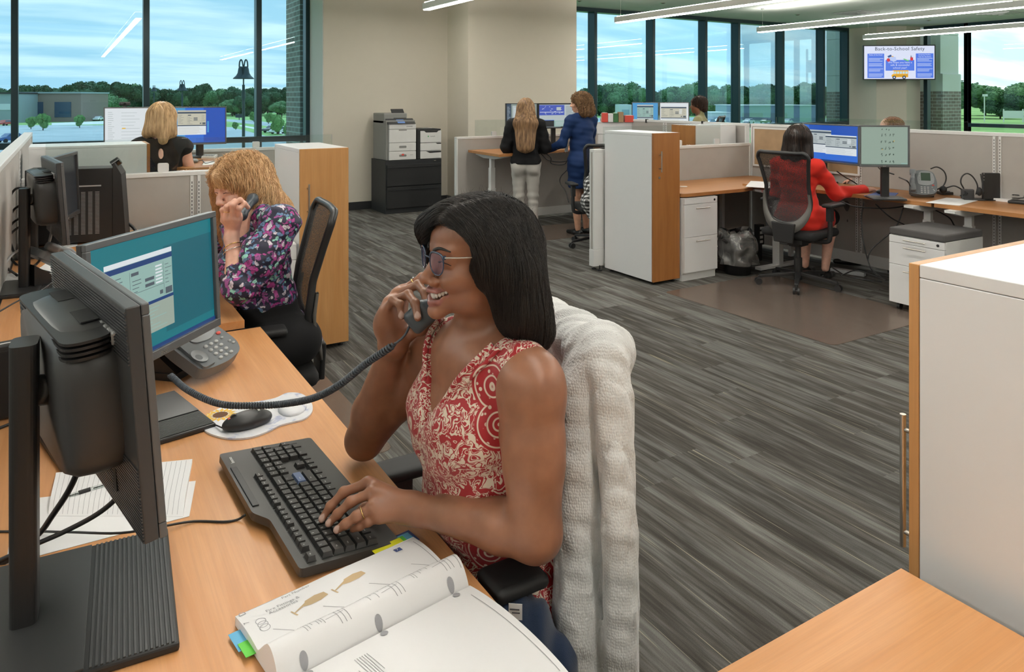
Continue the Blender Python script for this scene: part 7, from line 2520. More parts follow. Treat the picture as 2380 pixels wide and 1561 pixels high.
# ---- headset behind the near monitor
h0 = bp(100, 765, D1Z)
hst = thing('headset', 'black headset lying behind the near monitor, beside the slim computer', 'headset', tuple(h0))
MB().tube(bez([bp(86, 770, D1Z + .01), bp(78, 742, D1Z + .03), bp(84, 716, D1Z + .055), bp(105, 700, D1Z + .06), bp(125, 705, D1Z + .04)], 20), .006, 8).build('headband', 'black_plastic', hst, world=True)
MB().tube(bez([bp(110, 730, D1Z + .02), bp(122, 755, D1Z + .015), bp(132, 785, D1Z + .01)], 14), .005, 8).build('boom', 'black_plastic', hst, world=True)
q = bp(84, 762, D1Z + .02)
MB().ball(tuple(q), (.014, .014, .024), 14).build('ear_pad', 'grey_metal', hst, world=True)
MB().cbox(tuple(bp(112, 715, D1Z + .02)), (.07, .06, .03), .4).build('base', 'black_plastic', hst, 0.008, 3, world=True)
# ---------------------------------------------------------------- office chairs
plain('chair_grey', (0.105, 0.10, 0.092), 0.5)
plain('seat_black', (0.012, 0.012, 0.013), 0.9, grain=0.4, gscale=700)
def back_half(z):
 """half width of the back at height z above the seat"""
 return float(np.interp(z, [0.06, 0.10, 0.16, 0.24, 0.36, 0.50, 0.60, 0.64], [0.10, 0.165, 0.20, 0.205, 0.195, 0.215, 0.232, 0.222]))
def back_y(z, x=0.0):
 return float(np.interp(z, [-0.1, 0.05, 0.2, 0.35, 0.5, 0.64], [-0.235, -0.235, -0.205, -0.225, -0.27, -0.315])) + 0.35 * x * x
def office_chair(label, loc, rz, seat_z=0.47, arms=True, base_rot=0.3, arm_z=0.22, group=None, arm_w=0.285, pads=True, lower_grey=True):
 t = thing('office_chair', label, 'office chair', loc, rz, group)
 sc = Sculpt()
 sc.box((0, 0.0, seat_z - .035), (.245, .235, .038), .036, .02)
 V_, Q_ = net(sc, .011)
 V_[:, 2] -= np.clip(.02 - np.abs(V_[:, 1] + .02) * .0, 0, 1) * np.exp(-(V_[:, 0] / .2) ** 2 - (V_[:, 1] / .2) ** 2) * .6 * (V_[:, 2] > seat_z - .02)
 link('seat', np_mesh('seat', V_, Q_, 'seat_black'), t)
 MB().box((-.13, -.20, seat_z - .115), (.13, .10, seat_z - .07)).box((-.05, -.10, seat_z - .16), (.05, .06, seat_z - .115)).build('mechanism', 'black_plastic', t, .008)
 MB().cyl((0, -.03, .10), (0, -.03, seat_z - .15), .024, n=16).cyl((0, -.03, .05), (0, -.03, .24), .034, n=16).build('gas_column', 'black_plastic', t)
 for i in range(5):
  a = base_rot + i * 2 * PI / 5
  u = Vector((math.cos(a), math.sin(a), 0)); w = Vector((-u.y, u.x, 0))
  c0 = Vector((0, -.03, .125)); c1 = c0 + u * .33; c1.z = .075
  m = MB()
  m.add([c0 + w * .028 - Vector((0, 0, .03)), c0 - w * .028 - Vector((0, 0, .03)), c0 - w * .028, c0 + w * .028,
    c1 + w * .014 - Vector((0, 0, .014)), c1 - w * .014 - Vector((0, 0, .014)), c1 - w * .014 + Vector((0, 0, .010)), c1 + w * .014 + Vector((0, 0, .010))],
    [(0, 1, 2, 3), (7, 6, 5, 4), (0, 4, 5, 1), (1, 5, 6, 2), (2, 6, 7, 3), (3, 7, 4, 0)])
  l_ = m.build('base_leg', 'black_plastic', t, .004)
  cc = c1 + u * .005; cc.z = .03
  m = MB().cyl(cc + w * .010, cc + w * .026, .029, n=18).cyl(cc - w * .010, cc - w * .026, .029, n=18).cyl(cc - w * .010, cc + w * .010, .012, n=10)
  m.cyl(cc + Vector((0, 0, .012)), c1, .009, n=8)
  m.build('caster', 'black_plastic', l_)
 # back frame loop
 B = seat_z + .02
 zs = list(np.linspace(0.06, 0.60, 16))
 right = [(back_half(z), back_y(z, back_half(z)), B + z) for z in zs]
 top = [(x, back_y(.64, x), B + .64) for x in np.linspace(.205, -.205, 9)]
 left = [(-p[0], p[1], p[2]) for p in reversed(right)]
 bot = [(x, back_y(.05, x), B + .05 - .012 * (1 - abs(x) / .07)) for x in (-.06, 0, .06)]
 loop = right + top + left + bot
 lp = bez(loop + [loop[0]], len(loop) * 3)
 fr = MB().tube(lp[:-1], .0165, 10, closed=True).build('back_frame', 'black_plastic', t)
 def msh(u, v_):
  z = .05 + .59 * v_
  hw = max(.05, back_half(max(.06, z)) - .004) * (1.0 if z > .09 else .75)
  x = (u * 2 - 1) * hw
  return (x, back_y(z, x) + .012 * (1 - (u * 2 - 1) ** 2), B + z)
 MB().grid(msh, 16, 30).build('back_mesh', 'chair_mesh', t)
 if lower_grey:
  # u-shaped yoke carrying the back
  yk = [(s_ * back_half(z) * 1.0, back_y(z, .2) - .018, B + z) for s_, z in ((-1, .30), (-1, .2), (-1, .11))] + [(-.10, back_y(.04) - .02, B + .035), (0, back_y(.03) - .024, B + .015), (.10, back_y(.04) - .02, B + .035)] + \
    [(s_ * back_half(z) * 1.0, back_y(z, .2) - .018, B + z) for s_, z in ((1, .11), (1, .2), (1, .30))]
  yb = bez(yk, 40)
  m = MB()
  n_ = len(yb)
  for i, p in enumerate(yb):
   wd = .012 + .048 * math.sin(PI * i / (n_ - 1)) ** 1.5
   c_ = Vector((0, p.y, B + .34)); d_ = (p - c_).normalized()
   m.v += [tuple(p + d_ * wd), tuple(p - d_ * wd * .55), tuple(p - d_ * wd * .55 + Vector((0, -.012, 0))), tuple(p + d_ * wd + Vector((0, -.012, 0)))]
  for i in range(n_ - 1):
   for k_ in range(4):
    m.f.append((i * 4 + k_, i * 4 + (k_ + 1) % 4, (i + 1) * 4 + (k_ + 1) % 4, (i + 1) * 4 + k_)); m.m.append(0); m.s.append(True)
  m.build('back_yoke', 'chair_grey', t)
 m = MB()
 m.add([(-.11, -.262, B + .05), (.11, -.262, B + .05), (.085, -.258, B - .12), (-.085, -.258, B - .12), (-.11, -.285, B + .05), (.11, -.285, B + .05), (.085, -.282, B - .12), (-.085, -.282, B - .12)],
   [(0, 3, 2, 1), (4, 5, 6, 7), (0, 1, 5, 4), (1, 2, 6, 5), (2, 3, 7, 6), (3, 0, 4, 7)])
 m.box((-.04, -.27, B - .14), (.04, -.10, B - .10))
 m.build('back_bracket', 'black_plastic', t, .008)
 if arms:
  for s_ in (-1, 1):
   m = MB()
   m.tube(bez([(s_ * .12, -.03, seat_z - .09), (s_ * (arm_w - .03), -.03, seat_z - .085), (s_ * arm_w, -.03, seat_z - .03), (s_ * arm_w, -.03, seat_z + arm_z - .02)], 20), .020, 10)
   m.cbox((s_ * arm_w, -.03, seat_z + arm_z - .07), (.04, .06, .12))
   am = m.build('arm_post', 'black_plastic', t, .004)
   pd = Sculpt()
   pd.box((s_ * arm_w, .03, seat_z + arm_z), (.048, .125, .016), .015, .01)
   V_, Q_ = net(pd, .008)
   link('arm_pad', np_mesh('arm_pad', V_, Q_, 'black_matte'), am)
 return t
ch1 = office_chair('black mesh office chair under the foreground woman, cardigan hung on its back', (0.70, 1.42, 0), PI / 2, seat_z=.45, arms=False, base_rot=.2)
# its short arm pads, one on each side
for y_, x0, x1, z_, yr in ((1.185, .662, .775, .722, .05), (1.715, .60, .80, .70, 0.0)):
 am = MB().cyl((.71, y_, .42), (.71, y_, z_ - .02), .022, n=14).box((.685, y_ - .03, z_ - .16), (.735, y_ + .03, z_ - .015)).build('arm_post', 'black_plastic', ch1, .004, world=True)
 pd = Sculpt(); pd.box(((x0 + x1) / 2, y_, z_), ((x1 - x0) / 2, .047, .014), .013, .01)
 V_, Q_ = net(pd, .007)
 link('arm_pad', np_mesh('arm_pad', V_, Q_, 'black_matte'), am, world=True)
# cardigan over the chair back
cg = Sculpt()
cg.cap((1.000, 1.235, 1.085), (1.005, 1.66, 1.09), .047, .050, .04)
cg.box((.980, 1.43, .90), (.038, .240, .20), .035, .04)
cg.box((.960, 1.43, .66), (.042, .23, .18), .04, .05)
cg.chain([v(1400, 812, 1.50), v(1352, 900, 1.49), v(1345, 1060, 1.46), v(1345, 1250, 1.43), v(1345, 1420, 1.41), v(1352, 1600, 1.40)], [.052, .052, .048, .047, .049, .053], .004)
cg.chain([v(1402, 838, 1.47), v(1422, 920, 1.44), v(1432, 1060, 1.41), v(1440, 1230, 1.38), v(1444, 1400, 1.37), v(1442, 1580, 1.37)], [.041, .039, .036, .035, .034, .036], .003)
cg.cap(v(1330, 790, 1.60), v(1410, 825, 1.49), .045, .045, .04)
def cg_fold(P, d):
 y, z = P[:, 1], P[:, 2]
 a = P[:, 0] * 55 + y * 70
 b = P[:, 0] * 70 + y * 90
 cab = np.abs(np.sin(b + .45 * np.sin(z * 48)))
 return d - .0028 * np.sin(a * .8 + 1.3 * np.sin(z * 5)) + .0036 * np.clip(.5 - cab, 0, 1) * 2 - .0018 * np.sin(2.3 * a + 1.5 * np.sin(z * 9 + 1))
cdt = thing('cardigan', 'off-white cable-knit cardigan draped over the foreground chair back', 'cardigan', (1.05, 1.4, .5))
sculpted('knit_body', net(cg, .0044, cg_fold), 'cable_knit', cdt, it=1)
# denim jacket under the arm rest
dj = Sculpt()
dj.chain([v(1120, 1440, 1.40), v(1190, 1450, 1.37), v(1270, 1530, 1.37), v(1310, 1640, 1.37)], [.05, .055, .045, .04], .04)
dj.chain([v(1180, 1450, 1.40), v(1200, 1600, 1.38), v(1210, 1700, 1.38)], [.05, .07, .07], .04)
def dj_fold(P, d):
 a = P[:, 0] * 60 - P[:, 1] * 50
 return d - .006 * np.sin(a + 2.5 * np.sin(P[:, 2] * 14)) - .003 * np.sin(2.7 * a + P[:, 2] * 40)
jk = thing('denim_jacket', 'dark denim jacket bunched beside the seat under the near arm rest', 'jacket', v(1200, 1600, 1.38))
sculpted('denim_cloth', net(dj, .006, dj_fold), 'cloth_denim', jk)
q = Vector(v(1198, 1421, 1.305))
MB().cbox(tuple(q), (.024, .0012, .028), -YAW - .1).build('care_label', 'paper', jk, world=True)
MB().cbox(tuple(Vector(v(1196, 1416, 1.3035))), (.017, .0008, .002), -YAW - .1).cbox(tuple(Vector(v(1199, 1424, 1.3035))), (.014, .0008, .002), -YAW - .1).build('label_print', 'ink', jk, world=True)
# ---------------------------------------------------------------- everybody else
def person_parts(J, w=1.0, bust=0.0, neck_r=.050, belly=0.0):
 """J: joint positions (world). returns torso, arms, legs sculpts (skin surface)"""
 sl, sr, hl, hr = (V3(J[k]) for k in ('sl', 'sr', 'hl', 'hr'))
 top = (sl + sr) / 2; bot = (hl + hr) / 2
 up = top - bot; H = np.linalg.norm(up); up /= H
 side = sr - sl; side -= up * (side @ up); side /= np.linalg.norm(side)
 fw = np.cross(up, side)
 if 'fwd' in J and fw @ V3(J['fwd']) < 0:
  fw = -fw
 M = Matrix([list(side), list(fw), list(up)]).transposed().to_4x4()
 M.translation = Vector(bot)
 T = Sculpt(M)
 T.ell((0, 0, H * .80), (.150 * w, .098 * w, H * .30), .05)
 T.ell((0, .006, H * .50), (.125 * w, .092 * w + belly * .02, H * .30), .06)
 T.ell((0, .004 + belly * .03, H * .30), (.128 * w, .095 * w + belly * .03, H * .25), .06)
 T.ell((0, -.008, H * .04), (.168 * w, .118 * w, H * .22), .05)
 for x in (-1, 1):
  if bust:
   T.ell((x * .062, .075 * w, H * .70), (.062, .05 * bust + .02, .062), .04)
  T.ell((x * .072 * w, -.065 * w, -H * .05), (.080 * w, .075 * w, .085), .04)
 T.setf(None)
 hw = np.linalg.norm(sr - sl)
 T.cap(sl + side * .03, sr - side * .03, .046 * w, .046 * w, .05)
 nb = top + up * .035; nt = V3(J['nt'])
 T.cap(nb, nt, neck_r * 1.08, neck_r, .03)
 for a in (sl, sr):
  T.cap(nb + up * .02, a + up * .022, .036, .030 * w, .05)
 A = Sculpt()
 for s_, e_, w_ in (('sl', 'el', 'wl'), ('sr', 'er', 'wr')):
  if e_ not in J:
   continue
  s0, e0, w0 = V3(J[s_]), V3(J[e_]), V3(J[w_])
  A.ell(s0, (.052 * w, .052 * w, .056 * w), .03)
  A.cap(s0, e0, .047 * w, .038 * w, .02)
  m0 = e0 + (w0 - e0) * .3
  A.cap(e0, m0, .037 * w, .038 * w, .02); A.cap(m0, w0, .038 * w, .024, .02)
 L = Sculpt()
 for h_, k_, a_ in (('hl', 'kl', 'al'), ('hr', 'kr', 'ar')):
  if k_ not in J:
   continue
  h0, k0, a0 = V3(J[h_]), V3(J[k_]), V3(J[a_])
  L.cap(h0, k0, .086 * w, .052 * w, .03)
  m0 = k0 + (a0 - k0) * .32
  L.cap(k0, m0, .050 * w, .052 * w, .03); L.cap(m0, a0, .052 * w, .033, .02)
 return T, A, L, (M, H, side, fw, up)
def offs(o, cuts=(), fold=None):
 def f(P, d):
  d = d - o
  if fold is not None:
   d = d - fold(P)
  for c in cuts:
   d = np.maximum(d, c(P))
  return d
 return f
def above(z): return lambda P: z - P[:, 2]
def below(z): return lambda P: P[:, 2] - z
def not_ball(c, r, s=(1, 1, 1)):
 c = V3(c)
 return lambda P: r - np.linalg.norm((P - c) / V3(s), axis=1)
def not_cap(a, b, r):
 a, b = V3(a), V3(b)
 return lambda P: r - np.linalg.norm(P - a - np.clip(((P - a) @ (b - a)) / ((b - a) @ (b - a)), 0, 1)[:, None] * (b - a), axis=1)
def folds(amp, f1, f2, seed=0.0):
 return lambda P: amp * np.sin(P[:, 2] * f1 + 3 * np.sin(P[:, 0] * f2 + seed) + 2 * np.sin(P[:, 1] * f2 * .8 + seed)) + amp * .5 * np.sin(P[:, 2] * f1 * 2.3 + P[:, 0] * f2)
def shoe(parent, a, heading, name='shoe', mat='shoe_black', L=.23, flat=True):
 a = V3(a); u = V3(math.cos(heading), math.sin(heading), 0)
 s = Sculpt()
 s.cap((a[0] - u[0] * .04, a[1] - u[1] * .04, .035), (a[0] + u[0] * .05, a[1] + u[1] * .05, .035), .033, .034, .02)
 s.cap((a[0] + u[0] * .05, a[1] + u[1] * .05, .032), (a[0] + u[0] * (L - .06), a[1] + u[1] * (L - .06), .026), .034, .024, .02)
 V_, Q_ = net(s, .008)
 V_[:, 2] = np.maximum(V_[:, 2], .003)
 link(name, np_mesh(name, V_, Q_, mat), parent, world=True)
def hand_to(s, wrist, direction, normal, side, sc=1.0, curl=(.35, .35, .35, .4), thumb=.4):
 y = Vector(direction).normalized(); z = Vector(normal); z = (z - y * z.dot(y)).normalized(); x = y.cross(z)
 M = Matrix((x, y, z)).transposed().to_4x4(); M.translation = Vector(wrist)
 hand_at(s, M, side, curl, sc, thumb)
def hair_obj(t, hvol, mat, dirfn, n, steps, step, h=.005, level=(-.004, .003), rad=.0007, curl=.0, cfreq=50, seed=1, cond=None, shell=True, extra=()):
 sh_ = net(hvol, h)
 sh_ = (relax(*sh_, 1), sh_[1])
 r = surf_points(sh_, n, seed, cond)
 lv_ = np.random.RandomState(seed).uniform(level[0], level[1], len(r))
 st = strands(hvol.ev, r, dirfn, steps, step, lv_, rad, curl=curl, cfreq=cfreq, seed=seed)
 VV_, QQ_ = join_nets(([sh_] if shell else []) + [st] + list(extra))
 return link('hair', np_mesh('hair', VV_, QQ_, mat), t, 0, 2, True)
def down_from(HMx, part_x=0.0, out=.9, back=.3, fall=5.0, zc=.11):
 R_ = np.array(HMx.to_3x3()); O_ = np.array(HMx.translation)
 def f(P, t):
  q = (P - O_) @ R_
  d = np.zeros_like(q)
  d[:, 0] = np.tanh((q[:, 0] - part_x) / .012) * np.clip(out - (zc - q[:, 2]) * 9, 0, 1)
  d[:, 1] = -back * np.clip((q[:, 2]) * 9, 0, 1)
  d[:, 2] = -np.clip(.3 + (zc - q[:, 2]) * fall, .3, 1.4)
  return d @ R_.T
 return f
def finish(t, body, h=.0085, skin='skin_fair', fine=None, lips=None):
 lst = []
 if fine is None:
  lst.append(net(body, h))
 else:
  V_, Q_ = net(body, h)
  cc = V_[Q_].mean(1); keepm = np.ones(len(Q_), bool)
  for lo, hi, hh in fine:
   lo, hi = V3(lo), V3(hi)
   lst.append(net(body, hh, lo=lo, hi=hi))
   keepm &= ~((cc > lo + h * 1.6) & (cc < hi - h * 1.6)).all(1)
  lst.append((V_, Q_[keepm]))
 VQ = join_nets(lst)
 at = {'nail': lambda P: np.zeros(len(P)), 'lip': (lambda P: np.clip(1 - lips.ev(P) / .0012, 0, 1)) if lips is not None else (lambda P: np.zeros(len(P)))}
 return sculpted('body', VQ, skin, t, at, 1)
def fade_h(c, r):
 c = V3(c)
 return c - r, c + r
# ================================================================ curly blonde woman on the phone
def build_curly():
 hc = V3(v(552, 428, 3.22))
 t = thing('person', 'woman with long curly strawberry-blonde hair and floral top, phone at her ear', 'person', (.72, 3.30, 0))
 left = V3(-CS, SN, 0); near = V3(-SN, -CS, 0)
 g = left * .50 + near * .87
 HMc = head_frame(Vector(hc), math.atan2(g[1], g[0]), pitch=-.30, roll=.06)
 hs_, lp_ = head_sculpt(HMc, 1.06, smile=.9)
 J = dict(sl=v(655, 520, 3.05), sr=v(520, 530, 3.36), hl=v(690, 790, 3.15), hr=v(590, 790, 3.42), nt=tuple(HMc @ Vector((0, -.03, -.06))), fwd=tuple(left),
    el=v(556, 668, 2.90), wl=v(538, 555, 3.00), er=v(475, 650, 3.40), wr=v(430, 640, 3.25),
    kl=(.30, 3.02, .58), al=(.42, 3.05, .10), kr=(.30, 3.50, .58), ar=(.42, 3.45, .10))
 T, A, L, fr = person_parts(J, 1.12, bust=1.2, belly=.6)
 hd = Sculpt()
 # fist at the cheek holding a handset
 w0 = V3(J['wl'])
 hd.cap(w0, v(541, 520, 3.02), .028, .032, .02)
 for (a, b, c, d) in (((520, 512, 2.99), (517, 488, 2.97), (535, 474, 2.98), (552, 480, 3.0)), ((527, 508, 2.97), (527, 480, 2.95), (546, 467, 2.96), (562, 474, 2.99)),
       ((540, 506, 2.965), (541, 476, 2.94), (558, 464, 2.955), (570, 473, 2.99)), ((552, 508, 2.98), (556, 484, 2.95), (569, 474, 2.965), (577, 482, 3.0))):
  hd.cap(v(541, 525, 3.01), v(*a), .020, .013, .014)
  finger(hd, [V3(v(*q)) for q in (a, b, c, d)], .0108, .0088, .006)
 hd.ell(v(543, 505, 3.00), (.036, .030, .034), .02)
 hand_to(hd, J['wr'], (-1, 0, -.1), (0, 0, 1), 1)
 body = T.merged(A).merged(hd).merged(hs_).merged(L)
 lo, hi = fade_h(hc, .17); lo2, hi2 = fade_h(v(545, 500, 2.98), .09)
 finish(t, body, .009, 'skin_fair', ((lo, hi, .0034), (lo2, hi2, .0034)), lp_)
 face_details(HMc, t, 1.06, 'hair_ginger', 'lash', False, 0, hs_, .002)
 # floral top with elbow sleeves
 sleeve = Sculpt(); sleeve.p = A.p[:2] + A.p[4:6]
 el = V3(J['el']); wl = V3(J['wl']); sl = V3(J['sl'])
 slv = Sculpt()
 slv.cap(sl, sl + (el - sl) * .6, .068, .070, .04); slv.cap(sl + (el - sl) * .5, el, .070, .056, .03); slv.cap(el, el + (wl - el) * .30, .050, .052, .02)
 sr_, er_ = V3(J['sr']), V3(J['er']); slv.cap(sr_, er_, .060, .055, .03); slv.cap(er_, er_ + (V3(J['wr']) - er_) * .5, .05, .045, .02)
 top_ = T.merged(slv)
 M, H, side, fw, up = fr
 top_.setf(M); top_.ell((0, .01, -.02), (.20, .15, .16), .05); top_.setf(None)
 nb_ = (sl + sr_) / 2
 sculpted('floral_top', net(top_, .0065, offs(.008, (above(.52), not_ball(nb_ + V3(-.055, -.03, .055), .095), not_cap(el + (wl - el) * .42, wl, .06)), folds(.0035, 55, 22))), 'floral_navy', t)
 lg = Sculpt(); lg.p = list(L.p)
 sculpted('trousers', net(lg.merged(T), .011, offs(.009, (below(.745),))), 'cloth_black', t)
 shoe(t, J['al'], PI); shoe(t, J['ar'], PI)
 # hair
 hvc = Sculpt(HMc)
 hvc.ell((0, -.025, .040), (.098, .112, .092), .03); hvc.ell((0, .058, .062), (.066, .042, .030), .03)
 for x in (-1, 1):
  hvc.cap((x * .078, -.005, .01), (x * .098, -.020, -.09), .042, .050, .05)
  hvc.cap((x * .092, -.04, -.06), (x * .115, -.06, -.19), .052, .055, .05)
  hvc.cap((x * .10, -.07, -.16), (x * .10, -.09, -.25), .05, .03, .05)
 hvc.cap((0, -.09, .0), (0, -.13, -.22), .075, .06, .05)
 hvc.cap((-.100, -.01, -.10), (-.128, .025, -.27), .052, .034, .04); hvc.cap((.088, .02, -.04), (.100, .045, -.24), .032, .028, .04)
 for x in (-1, 1):
  hvc.cap((x * .105, -.02, -.17), (x * .100, .02, -.27), .045, .028, .04)
 hvc.ell((0, .105, -.045), (.064, .085, .090), .012, op=-1); hvc.ell((0, .115, .008), (.060, .058, .030), .010, op=-1)
 Rc, Oc = np.array(HMc.to_3x3()), np.array(HMc.translation)
 def cz(c): return ((c - Oc) @ Rc)
 # bangs
 rb = np.random.RandomState(3)
 nb2 = 420
 u0 = rb.uniform(-1, 1, nb2)
 bx_ = np.zeros((nb2, 9, 3))
 for i in range(9):
  tt_ = i / 8
  bx_[:, i, 0] = u0 * (.038 + .020 * tt_) + .004 * np.sin(9 * u0 + 5 * tt_)
  bx_[:, i, 1] = .062 + .040 * math.sin(tt_ * 1.9) - .022 * u0 ** 2 + rb.normal(scale=.001, size=nb2)
  bx_[:, i, 2] = .100 - .078 * tt_ ** 1.2 - .012 * tt_ * u0 ** 2
 bang = tubes(bx_ @ Rc.T + Oc, .0010)
 hair_obj(t, hvc, 'hair_ginger', down_from(HMc, 0.01, .9, .25, 5), 6500, 34, .0105, .0055, (-.006, .011), .00075, .0110, 75, 5, lambda c: cz(c)[:, 2] > -.02, extra=(bang,))
 # handset, bracelets, ring
 hf_a, hf_b = V3(v(562, 500, 3.05)), V3(v(588, 462, 3.13))
 hh = Sculpt(); hh.cap(hf_a, hf_b, .018, .018, .01); hh.ell(hf_a, (.024, .024, .024), .01); hh.ell(hf_b, (.026, .026, .026), .01)
 o = sculpted('handset_shell', net(hh, .005), 'phone_grey_blue', None)
 o.name = 'phone_handset'; solo(o, 'dark phone handset held by the curly blonde woman', 'phone handset')
 for k_, f_ in enumerate((.18, .26)):
  c_ = wl + (el - wl) * f_
  w_ = Vector(el - wl).normalized(); u_ = w_.orthogonal().normalized(); q_ = w_.cross(u_)
  r_ = .0355 + .002 * k_
  b_ = solo(MB().tube([Vector(c_) + (u_ * math.cos(a) + q_ * math.sin(a)) * r_ + w_ * .005 * math.sin(a + k_) for a in np.linspace(0, 2 * PI, 29)[:-1]], .0022, 6, closed=True).build('bracelet', 'chrome' if k_ else 'gold'),
     ['gold bracelet nearer the hand of the curly blonde woman', 'silver bracelet nearer the elbow of the curly blonde woman'][k_], 'bracelet')
 finger_ring(V3(v(527, 492, 2.955)), (0.1, 0, 1), .0125, 'gold ring on the fist of the curly blonde woman')
build_curly()
office_chair('black mesh office chair holding the curly blonde woman', (.72, 3.36, 0), PI / 2 - .12, seat_z=.47, arms=True, base_rot=.5, arm_w=.27, arm_z=.20)
# ================================================================ seen from behind: black top by the windows
def build_black_top():
 hc = V3(v(378, 272, 5.75))
 t = thing('person', 'woman in a black keyhole-back top with straight blonde hair, seen from behind', 'person', (hc[0], hc[1], 0))
 fwd = V3(SN * .95 - .12, CS, 0); fwd /= np.linalg.norm(fwd)
 side = V3(fwd[1], -fwd[0], 0)
 HMb = head_frame(Vector(hc), math.atan2(fwd[1], fwd[0]), pitch=-.12)
 hs_, lp_ = head_sculpt(HMb, 1.03, smile=.3)
 c0 = V3(hc[0], hc[1], 0) - fwd * .02
 def p(x, y, z): return tuple(c0 + side * x + fwd * y + V3(0, 0, z))
 sz = hc[2] - .225
 J = dict(sl=p(-.165, -.01, sz), sr=p(.165, -.01, sz), hl=p(-.09, -.03, sz - .50), hr=p(.09, -.03, sz - .50), nt=tuple(HMb @ Vector((0, -.02, -.06))), fwd=tuple(fwd),
    el=p(-.20, .05, sz - .26), wl=p(-.14, .28, sz - .22), er=p(.205, .06, sz - .26), wr=p(.16, .30, sz - .22),
    kl=p(-.10, .0, .50), al=p(-.10, -.02, .09), kr=p(.10, .0, .50), ar=p(.10, -.02, .09))
 T, A, L, fr = person_parts(J, 1.0, bust=1)
 hd = Sculpt(); hand_to(hd, J['wl'], tuple(fwd), (0, 0, 1), 1); hand_to(hd, J['wr'], tuple(fwd), (0, 0, 1), -1)
 finish(t, T.merged(A).merged(hd).merged(hs_).merged(L), .011, 'skin_fair')
 cap_ = Sculpt()
 for s_ in (-1, 1):
  cap_.ell(p(s_ * .165, -.01, sz - .005), (.060, .062, .056), .03)
 back = V3(p(0.02, -.12, sz - .02))
 sculpted('black_top', net(T.merged(cap_), .008, offs(.009, (above(sz - .62), not_ball(p(0, .0, sz + .095), .085), not_ball(p(.035, -.125, sz - .045), .022, (.9, 2.4, 2.2))), folds(.003, 30, 18))), 'cloth_black', t)
 sculpted('trousers', net(L.merged(T), .013, offs(.008, (below(sz - .45),))), 'cloth_black2', t)
 shoe(t, J['al'], math.atan2(fwd[1], fwd[0])); shoe(t, J['ar'], math.atan2(fwd[1], fwd[0]))
 hb_ = Sculpt(HMb)
 hb_.ell((0, -.02, .036), (.090, .106, .084), .03)
 for x in (-1, 1):
  hb_.cap((x * .06, -.03, .0), (x * .092, -.055, -.13), .045, .032, .05)
 hb_.cap((0, -.07, .0), (-.02, -.10, -.11), .06, .045, .05); hb_.cap((.05, -.08, -.05), (.045, -.11, -.185), .045, .03, .04)
 hb_.ell((0, .110, -.03), (.062, .065, .10), .01, op=-1)
 hair_obj(t, hb_, 'hair_blonde', down_from(HMb, -.01, .8, .5, 6), 2000, 26, .012, .007, (-.003, .004), .0012, .001, 20, 5)
build_black_top()
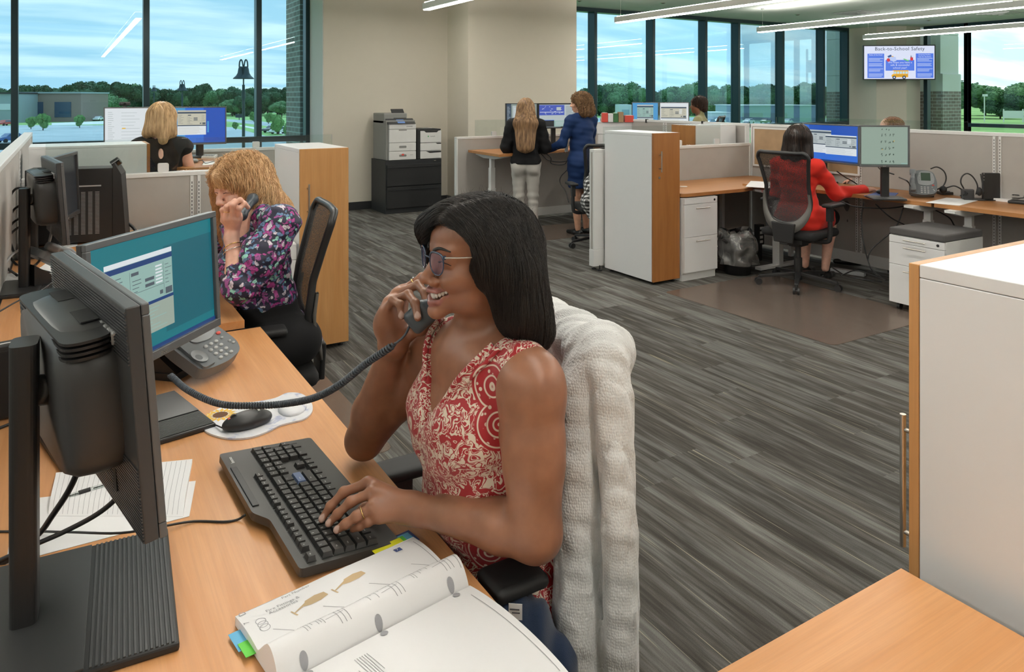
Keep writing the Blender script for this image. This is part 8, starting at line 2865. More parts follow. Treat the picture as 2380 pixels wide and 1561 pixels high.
# ================================================================ the two standing women
def build_long_hair():
 base = bp(1222, 545, 0)
 c0 = V3(base.x, base.y, 0)
 t = thing('person', 'standing woman with very long straight hair, black jacket and pale jeans, from behind', 'person', tuple(c0))
 fwd = V3(SN + .05, CS, 0); fwd /= np.linalg.norm(fwd); side = V3(fwd[1], -fwd[0], 0)
 def p(x, y, z): return tuple(c0 + side * x + fwd * y + V3(0, 0, z))
 hc = p(.0, .04, 1.505)
 HMl = head_frame(hc, math.atan2(fwd[1], fwd[0]), pitch=-.15)
 hs_, lp_ = head_sculpt(HMl, 1.0, smile=.3)
 sz = 1.30
 J = dict(sl=p(-.165, .0, sz), sr=p(.165, .0, sz), hl=p(-.085, .0, .86), hr=p(.085, .0, .86), nt=tuple(HMl @ Vector((0, -.02, -.06))), fwd=tuple(fwd),
    el=p(-.235, .02, sz - .27), wl=p(-.13, .22, sz - .30), er=p(.235, .02, sz - .27), wr=p(.13, .22, sz - .30),
    kl=p(-.085, .01, .47), al=p(-.075, -.01, .07), kr=p(.085, .01, .47), ar=p(.095, -.02, .07))
 T, A, L, fr = person_parts(J, .98, bust=1)
 hd = Sculpt(); hand_to(hd, J['wl'], tuple(fwd), (0, 0, 1), 1); hand_to(hd, J['wr'], tuple(fwd), (0, 0, 1), -1)
 finish(t, T.merged(A).merged(hd).merged(hs_).merged(L), .012, 'skin_fair')
 Aj = Sculpt()
 for s_, e_, w_ in (('sl', 'el', 'wl'), ('sr', 'er', 'wr')):
  Aj.cap(J[s_], J[e_], .058, .052, .03); Aj.cap(J[e_], J[w_], .050, .038, .02)
 sculpted('jacket', net(T.merged(Aj), .009, offs(.018, (above(.845), not_ball(p(0, .03, sz + .12), .08)), folds(.004, 34, 16))), 'cloth_black', t)
 Lj = Sculpt()
 for x, k_, a_ in ((-.085, 'kl', 'al'), (.085, 'kr', 'ar')):
  Lj.cap(p(x, 0, .84), J[k_], .092, .058, .03); Lj.cap(J[k_], V3(J[a_]) + V3(0, 0, .02), .057, .050, .03)
  Lj.ell(p(x * .95, -.065, .80), (.085, .075, .09), .03)
 Lj.ell(p(0, 0, .88), (.150, .095, .06), .04)
 def jf(P):
  z = P[:, 2]
  return .0045 * np.sin(z * 75 + 2.0 * np.sin(P[:, 0] * 9)) * np.exp(-((z - .42) / .16) ** 2) + .003 * np.sin(z * 60 + P[:, 0] * 20) * np.exp(-((z - .70) / .08) ** 2)
 Lj.p += T.p[:6]
 sculpted('jeans', net(Lj, .007, offs(.004, (below(.94), above(.03)), jf)), 'cloth_jeans', t)
 for a_ in ('al', 'ar'):
  shoe(t, J[a_], math.atan2(fwd[1], fwd[0]))
 hb_ = Sculpt(HMl)
 hb_.ell((0, -.02, .034), (.083, .102, .080), .03)
 hb_.cap((0, -.075, .0), (0, -.125, -.17), .075, .070, .05)
 for x in (-1, 1):
  hb_.cap((x * .045, -.05, -.02), (x * .078, -.115, -.20), .055, .055, .05)
  hb_.cap((x * .075, -.115, -.20), (x * .060, -.13, -.48), .055, .040, .05)
 hb_.cap((0, -.13, -.2), (0, -.14, -.50), .065, .045, .05)
 hb_.ell((0, .110, -.03), (.062, .065, .10), .01, op=-1)
 hair_obj(t, hb_, 'hair_long', down_from(HMl, 0, .8, .5, 6), 2600, 52, .0125, .008, (-.003, .006), .0013, .0012, 16, 6, lambda c: c[:, 2] > 1.38)
build_long_hair()
def build_blue_dress():
 base = bp(1352, 545, 0)
 c0 = V3(base.x, base.y, 0)
 t = thing('person', 'standing woman in a navy blue dress with curly light brown hair, seen from the side', 'person', tuple(c0))
 left = V3(-CS, SN, 0); away = V3(SN, CS, 0)
 fwd = left * .62 + away * .78; fwd /= np.linalg.norm(fwd); side = V3(fwd[1], -fwd[0], 0)
 def p(x, y, z): return tuple(c0 + side * x + fwd * y + V3(0, 0, z))
 hc = p(-.01, .03, 1.575)
 gz = left * .93 + away * .10
 HMl = head_frame(hc, math.atan2(gz[1], gz[0]), pitch=-.12)
 hs_, lp_ = head_sculpt(HMl, 1.0, smile=.7)
 sz = 1.355
 J = dict(sl=p(-.175, .01, sz), sr=p(.175, .0, sz), hl=p(-.09, -.02, .88), hr=p(.09, -.02, .88), nt=tuple(HMl @ Vector((0, -.02, -.06))), fwd=tuple(fwd),
    el=p(-.24, .08, sz - .27), wl=p(-.24, .33, sz - .355), er=p(.22, .08, sz - .28), wr=p(.14, .30, sz - .36),
    kl=p(-.08, .02, .48), al=p(-.07, -.01, .075), kr=p(.09, .03, .48), ar=p(.10, .03, .075))
 T, A, L, fr = person_parts(J, 1.08, bust=1.2, belly=.5)
 hd = Sculpt(); hand_to(hd, J['wl'], tuple(fwd * .9 + V3(0, 0, -.15)), (0, 0, 1), 1, curl=(.2, .2, .2, .2)); hand_to(hd, J['wr'], tuple(fwd * .9 + V3(0, 0, -.15)), (0, 0, 1), -1, curl=(.2, .2, .2, .2))
 lo, hi = fade_h(hc, .15)
 finish(t, T.merged(A).merged(hd).merged(hs_).merged(L), .012, 'skin_tan', ((lo, hi, .005),), lp_)
 face_details(HMl, t, 1.0, 'hair_curly_brown', 'lash', False, 0, hs_, .002)
 D = Sculpt()
 for s_, e_, w_ in (('sl', 'el', 'wl'), ('sr', 'er', 'wr')):
  D.cap(J[s_], J[e_], .055, .047, .03); D.cap(J[e_], J[w_], .045, .033, .02)
 D.ell(p(0, -.03, .86), (.185, .15, .16), .05)
 D.cap(p(-.05, -.02, .80), p(-.055, .0, .60), .135, .115, .05); D.cap(p(.06, -.02, .80), p(.06, .0, .60), .135, .115, .05)
 sculpted('dress', net(T.merged(D), .009, offs(.009, (above(.56), not_ball(p(0, .03, sz + .125), .085)), folds(.004, 42, 14))), 'cloth_blue', t)
 # badge on a lanyard
 b = p(-.10, .16, 1.02)
 m = MB().cbox(b, (.055, .003, .085), math.atan2(side[1], side[0]))
 m.build('id_badge', 'white_ink', t, world=True)
 for a_ in ('al', 'ar'):
  shoe(t, J[a_], math.atan2(fwd[1], fwd[0]))
 hb_ = Sculpt(HMl)
 hb_.ell((0, -.022, .036), (.096, .112, .088), .03)
 for x in (-1, 1):
  hb_.cap((x * .075, -.02, .0), (x * .092, -.045, -.12), .045, .050, .05)
 hb_.cap((0, -.08, .0), (0, -.11, -.12), .07, .06, .05)
 hb_.ell((0, .108, -.035), (.060, .060, .088), .01, op=-1)
 hair_obj(t, hb_, 'hair_curly_brown', down_from(HMl, 0.02, .9, .4, 5), 2200, 20, .0115, .0065, (-.004, .008), .0019, .012, 110, 7)
build_blue_dress()
# ================================================================ red top woman seated
def build_red():
 c0 = V3(5.52, 4.24, 0)
 t = thing('person', 'seated woman in a red cardigan and dark shoulder-length hair, seen from behind', 'person', tuple(c0))
 fwd = V3(.97, .24, 0); fwd /= np.linalg.norm(fwd); side = V3(fwd[1], -fwd[0], 0)
 def p(x, y, z): return tuple(c0 + side * x + fwd * y + V3(0, 0, z))
 hc = V3(v(1857, 322, 6.46))
 HMl = head_frame(tuple(hc), math.atan2(fwd[1], fwd[0]) + .10, pitch=-.10)
 hs_, lp_ = head_sculpt(HMl, 1.08, smile=.2)
 sz = hc[2] - .235
 sc_ = (V3(hc[0], hc[1], 0) - c0)
 ox, oy = float(sc_ @ side), float(sc_ @ fwd) - .04
 J = dict(sl=p(ox - .175, oy, sz), sr=p(ox + .175, oy, sz), hl=p(-.10, -.04, .56), hr=p(.10, -.04, .56), nt=tuple(HMl @ Vector((0, -.02, -.06))), fwd=tuple(fwd),
    el=p(ox - .24, oy + .12, sz - .26), wl=p(ox - .14, oy + .36, RZ + .05), er=v(1943, 450, 6.40), wr=v(2008, 441, 6.50),
    kl=p(-.11, .38, .55), al=p(-.09, .30, .10), kr=p(.11, .38, .55), ar=p(.10, .28, .10))
 T, A, L, fr = person_parts(J, 1.06, bust=1.0, belly=.6)
 hd = Sculpt()
 wr = V3(J['wr'])
 hand_to(hd, tuple(wr), tuple(V3(v(2048, 437, 6.52)) - wr), (0, 0, 1), -1, curl=(.3, .3, .3, .35), sc=1.05)
 hand_to(hd, J['wl'], tuple(fwd), (0, 0, 1), 1)
 lo, hi = fade_h(v(2028, 440, 6.50), .12)
 finish(t, T.merged(A).merged(hd).merged(hs_).merged(L), .012, 'skin_fair', ((lo, hi, .005),))
 D = Sculpt()
 D.cap(J['sl'], J['el'], .052, .048, .03); D.cap(J['el'], J['wl'], .046, .034, .02)
 D.cap(J['sr'], J['er'], .054, .050, .03); D.cap(J['er'], J['wr'], .048, .035, .02)
 D.ell(p(0, -.04, .60), (.215, .165, .13), .06); D.cap(p(-.10, .0, .57), p(-.11, .20, .56), .11, .10, .05); D.cap(p(.10, .0, .57), p(.11, .20, .56), .11, .10, .05)
 sculpted('red_cardigan', net(T.merged(D), .009, offs(.010, (above(.49), not_ball(hc - V3(0, 0, .10), .075)), folds(.005, 36, 12))), 'cloth_red', t)
 K_ = Sculpt()
 K_.cap(p(-.10, .0, .56), p(-.11, .36, .55), .10, .078, .04); K_.cap(p(.10, .0, .56), p(.11, .36, .55), .10, .078, .04); K_.box(p(0, .16, .55), (.13, .20, .07), .05, .04, rot=(0, 0, math.atan2(side[1], side[0])))
 sculpted('skirt', net(K_, .012, offs(.004, (lambda P: ((P - V3(*p(0, .42, 0))) @ fwd),))), 'cloth_black', t)
 for a_ in ('al', 'ar'):
  shoe(t, J[a_], math.atan2(fwd[1], fwd[0]))
 hb_ = Sculpt(HMl)
 hb_.ell((0, -.02, .038), (.096, .114, .092), .03)
 for x in (-1, 1):
  hb_.cap((x * .07, -.03, .0), (x * .094, -.045, -.150), .050, .044, .05)
 hb_.cap((0, -.075, .0), (0, -.095, -.15), .065, .050, .05)
 hb_.ell((0, .110, -.03), (.062, .065, .12), .01, op=-1)
 hair_obj(t, hb_, 'hair_brown_black', down_from(HMl, 0, .8, .5, 6), 2000, 24, .012, .007, (-.002, .003), .0011, .0008, 20, 8)
build_red()
office_chair('black mesh-back office chair with grey yoke under the red-topped woman', (5.47, 4.21, 0), math.atan2(.15, .985) - PI / 2, seat_z=.50, base_rot=.15)
office_chair('black office chair partly hidden behind the white cabinet, by the standing women', (5.03, 6.50, 0), -.35, seat_z=.46, base_rot=.9)
# ================================================================ heads over the panels
def build_seated_head(px, py, d, label, gaze, hair, hair_fn, top_mat, skin, garment='shirt', head_drop=0.0):
 hc = V3(v(px, py, d))
 t = thing('person', label, 'person', (hc[0], hc[1], 0))
 fwd = V3(gaze[0], gaze[1], 0); fwd /= np.linalg.norm(fwd); side = V3(fwd[1], -fwd[0], 0)
 HMl = head_frame(tuple(hc), math.atan2(fwd[1], fwd[0]), pitch=-.05)
 hs_, lp_ = head_sculpt(HMl, 1.0, smile=.2)
 c0 = V3(hc[0], hc[1], 0); sz = hc[2] - .235
 def p(x, y, z): return tuple(c0 + side * x + fwd * y + V3(0, 0, z))
 hz_ = max(.5, sz - .5)
 J = dict(sl=p(-.175, -.03, sz), sr=p(.175, -.03, sz), hl=p(-.09, -.06, hz_), hr=p(.09, -.06, hz_), nt=tuple(HMl @ Vector((0, -.02, -.06))), fwd=tuple(fwd),
    el=p(-.23, .06, sz - .27), wl=p(-.15, .28, sz - .25), er=p(.23, .06, sz - .27), wr=p(.15, .28, sz - .25),
    kl=p(-.10, .36, hz_), al=p(-.10, .32, .09), kr=p(.10, .36, hz_), ar=p(.10, .32, .09))
 T, A, L, fr = person_parts(J, 1.05)
 hd = Sculpt(); hand_to(hd, J['wl'], tuple(fwd), (0, 0, 1), 1); hand_to(hd, J['wr'], tuple(fwd), (0, 0, 1), -1)
 finish(t, T.merged(A).merged(hd).merged(hs_).merged(L), .013, skin)
 D = Sculpt()
 for s_, e_, w_ in (('sl', 'el', 'wl'), ('sr', 'er', 'wr')):
  D.cap(J[s_], J[e_], .058, .048, .03)
 sculpted(garment, net(T.merged(D), .011, offs(.010, (above(hz_ - .08), not_ball(p(0, .02, sz + .12), .082)), folds(.004, 36, 14))), top_mat, t)
 sculpted('trousers', net(L.merged(T), .014, offs(.008, (below(hz_ + .05),))), 'cloth_grey', t)
 for a_ in ('al', 'ar'):
  shoe(t, J[a_], math.atan2(fwd[1], fwd[0]))
 hair_fn(t, HMl, hair)
 office_chair('office chair carrying ' + label, (c0[0] - fwd[0] * .02, c0[1] - fwd[1] * .02, 0), math.atan2(fwd[1], fwd[0]) - PI / 2, seat_z=max(.40, hz_ - .09), base_rot=.4)
def crop_hair(t, M, mat):
 h_ = Sculpt(M)
 h_.ell((0, -.022, .030), (.088, .104, .088), .03); h_.ell((0, -.07, -.05), (.066, .05, .05), .03)
 h_.ell((0, .112, -.035), (.066, .066, .090), .01, op=-1)
 hair_obj(t, h_, mat, down_from(M, 0, .8, .4, 5), 1600, 8, .010, .007, (.0, .012), .0014, .006, 150, 4)
def short_hair(t, M, mat):
 h_ = Sculpt(M)
 h_.ell((0, -.018, .034), (.080, .100, .080), .03)
 h_.ell((0, .112, -.035), (.066, .060, .085), .01, op=-1)
 hair_obj(t, h_, mat, down_from(M, 0, .8, .4, 5), 1500, 6, .009, .007, (.0, .006), .0012, .003, 100, 4)
build_seated_head(1622, 243, 10.1, 'person with cropped dark hair and olive top seated before the far windows', (-.55, .83), 'hair_dark_crop', crop_hair, 'cloth_olive', 'skin_deep')
build_seated_head(2070, 299, 7.15, 'person with short auburn hair showing just above the panel', (-.6, .8), 'hair_auburn', short_hair, 'cloth_grey', 'skin_fair')
# ---------------------------------------------------------------- printers
plain('printer_white', (0.66, 0.655, 0.64), 0.45); plain('printer_grey', (0.20, 0.20, 0.19), 0.5); plain('logo_green', (0.05, 0.35, 0.12), 0.5)
Z0 = 0.747
pa_ = thing('printer', 'taller white and grey multifunction printer with blue control display on the file cabinet', 'printer', (4.06, 10.0, Z0))
X0, X1, Y0_, Y1_ = 3.845, 4.29, 9.74, 10.27
MB().box((X0, Y0_ + .03, Z0), (X1, Y1_, Z0 + .56)).build('side_shell', 'printer_grey', pa_, 0.01, world=True)
z = Z0
for nm, h in (('paper_tray', .125), ('paper_tray', .12), ('front_door', .19), ('output_slot', .075)):
 d = MB().box((X0 + .04, Y0_, z + .002), (X1 + .002, Y0_ + .0295, z + h - .002)).build(nm, 'printer_white', pa_, 0.006, world=True)
 if nm == 'paper_tray':
  m = MB().prism(round_poly([(-.055, -.016), (.055, -.016), (.055, .016), (-.055, .016)], .015), -.002, .002, M=Matrix.Translation(((X0 + X1) / 2 + .02, Y0_ - .001, z + h * .5)) @ Matrix.Rotation(PI / 2, 4, 'X'))
  m.build('tray_grip', 'printer_grey', d, world=True)
 if nm == 'front_door':
  MB().box(((X0 + X1) / 2 - .04, Y0_ - .003, z + h - .02), ((X0 + X1) / 2 + .08, Y0_ - .0005, z + h - .006)).build('door_grip', 'printer_grey', d, world=True)
 z += h
m = MB()
m.text('LEXMARK', .022, Matrix.Translation((X1 - .10, Y0_ - .001, z - .045)), 0, .0005); m.build('logo', 'ink', pa_, world=True)
m = MB().text('Lexmark', .013, Matrix.Translation((X1 - .07, Y0_ - .002, Z0 + .065)), 0, .0004)
m.build('tray_label', 'ink', pa_, world=True)
MB().ball(((X0 + X1) / 2 + .02, Y0_ - .004, Z0 + .075), (.022, .003, .014), 12).build('red_sticker', 'red_plastic', pa_, world=True)
m = MB(); m.add([(X0 + .02, Y0_ - .02, z), (X1 - .01, Y0_ - .02, z), (X1 - .01, Y0_ + .10, z + .075), (X0 + .02, Y0_ + .10, z + .075), (X0 + .02, Y0_ + .10, z), (X1 - .01, Y0_ + .10, z)], [(0, 1, 2, 3), (0, 4, 5, 1), (0, 3, 4), (1, 5, 2), (3, 2, 5, 4)])
cp = m.build('control_panel', 'charcoal_plastic', pa_, 0.003, world=True)
m = MB(); m.add([(X0 + .17, Y0_ - .004, z + .0115), (X0 + .28, Y0_ - .004, z + .0115), (X0 + .28, Y0_ + .072, z + .059), (X0 + .17, Y0_ + .072, z + .059)], [(0, 1, 2, 3)])
glow('lcd_blue', (0.16, 0.30, 0.62), 0.8); m.build('display', 'lcd_blue', cp, world=True)
MB().box((X0, Y0_ + .11, z), (X1 - .09, Y1_, z + .15)).build('scanner_unit', 'printer_grey', pa_, 0.012, world=True)
m = MB().cbox(((X0 + X1) / 2 + .02, Y0_ + .16, z + .13), (.19, .20, .012), 0, rx=.85)
m.build('feeder_flap', 'black_matte', pa_, 0.003, world=True)
pb_ = thing('printer', 'smaller white printer with black sides and green mark beside the taller printer', 'printer', (4.50, 10.0, Z0))
X0, X1 = 4.315, 4.685
MB().box((X0, Y0_ + .02, Z0), (X1 - .005, Y1_ - .05, Z0 + .42)).build('side_shell', 'black_matte', pb_, 0.01, world=True)
z = Z0 + .004
for k_, h in enumerate((.115, .115, .175)):
 d = MB().box((X0 + .045, Y0_, z), (X1 + .004, Y0_ + .0195, z + h - .006)).build(('paper_tray', 'paper_tray', 'front_door')[k_], 'printer_white', pb_, 0.005, world=True)
 if k_ < 2:
  m = MB(); yy = Y0_ - .0012
  if k_ == 0: m.add([(X0 + .13, yy, z + h - .008), (X1, yy, z + h - .008), (X1, yy, z + h - .030), (X0 + .19, yy, z + h - .036)], [(0, 1, 2, 3)])
  else: m.add([(X1 - .09, yy, z + h - .008), (X1, yy, z + h - .008), (X1, yy, z + h - .024), (X1 - .06, yy, z + h - .024)], [(0, 1, 2, 3)])
  m.build('finger_slot', 'black_matte', d, world=True)
 z += h
m = MB().box((X0 + .01, Y0_ + .01, z - .002), (X1, Y1_ - .06, z + .02))
m.add([(X0 + .10, Y0_ - .0014, z - .006), (X0 + .13, Y0_ - .0014, z - .03), (X1 - .07, Y0_ - .0014, z - .03), (X1 - .04, Y0_ - .0014, z - .006)], [(0, 1, 2, 3)])
m.build('output_tray', 'black_matte', pb_, 0.004, world=True)
MB().cbox((4.50, 9.92, z + .024), (.16, .20, .003), .05, rx=-.06).build('printed_page', 'paper', pb_, world=True)
m = MB().prism([(.010 * math.cos(a), .010 * math.sin(a)) for a in np.linspace(0, 2 * PI, 17)[:-1]], -.001, .001, M=Matrix.Translation((X0 + .165, Y0_ - .002, z - .085)) @ Matrix.Rotation(PI / 2, 4, 'X'))
m.build('green_mark', 'logo_green', pb_, world=True)
m = MB().text('Lexmark', .022, Matrix.Translation((X0 + .235, Y0_ - .001, z - .092)), 0, .0004); m.build('logo', 'ink', pb_, world=True)
# ---------------------------------------------------------------- computer tower and things on the blonde woman's desk
tw = thing('computer_tower', 'large black computer tower with perforated side on the desk behind the edge-on monitor', 'computer', (.03, 5.1, .77))
A_, B_ = on_y(57, 410, 5.02), on_y(262, 408, 4.94)
dv = Vector((B_.x - A_.x, B_.y - A_.y, 0)); Lw = dv.length; dv.normalize()
TM = Matrix((dv, Vector((-dv.y, dv.x, 0)), Vector((0, 0, 1)))).transposed().to_4x4(); TM.translation = Vector((A_.x, A_.y, .77))
m = MB(); m.M = TM
m.box((0, 0, .012), (Lw, .19, .44)); m.box((.02, .01, 0), (.06, .18, .012)); m.box((Lw - .06, .01, 0), (Lw - .02, .18, .012))
m.build('case', 'black_plastic', tw, 0.004, world=True)
m = MB(); m.M = TM
m.prism([(Lw, .46), (Lw + .008, .47), (Lw + .045, .40), (Lw + .07, .012), (Lw, .012)], -.19, .004, M=TM @ Matrix.Rotation(PI / 2, 4, 'X'))
m.build('front_bezel', 'black_matte', tw, 0.004, world=True)
m = MB(); m.M = TM
for c_ in range(5):
 for r_i in range(32):
  m.box((Lw - .235 + c_ * .036, -.0012, .06 + r_i * .0078), (Lw - .235 + c_ * .036 + .022, -.0002, .0625 + r_i * .0078))
m.box((Lw - .24, -.0015, .335), (Lw - .06, -.0002, .343))
m.build('vent_slots', 'grey_metal', tw, world=True)
m = MB(); m.M = TM
m.cyl((Lw - .012, .07, .452), (Lw + .028, .07, .480), .024, n=20); m.build('top_knob', 'black_gloss', tw, world=True)
cable('tower_cable', 'thick black cable looping behind the computer tower', [on_y(275, 515, 5.15), on_y(300, 520, 5.1), on_y(322, 548, 5.05), on_y(330, 590, 5.0)], .009)
D2 = .77
nb = thing('notebook', 'spread white notebook lying under the edge-on monitor stand', 'notebook', tuple(bp(115, 650, D2)))
q_ = [bp(x, y, D2) for x, y in ((78, 660), (95, 672), (160, 668), (190, 640), (168, 612), (110, 615), (82, 635))]
MB().prism([(a.x, a.y) for a in q_], D2 + .001, D2 + .012).build('pages', 'paper', nb, 0.002, world=True)
for lb, pts in (('handwritten white sheet before the computer tower', ((110, 585), (180, 572), (182, 528), (128, 535))), ('white paper at the far-left edge of the curly blonde woman desk', ((-30, 665), (60, 655), (72, 632), (-30, 640)))):
 q_ = [bp(x, y, D2) for x, y in pts]
 o = MB().prism([(a.x, a.y) for a in q_], D2 + .0005, D2 + .0015).build('paper_sheet', 'paper')
 solo(o, lb, 'paper')
for k_, pts in enumerate((
 [(62, 436, 3.9), (35, 440, 3.9), (22, 470, 3.9), (24, 540, 3.85), (10, 600, 3.8), (-10, 640, 3.7)],
 [(60, 500, 3.9), (28, 520, 3.9), (14, 560, 3.85), (26, 600, 3.8), (50, 625, 3.75)],
 [(58, 470, 3.95), (30, 490, 3.95), (20, 530, 3.9), (30, 580, 3.85), (60, 615, 3.7), (120, 635, 3.55)],
 [(60, 525, 3.9), (40, 530, 3.9), (18, 555, 3.85), (8, 610, 3.7), (40, 640, 3.5)])):
 cable('monitor_cable', ['black cable arching from the left of the computer tower', 'black cable drooping beside the far-left panel', 'long black cable crossing the desk by the stand', 'black cable curling at the far-left corner'][k_],
   [v(*p_) for p_ in pts], .006)
cable('white_cable', 'pale grey cable curving up at the far left', [v(58, 575, 3.6), v(30, 590, 3.6), v(8, 620, 3.5), v(-8, 660, 3.3)], .006, 'grey_cable')
cable('video_cable', 'pale video cable hanging under the edge-on monitor', [v(122, 520, 3.45), v(118, 548, 3.45), v(108, 580, 3.45), v(88, 610, 3.4), v(70, 622, 3.35)], .006, 'grey_cable')
cable('video_cable', 'dark cable with blue plug hanging under the edge-on monitor', [v(140, 528, 3.40), v(141, 560, 3.42), v(141, 590, 3.5)], .006)
solo(MB().cbox(v(139, 522, 3.40), (.025, .02, .045), .2).build('blue_plug', 'blue_plastic'), 'blue video plug under the edge-on monitor', 'plug')
cable('thin_cable', 'thin black cord running from the rear phone down over the notebook', [v(170, 598, 2.9), v(150, 630, 2.75), (v(100, 672, 2.6)), v(40, 700, 2.5), v(-20, 735, 2.4)], .0028)
# cables of the near monitor
cable('near_monitor_cable', 'thick black power cable hanging from the near monitor to the notepad', [v(203, 985, 1.33), v(196, 1050, 1.33), v(165, 1130, 1.34), v(120, 1200, 1.36), v(90, 1240, 1.38), v(20, 1300, 1.40), v(-60, 1340, 1.4)], .0055)
cable('near_monitor_cable', 'black video cable dropping from the near monitor plug behind its stand', [v(283, 1122, 1.26), v(272, 1155, 1.27), v(225, 1195, 1.31), v(150, 1235, 1.36), v(70, 1270, 1.39), v(-40, 1320, 1.4)], .0045)
solo(MB().cbox(v(283, 1105, 1.25), (.022, .018, .040), .2, rx=-.2).build('video_plug', 'black_matte'), 'black plug under the near monitor', 'plug')
cable('hub_cable', 'black cable behind the near stand at the far-left edge', [bp(160, 938, D1Z + .01), bp(110, 950, D1Z + .006), bp(40, 978, D1Z + .004), bp(-40, 1010, D1Z + .004)], .004)
# ---------------------------------------------------------------- window-side desk
DW = 1.09
kx_ = thing('calculator', 'white desktop calculator on the window-side raised desk', 'calculator', tuple(bp(487, 367, DW)))
c_ = bp(487, 367, DW)
MB().cbox((c_.x, c_.y, DW + .012), (.11, .12, .022), -.4, rx=.1).build('case', 'printer_white', kx_, 0.003, world=True)
for i in range(4):
 for j in range(3):
  o_ = Matrix.Rotation(-.4, 3, 'Z') @ Vector((-.036 + i * .024, -.045 + j * .028, 0))
  MB().cbox((c_.x + o_.x, c_.y + o_.y, DW + .0255 + .0), (.018, .018, .006), -.4).build('key', 'grey_metal', kx_, world=True)
c_ = bp(452, 378, DW)
w2 = thing('computer_mouse', 'small pale mouse on the window-side raised desk', 'mouse', tuple(c_))
MB().ball((c_.x, c_.y, DW + .016), (.03, .05, .02), 14).build('mouse_body', 'phone_light', w2, world=True)
cable('mouse_cable', 'black mouse cable on the window-side raised desk', [(c_.x + .03, c_.y + .04, DW + .01), tuple(bp(470, 372, DW + .01)), tuple(bp(478, 379, DW + .004)), tuple(bp(500, 374, DW + .004))], .0035)
solo(MB().prism([tuple(bp(x, y, DW)[:2]) for x, y in ((470, 384), (530, 380), (520, 373), (475, 376))], DW + .0005, DW + .0015).build('paper_sheet', 'paper'), 'white paper on the raised window-side desk', 'paper')
# dark purple chair peeking behind the window-side desk
plain('plum_fabric', (0.06, 0.035, 0.05), 0.9)
# ---------------------------------------------------------------- things on the women's desk
for lb, pts in (('white sheets lying on the standing-height desk, left of the long-haired woman', ((1138, 338), (1180, 343), (1186, 338), (1150, 334))),):
 o = MB().prism([tuple(bp(x, y, WZ)[:2]) for x, y in pts], WZ + .0005, WZ + .004).build('paper_stack', 'paper'); solo(o, lb, 'paper')
for k_, pts in enumerate(([(1258, 358, 8.9), (1275, 372, 8.9), (1300, 376, 8.9), (1330, 374, 9.0), (1345, 385, 9.0)], [(1262, 352, 8.9), (1280, 366, 8.9), (1282, 380, 8.9), (1310, 382, 8.9), (1320, 370, 8.9)], [(1318, 395, 8.8), (1304, 410, 8.8), (1302, 425, 8.8), (1315, 445, 8.7), (1322, 470, 8.6)])):
 cable('desk_cable', ['black cable slung under the standing-height desk, upper one', 'black cable slung under the standing-height desk, looped one', 'black cable hanging beside the chair arm under the standing-height desk'][k_], [v(*p_) for p_ in pts], .006)
# plaid jacket over the chair behind the white cabinet
pj = Sculpt()
pj.chain([v(1384, 395, 7.9), v(1376, 430, 7.9), v(1370, 470, 7.85), v(1376, 500, 7.85)], [.05, .08, .085, .05], .05)
pj_o = thing('plaid_jacket', 'black and white plaid jacket hung on the chair behind the white cabinet', 'jacket', v(1370, 500, 7.5))
sculpted('plaid_cloth', net(pj, .01, offs(0.0, (), folds(.006, 12, 40))), 'plaid', pj_o)
# low items on the panel ledge behind: files, books, hand sanitiser
for k_, (px0, px1, y0, mat, lb) in enumerate(((1398, 1412, 262, 'red_plastic', 'red book on the ledge above the spine panel, first from the left'), (1412, 1424, 264, 'paper', 'white book beside the red one on the ledge'), (1424, 1436, 263, 'leaf_green', 'green book on the ledge'),
           (1436, 1448, 260, 'cork', 'tan box standing on the ledge right of the green book'), (1450, 1472, 268, 'red_plastic', 'flat red folder lying on the ledge by the small monitors'))):
 a_ = bd(px0, 272, 9.9); b_ = bd(px1, 272, 9.9)
 top = bd(px0, y0, 9.9)
 c_ = (a_ + b_) / 2
 t_ = thing('book' if k_ not in (3,) else 'small_box', lb, 'book' if k_ != 3 else 'box', (c_.x, c_.y, 1.30))
 w_ = (b_ - a_).length
 MB().cbox((c_.x, c_.y, (1.30 + top.z) / 2), (w_ * .94, .12, top.z - 1.30), -YAW).build('cover' if k_ != 3 else 'carton', mat, t_, 0.002, world=True)
 if k_ != 3:
  MB().cbox((c_.x, c_.y, top.z + .001), (w_ * .7, .11, .004), -YAW).build('pages', 'paper', t_, world=True)
sh = bd(1440, 272, 9.95)
lt = thing('storage_bin', 'white storage box carrying the books behind the blue-dressed woman', 'storage box', (sh.x, sh.y, .95))
MB().cbox((sh.x, sh.y + .0, 1.22), (.62, .16, .155), -YAW).build('body', 'white_laminate', lt, 0.002, world=True)
MB().cbox((sh.x, sh.y + .0, 1.09), (.60, .15, .10), -YAW).build('lower_box', 'white_laminate', lt, 0.002, world=True)
MB().cbox((sh.x, sh.y, .995), (.60, .15, .088), -YAW).build('foot_box', 'white_laminate', lt, 0.002, world=True)
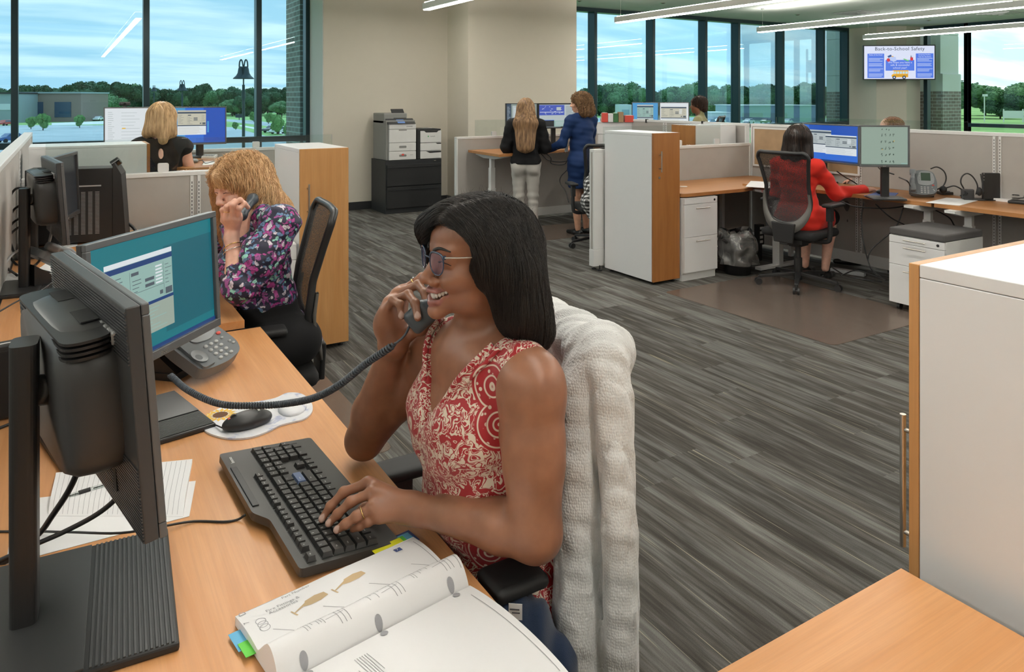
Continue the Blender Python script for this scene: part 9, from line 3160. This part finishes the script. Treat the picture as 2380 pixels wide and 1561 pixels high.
# ---------------------------------------------------------------- on the red-topped woman's desk
o = MB().prism([tuple(bp(x, y, RZ)[:2]) for x, y in ((2008, 456), (2078, 458), (2088, 449), (2040, 446))], RZ + .0005, RZ + .004).build('mouse_pad', 'blue_plastic')
solo(o, 'dark blue mouse pad under the hand of the red-topped woman', 'mouse pad')
c_ = bp(2047, 447, RZ + .015)
w3 = thing('computer_mouse', 'black mouse under the hand of the red-topped woman', 'mouse', tuple(c_))
MB().ball((c_.x, c_.y, RZ + .022), (.05, .03, .018), 14).build('mouse_body', 'black_plastic', w3, world=True)
o = MB().prism([tuple(bp(x, y, RZ)[:2]) for x, y in ((2152, 471), (2230, 478), (2278, 465), (2200, 460))], RZ + .0005, RZ + .003).build('document_sleeve', 'paper')
solo(o, 'clear plastic sleeve with printed sheets bridging the two brown desks', 'paper')
o = MB().prism([tuple(bp(x, y, RZ)[:2]) for x, y in ((2306, 466), (2352, 471), (2372, 462), (2318, 456))], RZ + .0005, RZ + .022).build('paper_stack', 'paper')
solo(o, 'stack of white paper before the slotted panel joint', 'paper')
o = MB().prism([tuple(bp(x, y, RZ)[:2]) for x, y in ((1733, 434), (1790, 438), (1790, 424), (1745, 421))], RZ + .0005, RZ + .004).build('paper_stack', 'paper')
solo(o, 'white papers left of the red-topped woman chair', 'paper')
# headset docking station
c_ = bp(2262, 464, RZ)
hs2 = thing('headset_dock', 'black wireless headset standing on its charging dock', 'headset', tuple(c_))
MB().cbox((c_.x, c_.y, RZ + .006), (.15, .12, .012), -.9).build('base', 'black_plastic', hs2, 0.003, world=True)
MB().cbox((c_.x - .03, c_.y + .03, RZ + .045), (.09, .05, .08), -.9).build('dock_body', 'charcoal_plastic', hs2, 0.006, world=True)
MB().tube(bez([v(2268, 452, 5.95), v(2272, 432, 5.95), v(2262, 412, 5.95), v(2248, 403, 5.95), v(2236, 410, 5.95), v(2233, 424, 5.95), v(2240, 438, 5.95)], 26), .0055, 8).build('headband', 'black_plastic', hs2, world=True)
MB().ball(v(2276, 445, 5.93), (.022, .022, .035), 14).build('ear_cup', 'black_matte', hs2, world=True)
MB().tube(bez([v(2288, 450, 5.9), v(2283, 425, 5.92), v(2279, 404, 5.94)], 10), .005, 8).build('microphone_boom', 'black_matte', hs2, world=True)
# router
c_ = bp(2300, 466, RZ)
rt = thing('router', 'upright black box with antenna against the slotted panel', 'router', tuple(c_))
m = MB().cbox((c_.x + .02, c_.y, RZ + .115), (.125, .035, .215), -YAW - .15)
m.build('case', 'black_plastic', rt, 0.004, world=True)
MB().cyl(v(2312, 402, 6.02), v(2314, 378, 6.02), .005, .004, n=8).build('antenna', 'black_matte', rt, world=True)
MB().cbox((c_.x + .02, c_.y, RZ + .004), (.13, .06, .008), -YAW - .15).build('foot', 'black_matte', rt, world=True)
m = MB()
for i in range(3):
 q_ = v(2287, 404 + i * 7, 5.93); m.ball(q_, (.004, .004, .004), 6)
m.build('status_light', 'phone_button', rt, world=True)
# second headset cup loop behind the phone, base unit
hs3 = thing('headset', 'black headset hooked behind the desk phone', 'headset', v(2190, 440, 6.20))
MB().tube(bez([v(2163, 392, 6.20), v(2178, 388, 6.20), v(2194, 398, 6.20), v(2199, 415, 6.20), v(2192, 432, 6.20), v(2178, 440, 6.20)], 26), .0055, 8).build('headband', 'black_plastic', hs3, world=True)
MB().ball(v(2192, 440, 6.20), (.03, .03, .03), 14).build('ear_cup', 'black_matte', hs3, world=True)
c_ = bp(2205, 452, RZ)
ph2 = thing('charger', 'low black device with loose cables behind the desk phone', 'phone accessory', tuple(c_))
MB().cbox((c_.x, c_.y, RZ + .014), (.16, .10, .026), -.5).build('case', 'black_plastic', ph2, 0.006, world=True)
MB().cbox((c_.x, c_.y, RZ + .030), (.10, .05, .006), -.5).build('top_plate', 'charcoal_plastic', ph2, 0.002, world=True)
c_ = bp(2368, 472, RZ)
ph3 = thing('charging_cradle', 'black charging cradle with coiled cable at the right edge', 'phone accessory', tuple(c_))
MB().cbox((c_.x, c_.y, RZ + .012), (.14, .12, .022), .2).build('case', 'black_plastic', ph3, 0.006, world=True)
MB().tube(bez([(c_.x + .05 * math.cos(a * 1.0) , c_.y + .04 * math.sin(a * 1.0), RZ + .03 + .004 * a) for a in np.linspace(0, 9, 16)], 60), .004, 6).build('coiled_cable', 'black_cable', ph3, world=True)
# loose cables on and under the right desks
CB = [
 ('black cable running from under the blue monitor to the panel joint', [(1945, 398, 6.5), (1965, 412, 6.55), (1980, 420, 6.6), (1992, 428, 6.6)]),
 ('black cable looping from the pale green monitor down to its stand', [(2036, 381, 5.95), (2048, 395, 6.4), (2068, 402, 6.4), (2078, 405, 6.4)]),
 ('black cable between the pale green monitor stand and the phone', [(2090, 412, 6.3), (2110, 422, 5.95), (2118, 440, 6.4), (2125, 452, 6.20)]),
 ('tangled black cable between phone and headset dock', [(2200, 436, 6.1), (2218, 432, 6.05), (2235, 440, 6.05), (2248, 450, 6.0), (2232, 455, 6.05)]),
 ('long cable hanging under the desk edge, outer left', [(2008, 468, 6.3), (2003, 500, 6.3), (2004, 545, 6.25), (2016, 600, 6.2), (2030, 632, 6.2), (2060, 652, 6.1)]),
 ('long cable hanging under the desk edge, crossing one', [(2100, 482, 6.2), (2080, 530, 6.2), (2030, 575, 6.2), (2018, 600, 6.2), (2026, 625, 6.15), (2050, 645, 6.1)]),
 ('cable slung low below the desk from left to right', [(1955, 468, 6.2), (1990, 480, 6.2), (2060, 484, 6.2), (2110, 478, 6.2)]),
 ('diagonal cable falling to the cushioned pedestal', [(2035, 474, 6.2), (2070, 505, 6.2), (2110, 526, 6.2)]),
 ('cable drooping right of the cushioned pedestal', [(2146, 482, 6.1), (2148, 505, 6.1), (2154, 520, 6.1)]),
 ('cable drooping beside the white desk legs', [(2170, 486, 6.1), (2205, 505, 6.1), (2218, 524, 6.1)]),
 ('cable on the floor under the red-topped woman desk', [(1955, 640, 6.1), (1990, 628, 6.2), (2030, 640, 6.1), (2060, 650, 6.0)]),
 ('looped floor cable by the white kick panel', [(1935, 622, 6.5), (1965, 640, 6.2), (2000, 648, 6.05), (2050, 655, 6.0)]),
]
for lb, pts in CB:
 P_ = []
 for p_ in pts:
  q_ = Vector(v(*p_)); q_.z = max(q_.z, .008); P_.append(q_)
 cable('desk_cable', lb, P_, .0055)
ps = bp(1955, 632, .03)
pw = thing('power_strip', 'pale blue power strip and plugs among the floor cables', 'power strip', tuple(ps))
MB().cbox((ps.x + .1, ps.y, .02), (.30, .06, .035), -1.3).build('strip', 'sky_plastic' if 'sky_plastic' in MATS else 'grey_metal', pw, 0.004, world=True)
ps = bp(1770, 590, .2)
pd_ = thing('power_box', 'black power outlet box on the white desk leg behind the mesh chair', 'power strip', (6.30, 5.02, .0))
MB().box((5.90, 5.02, .16), (5.98, 5.08, .36)).build('box', 'black_matte', pd_, .003, world=True)
MB().box((5.92, 5.03, 0), (5.96, 5.06, .16)).build('stem', 'black_matte', pd_, world=True)
m = MB()
for i in range(4): m.box((5.915, 5.016, .18 + i * .045), (5.955, 5.0195, .205 + i * .045))
m.build('outlet', 'white_metal', pd_, world=True)
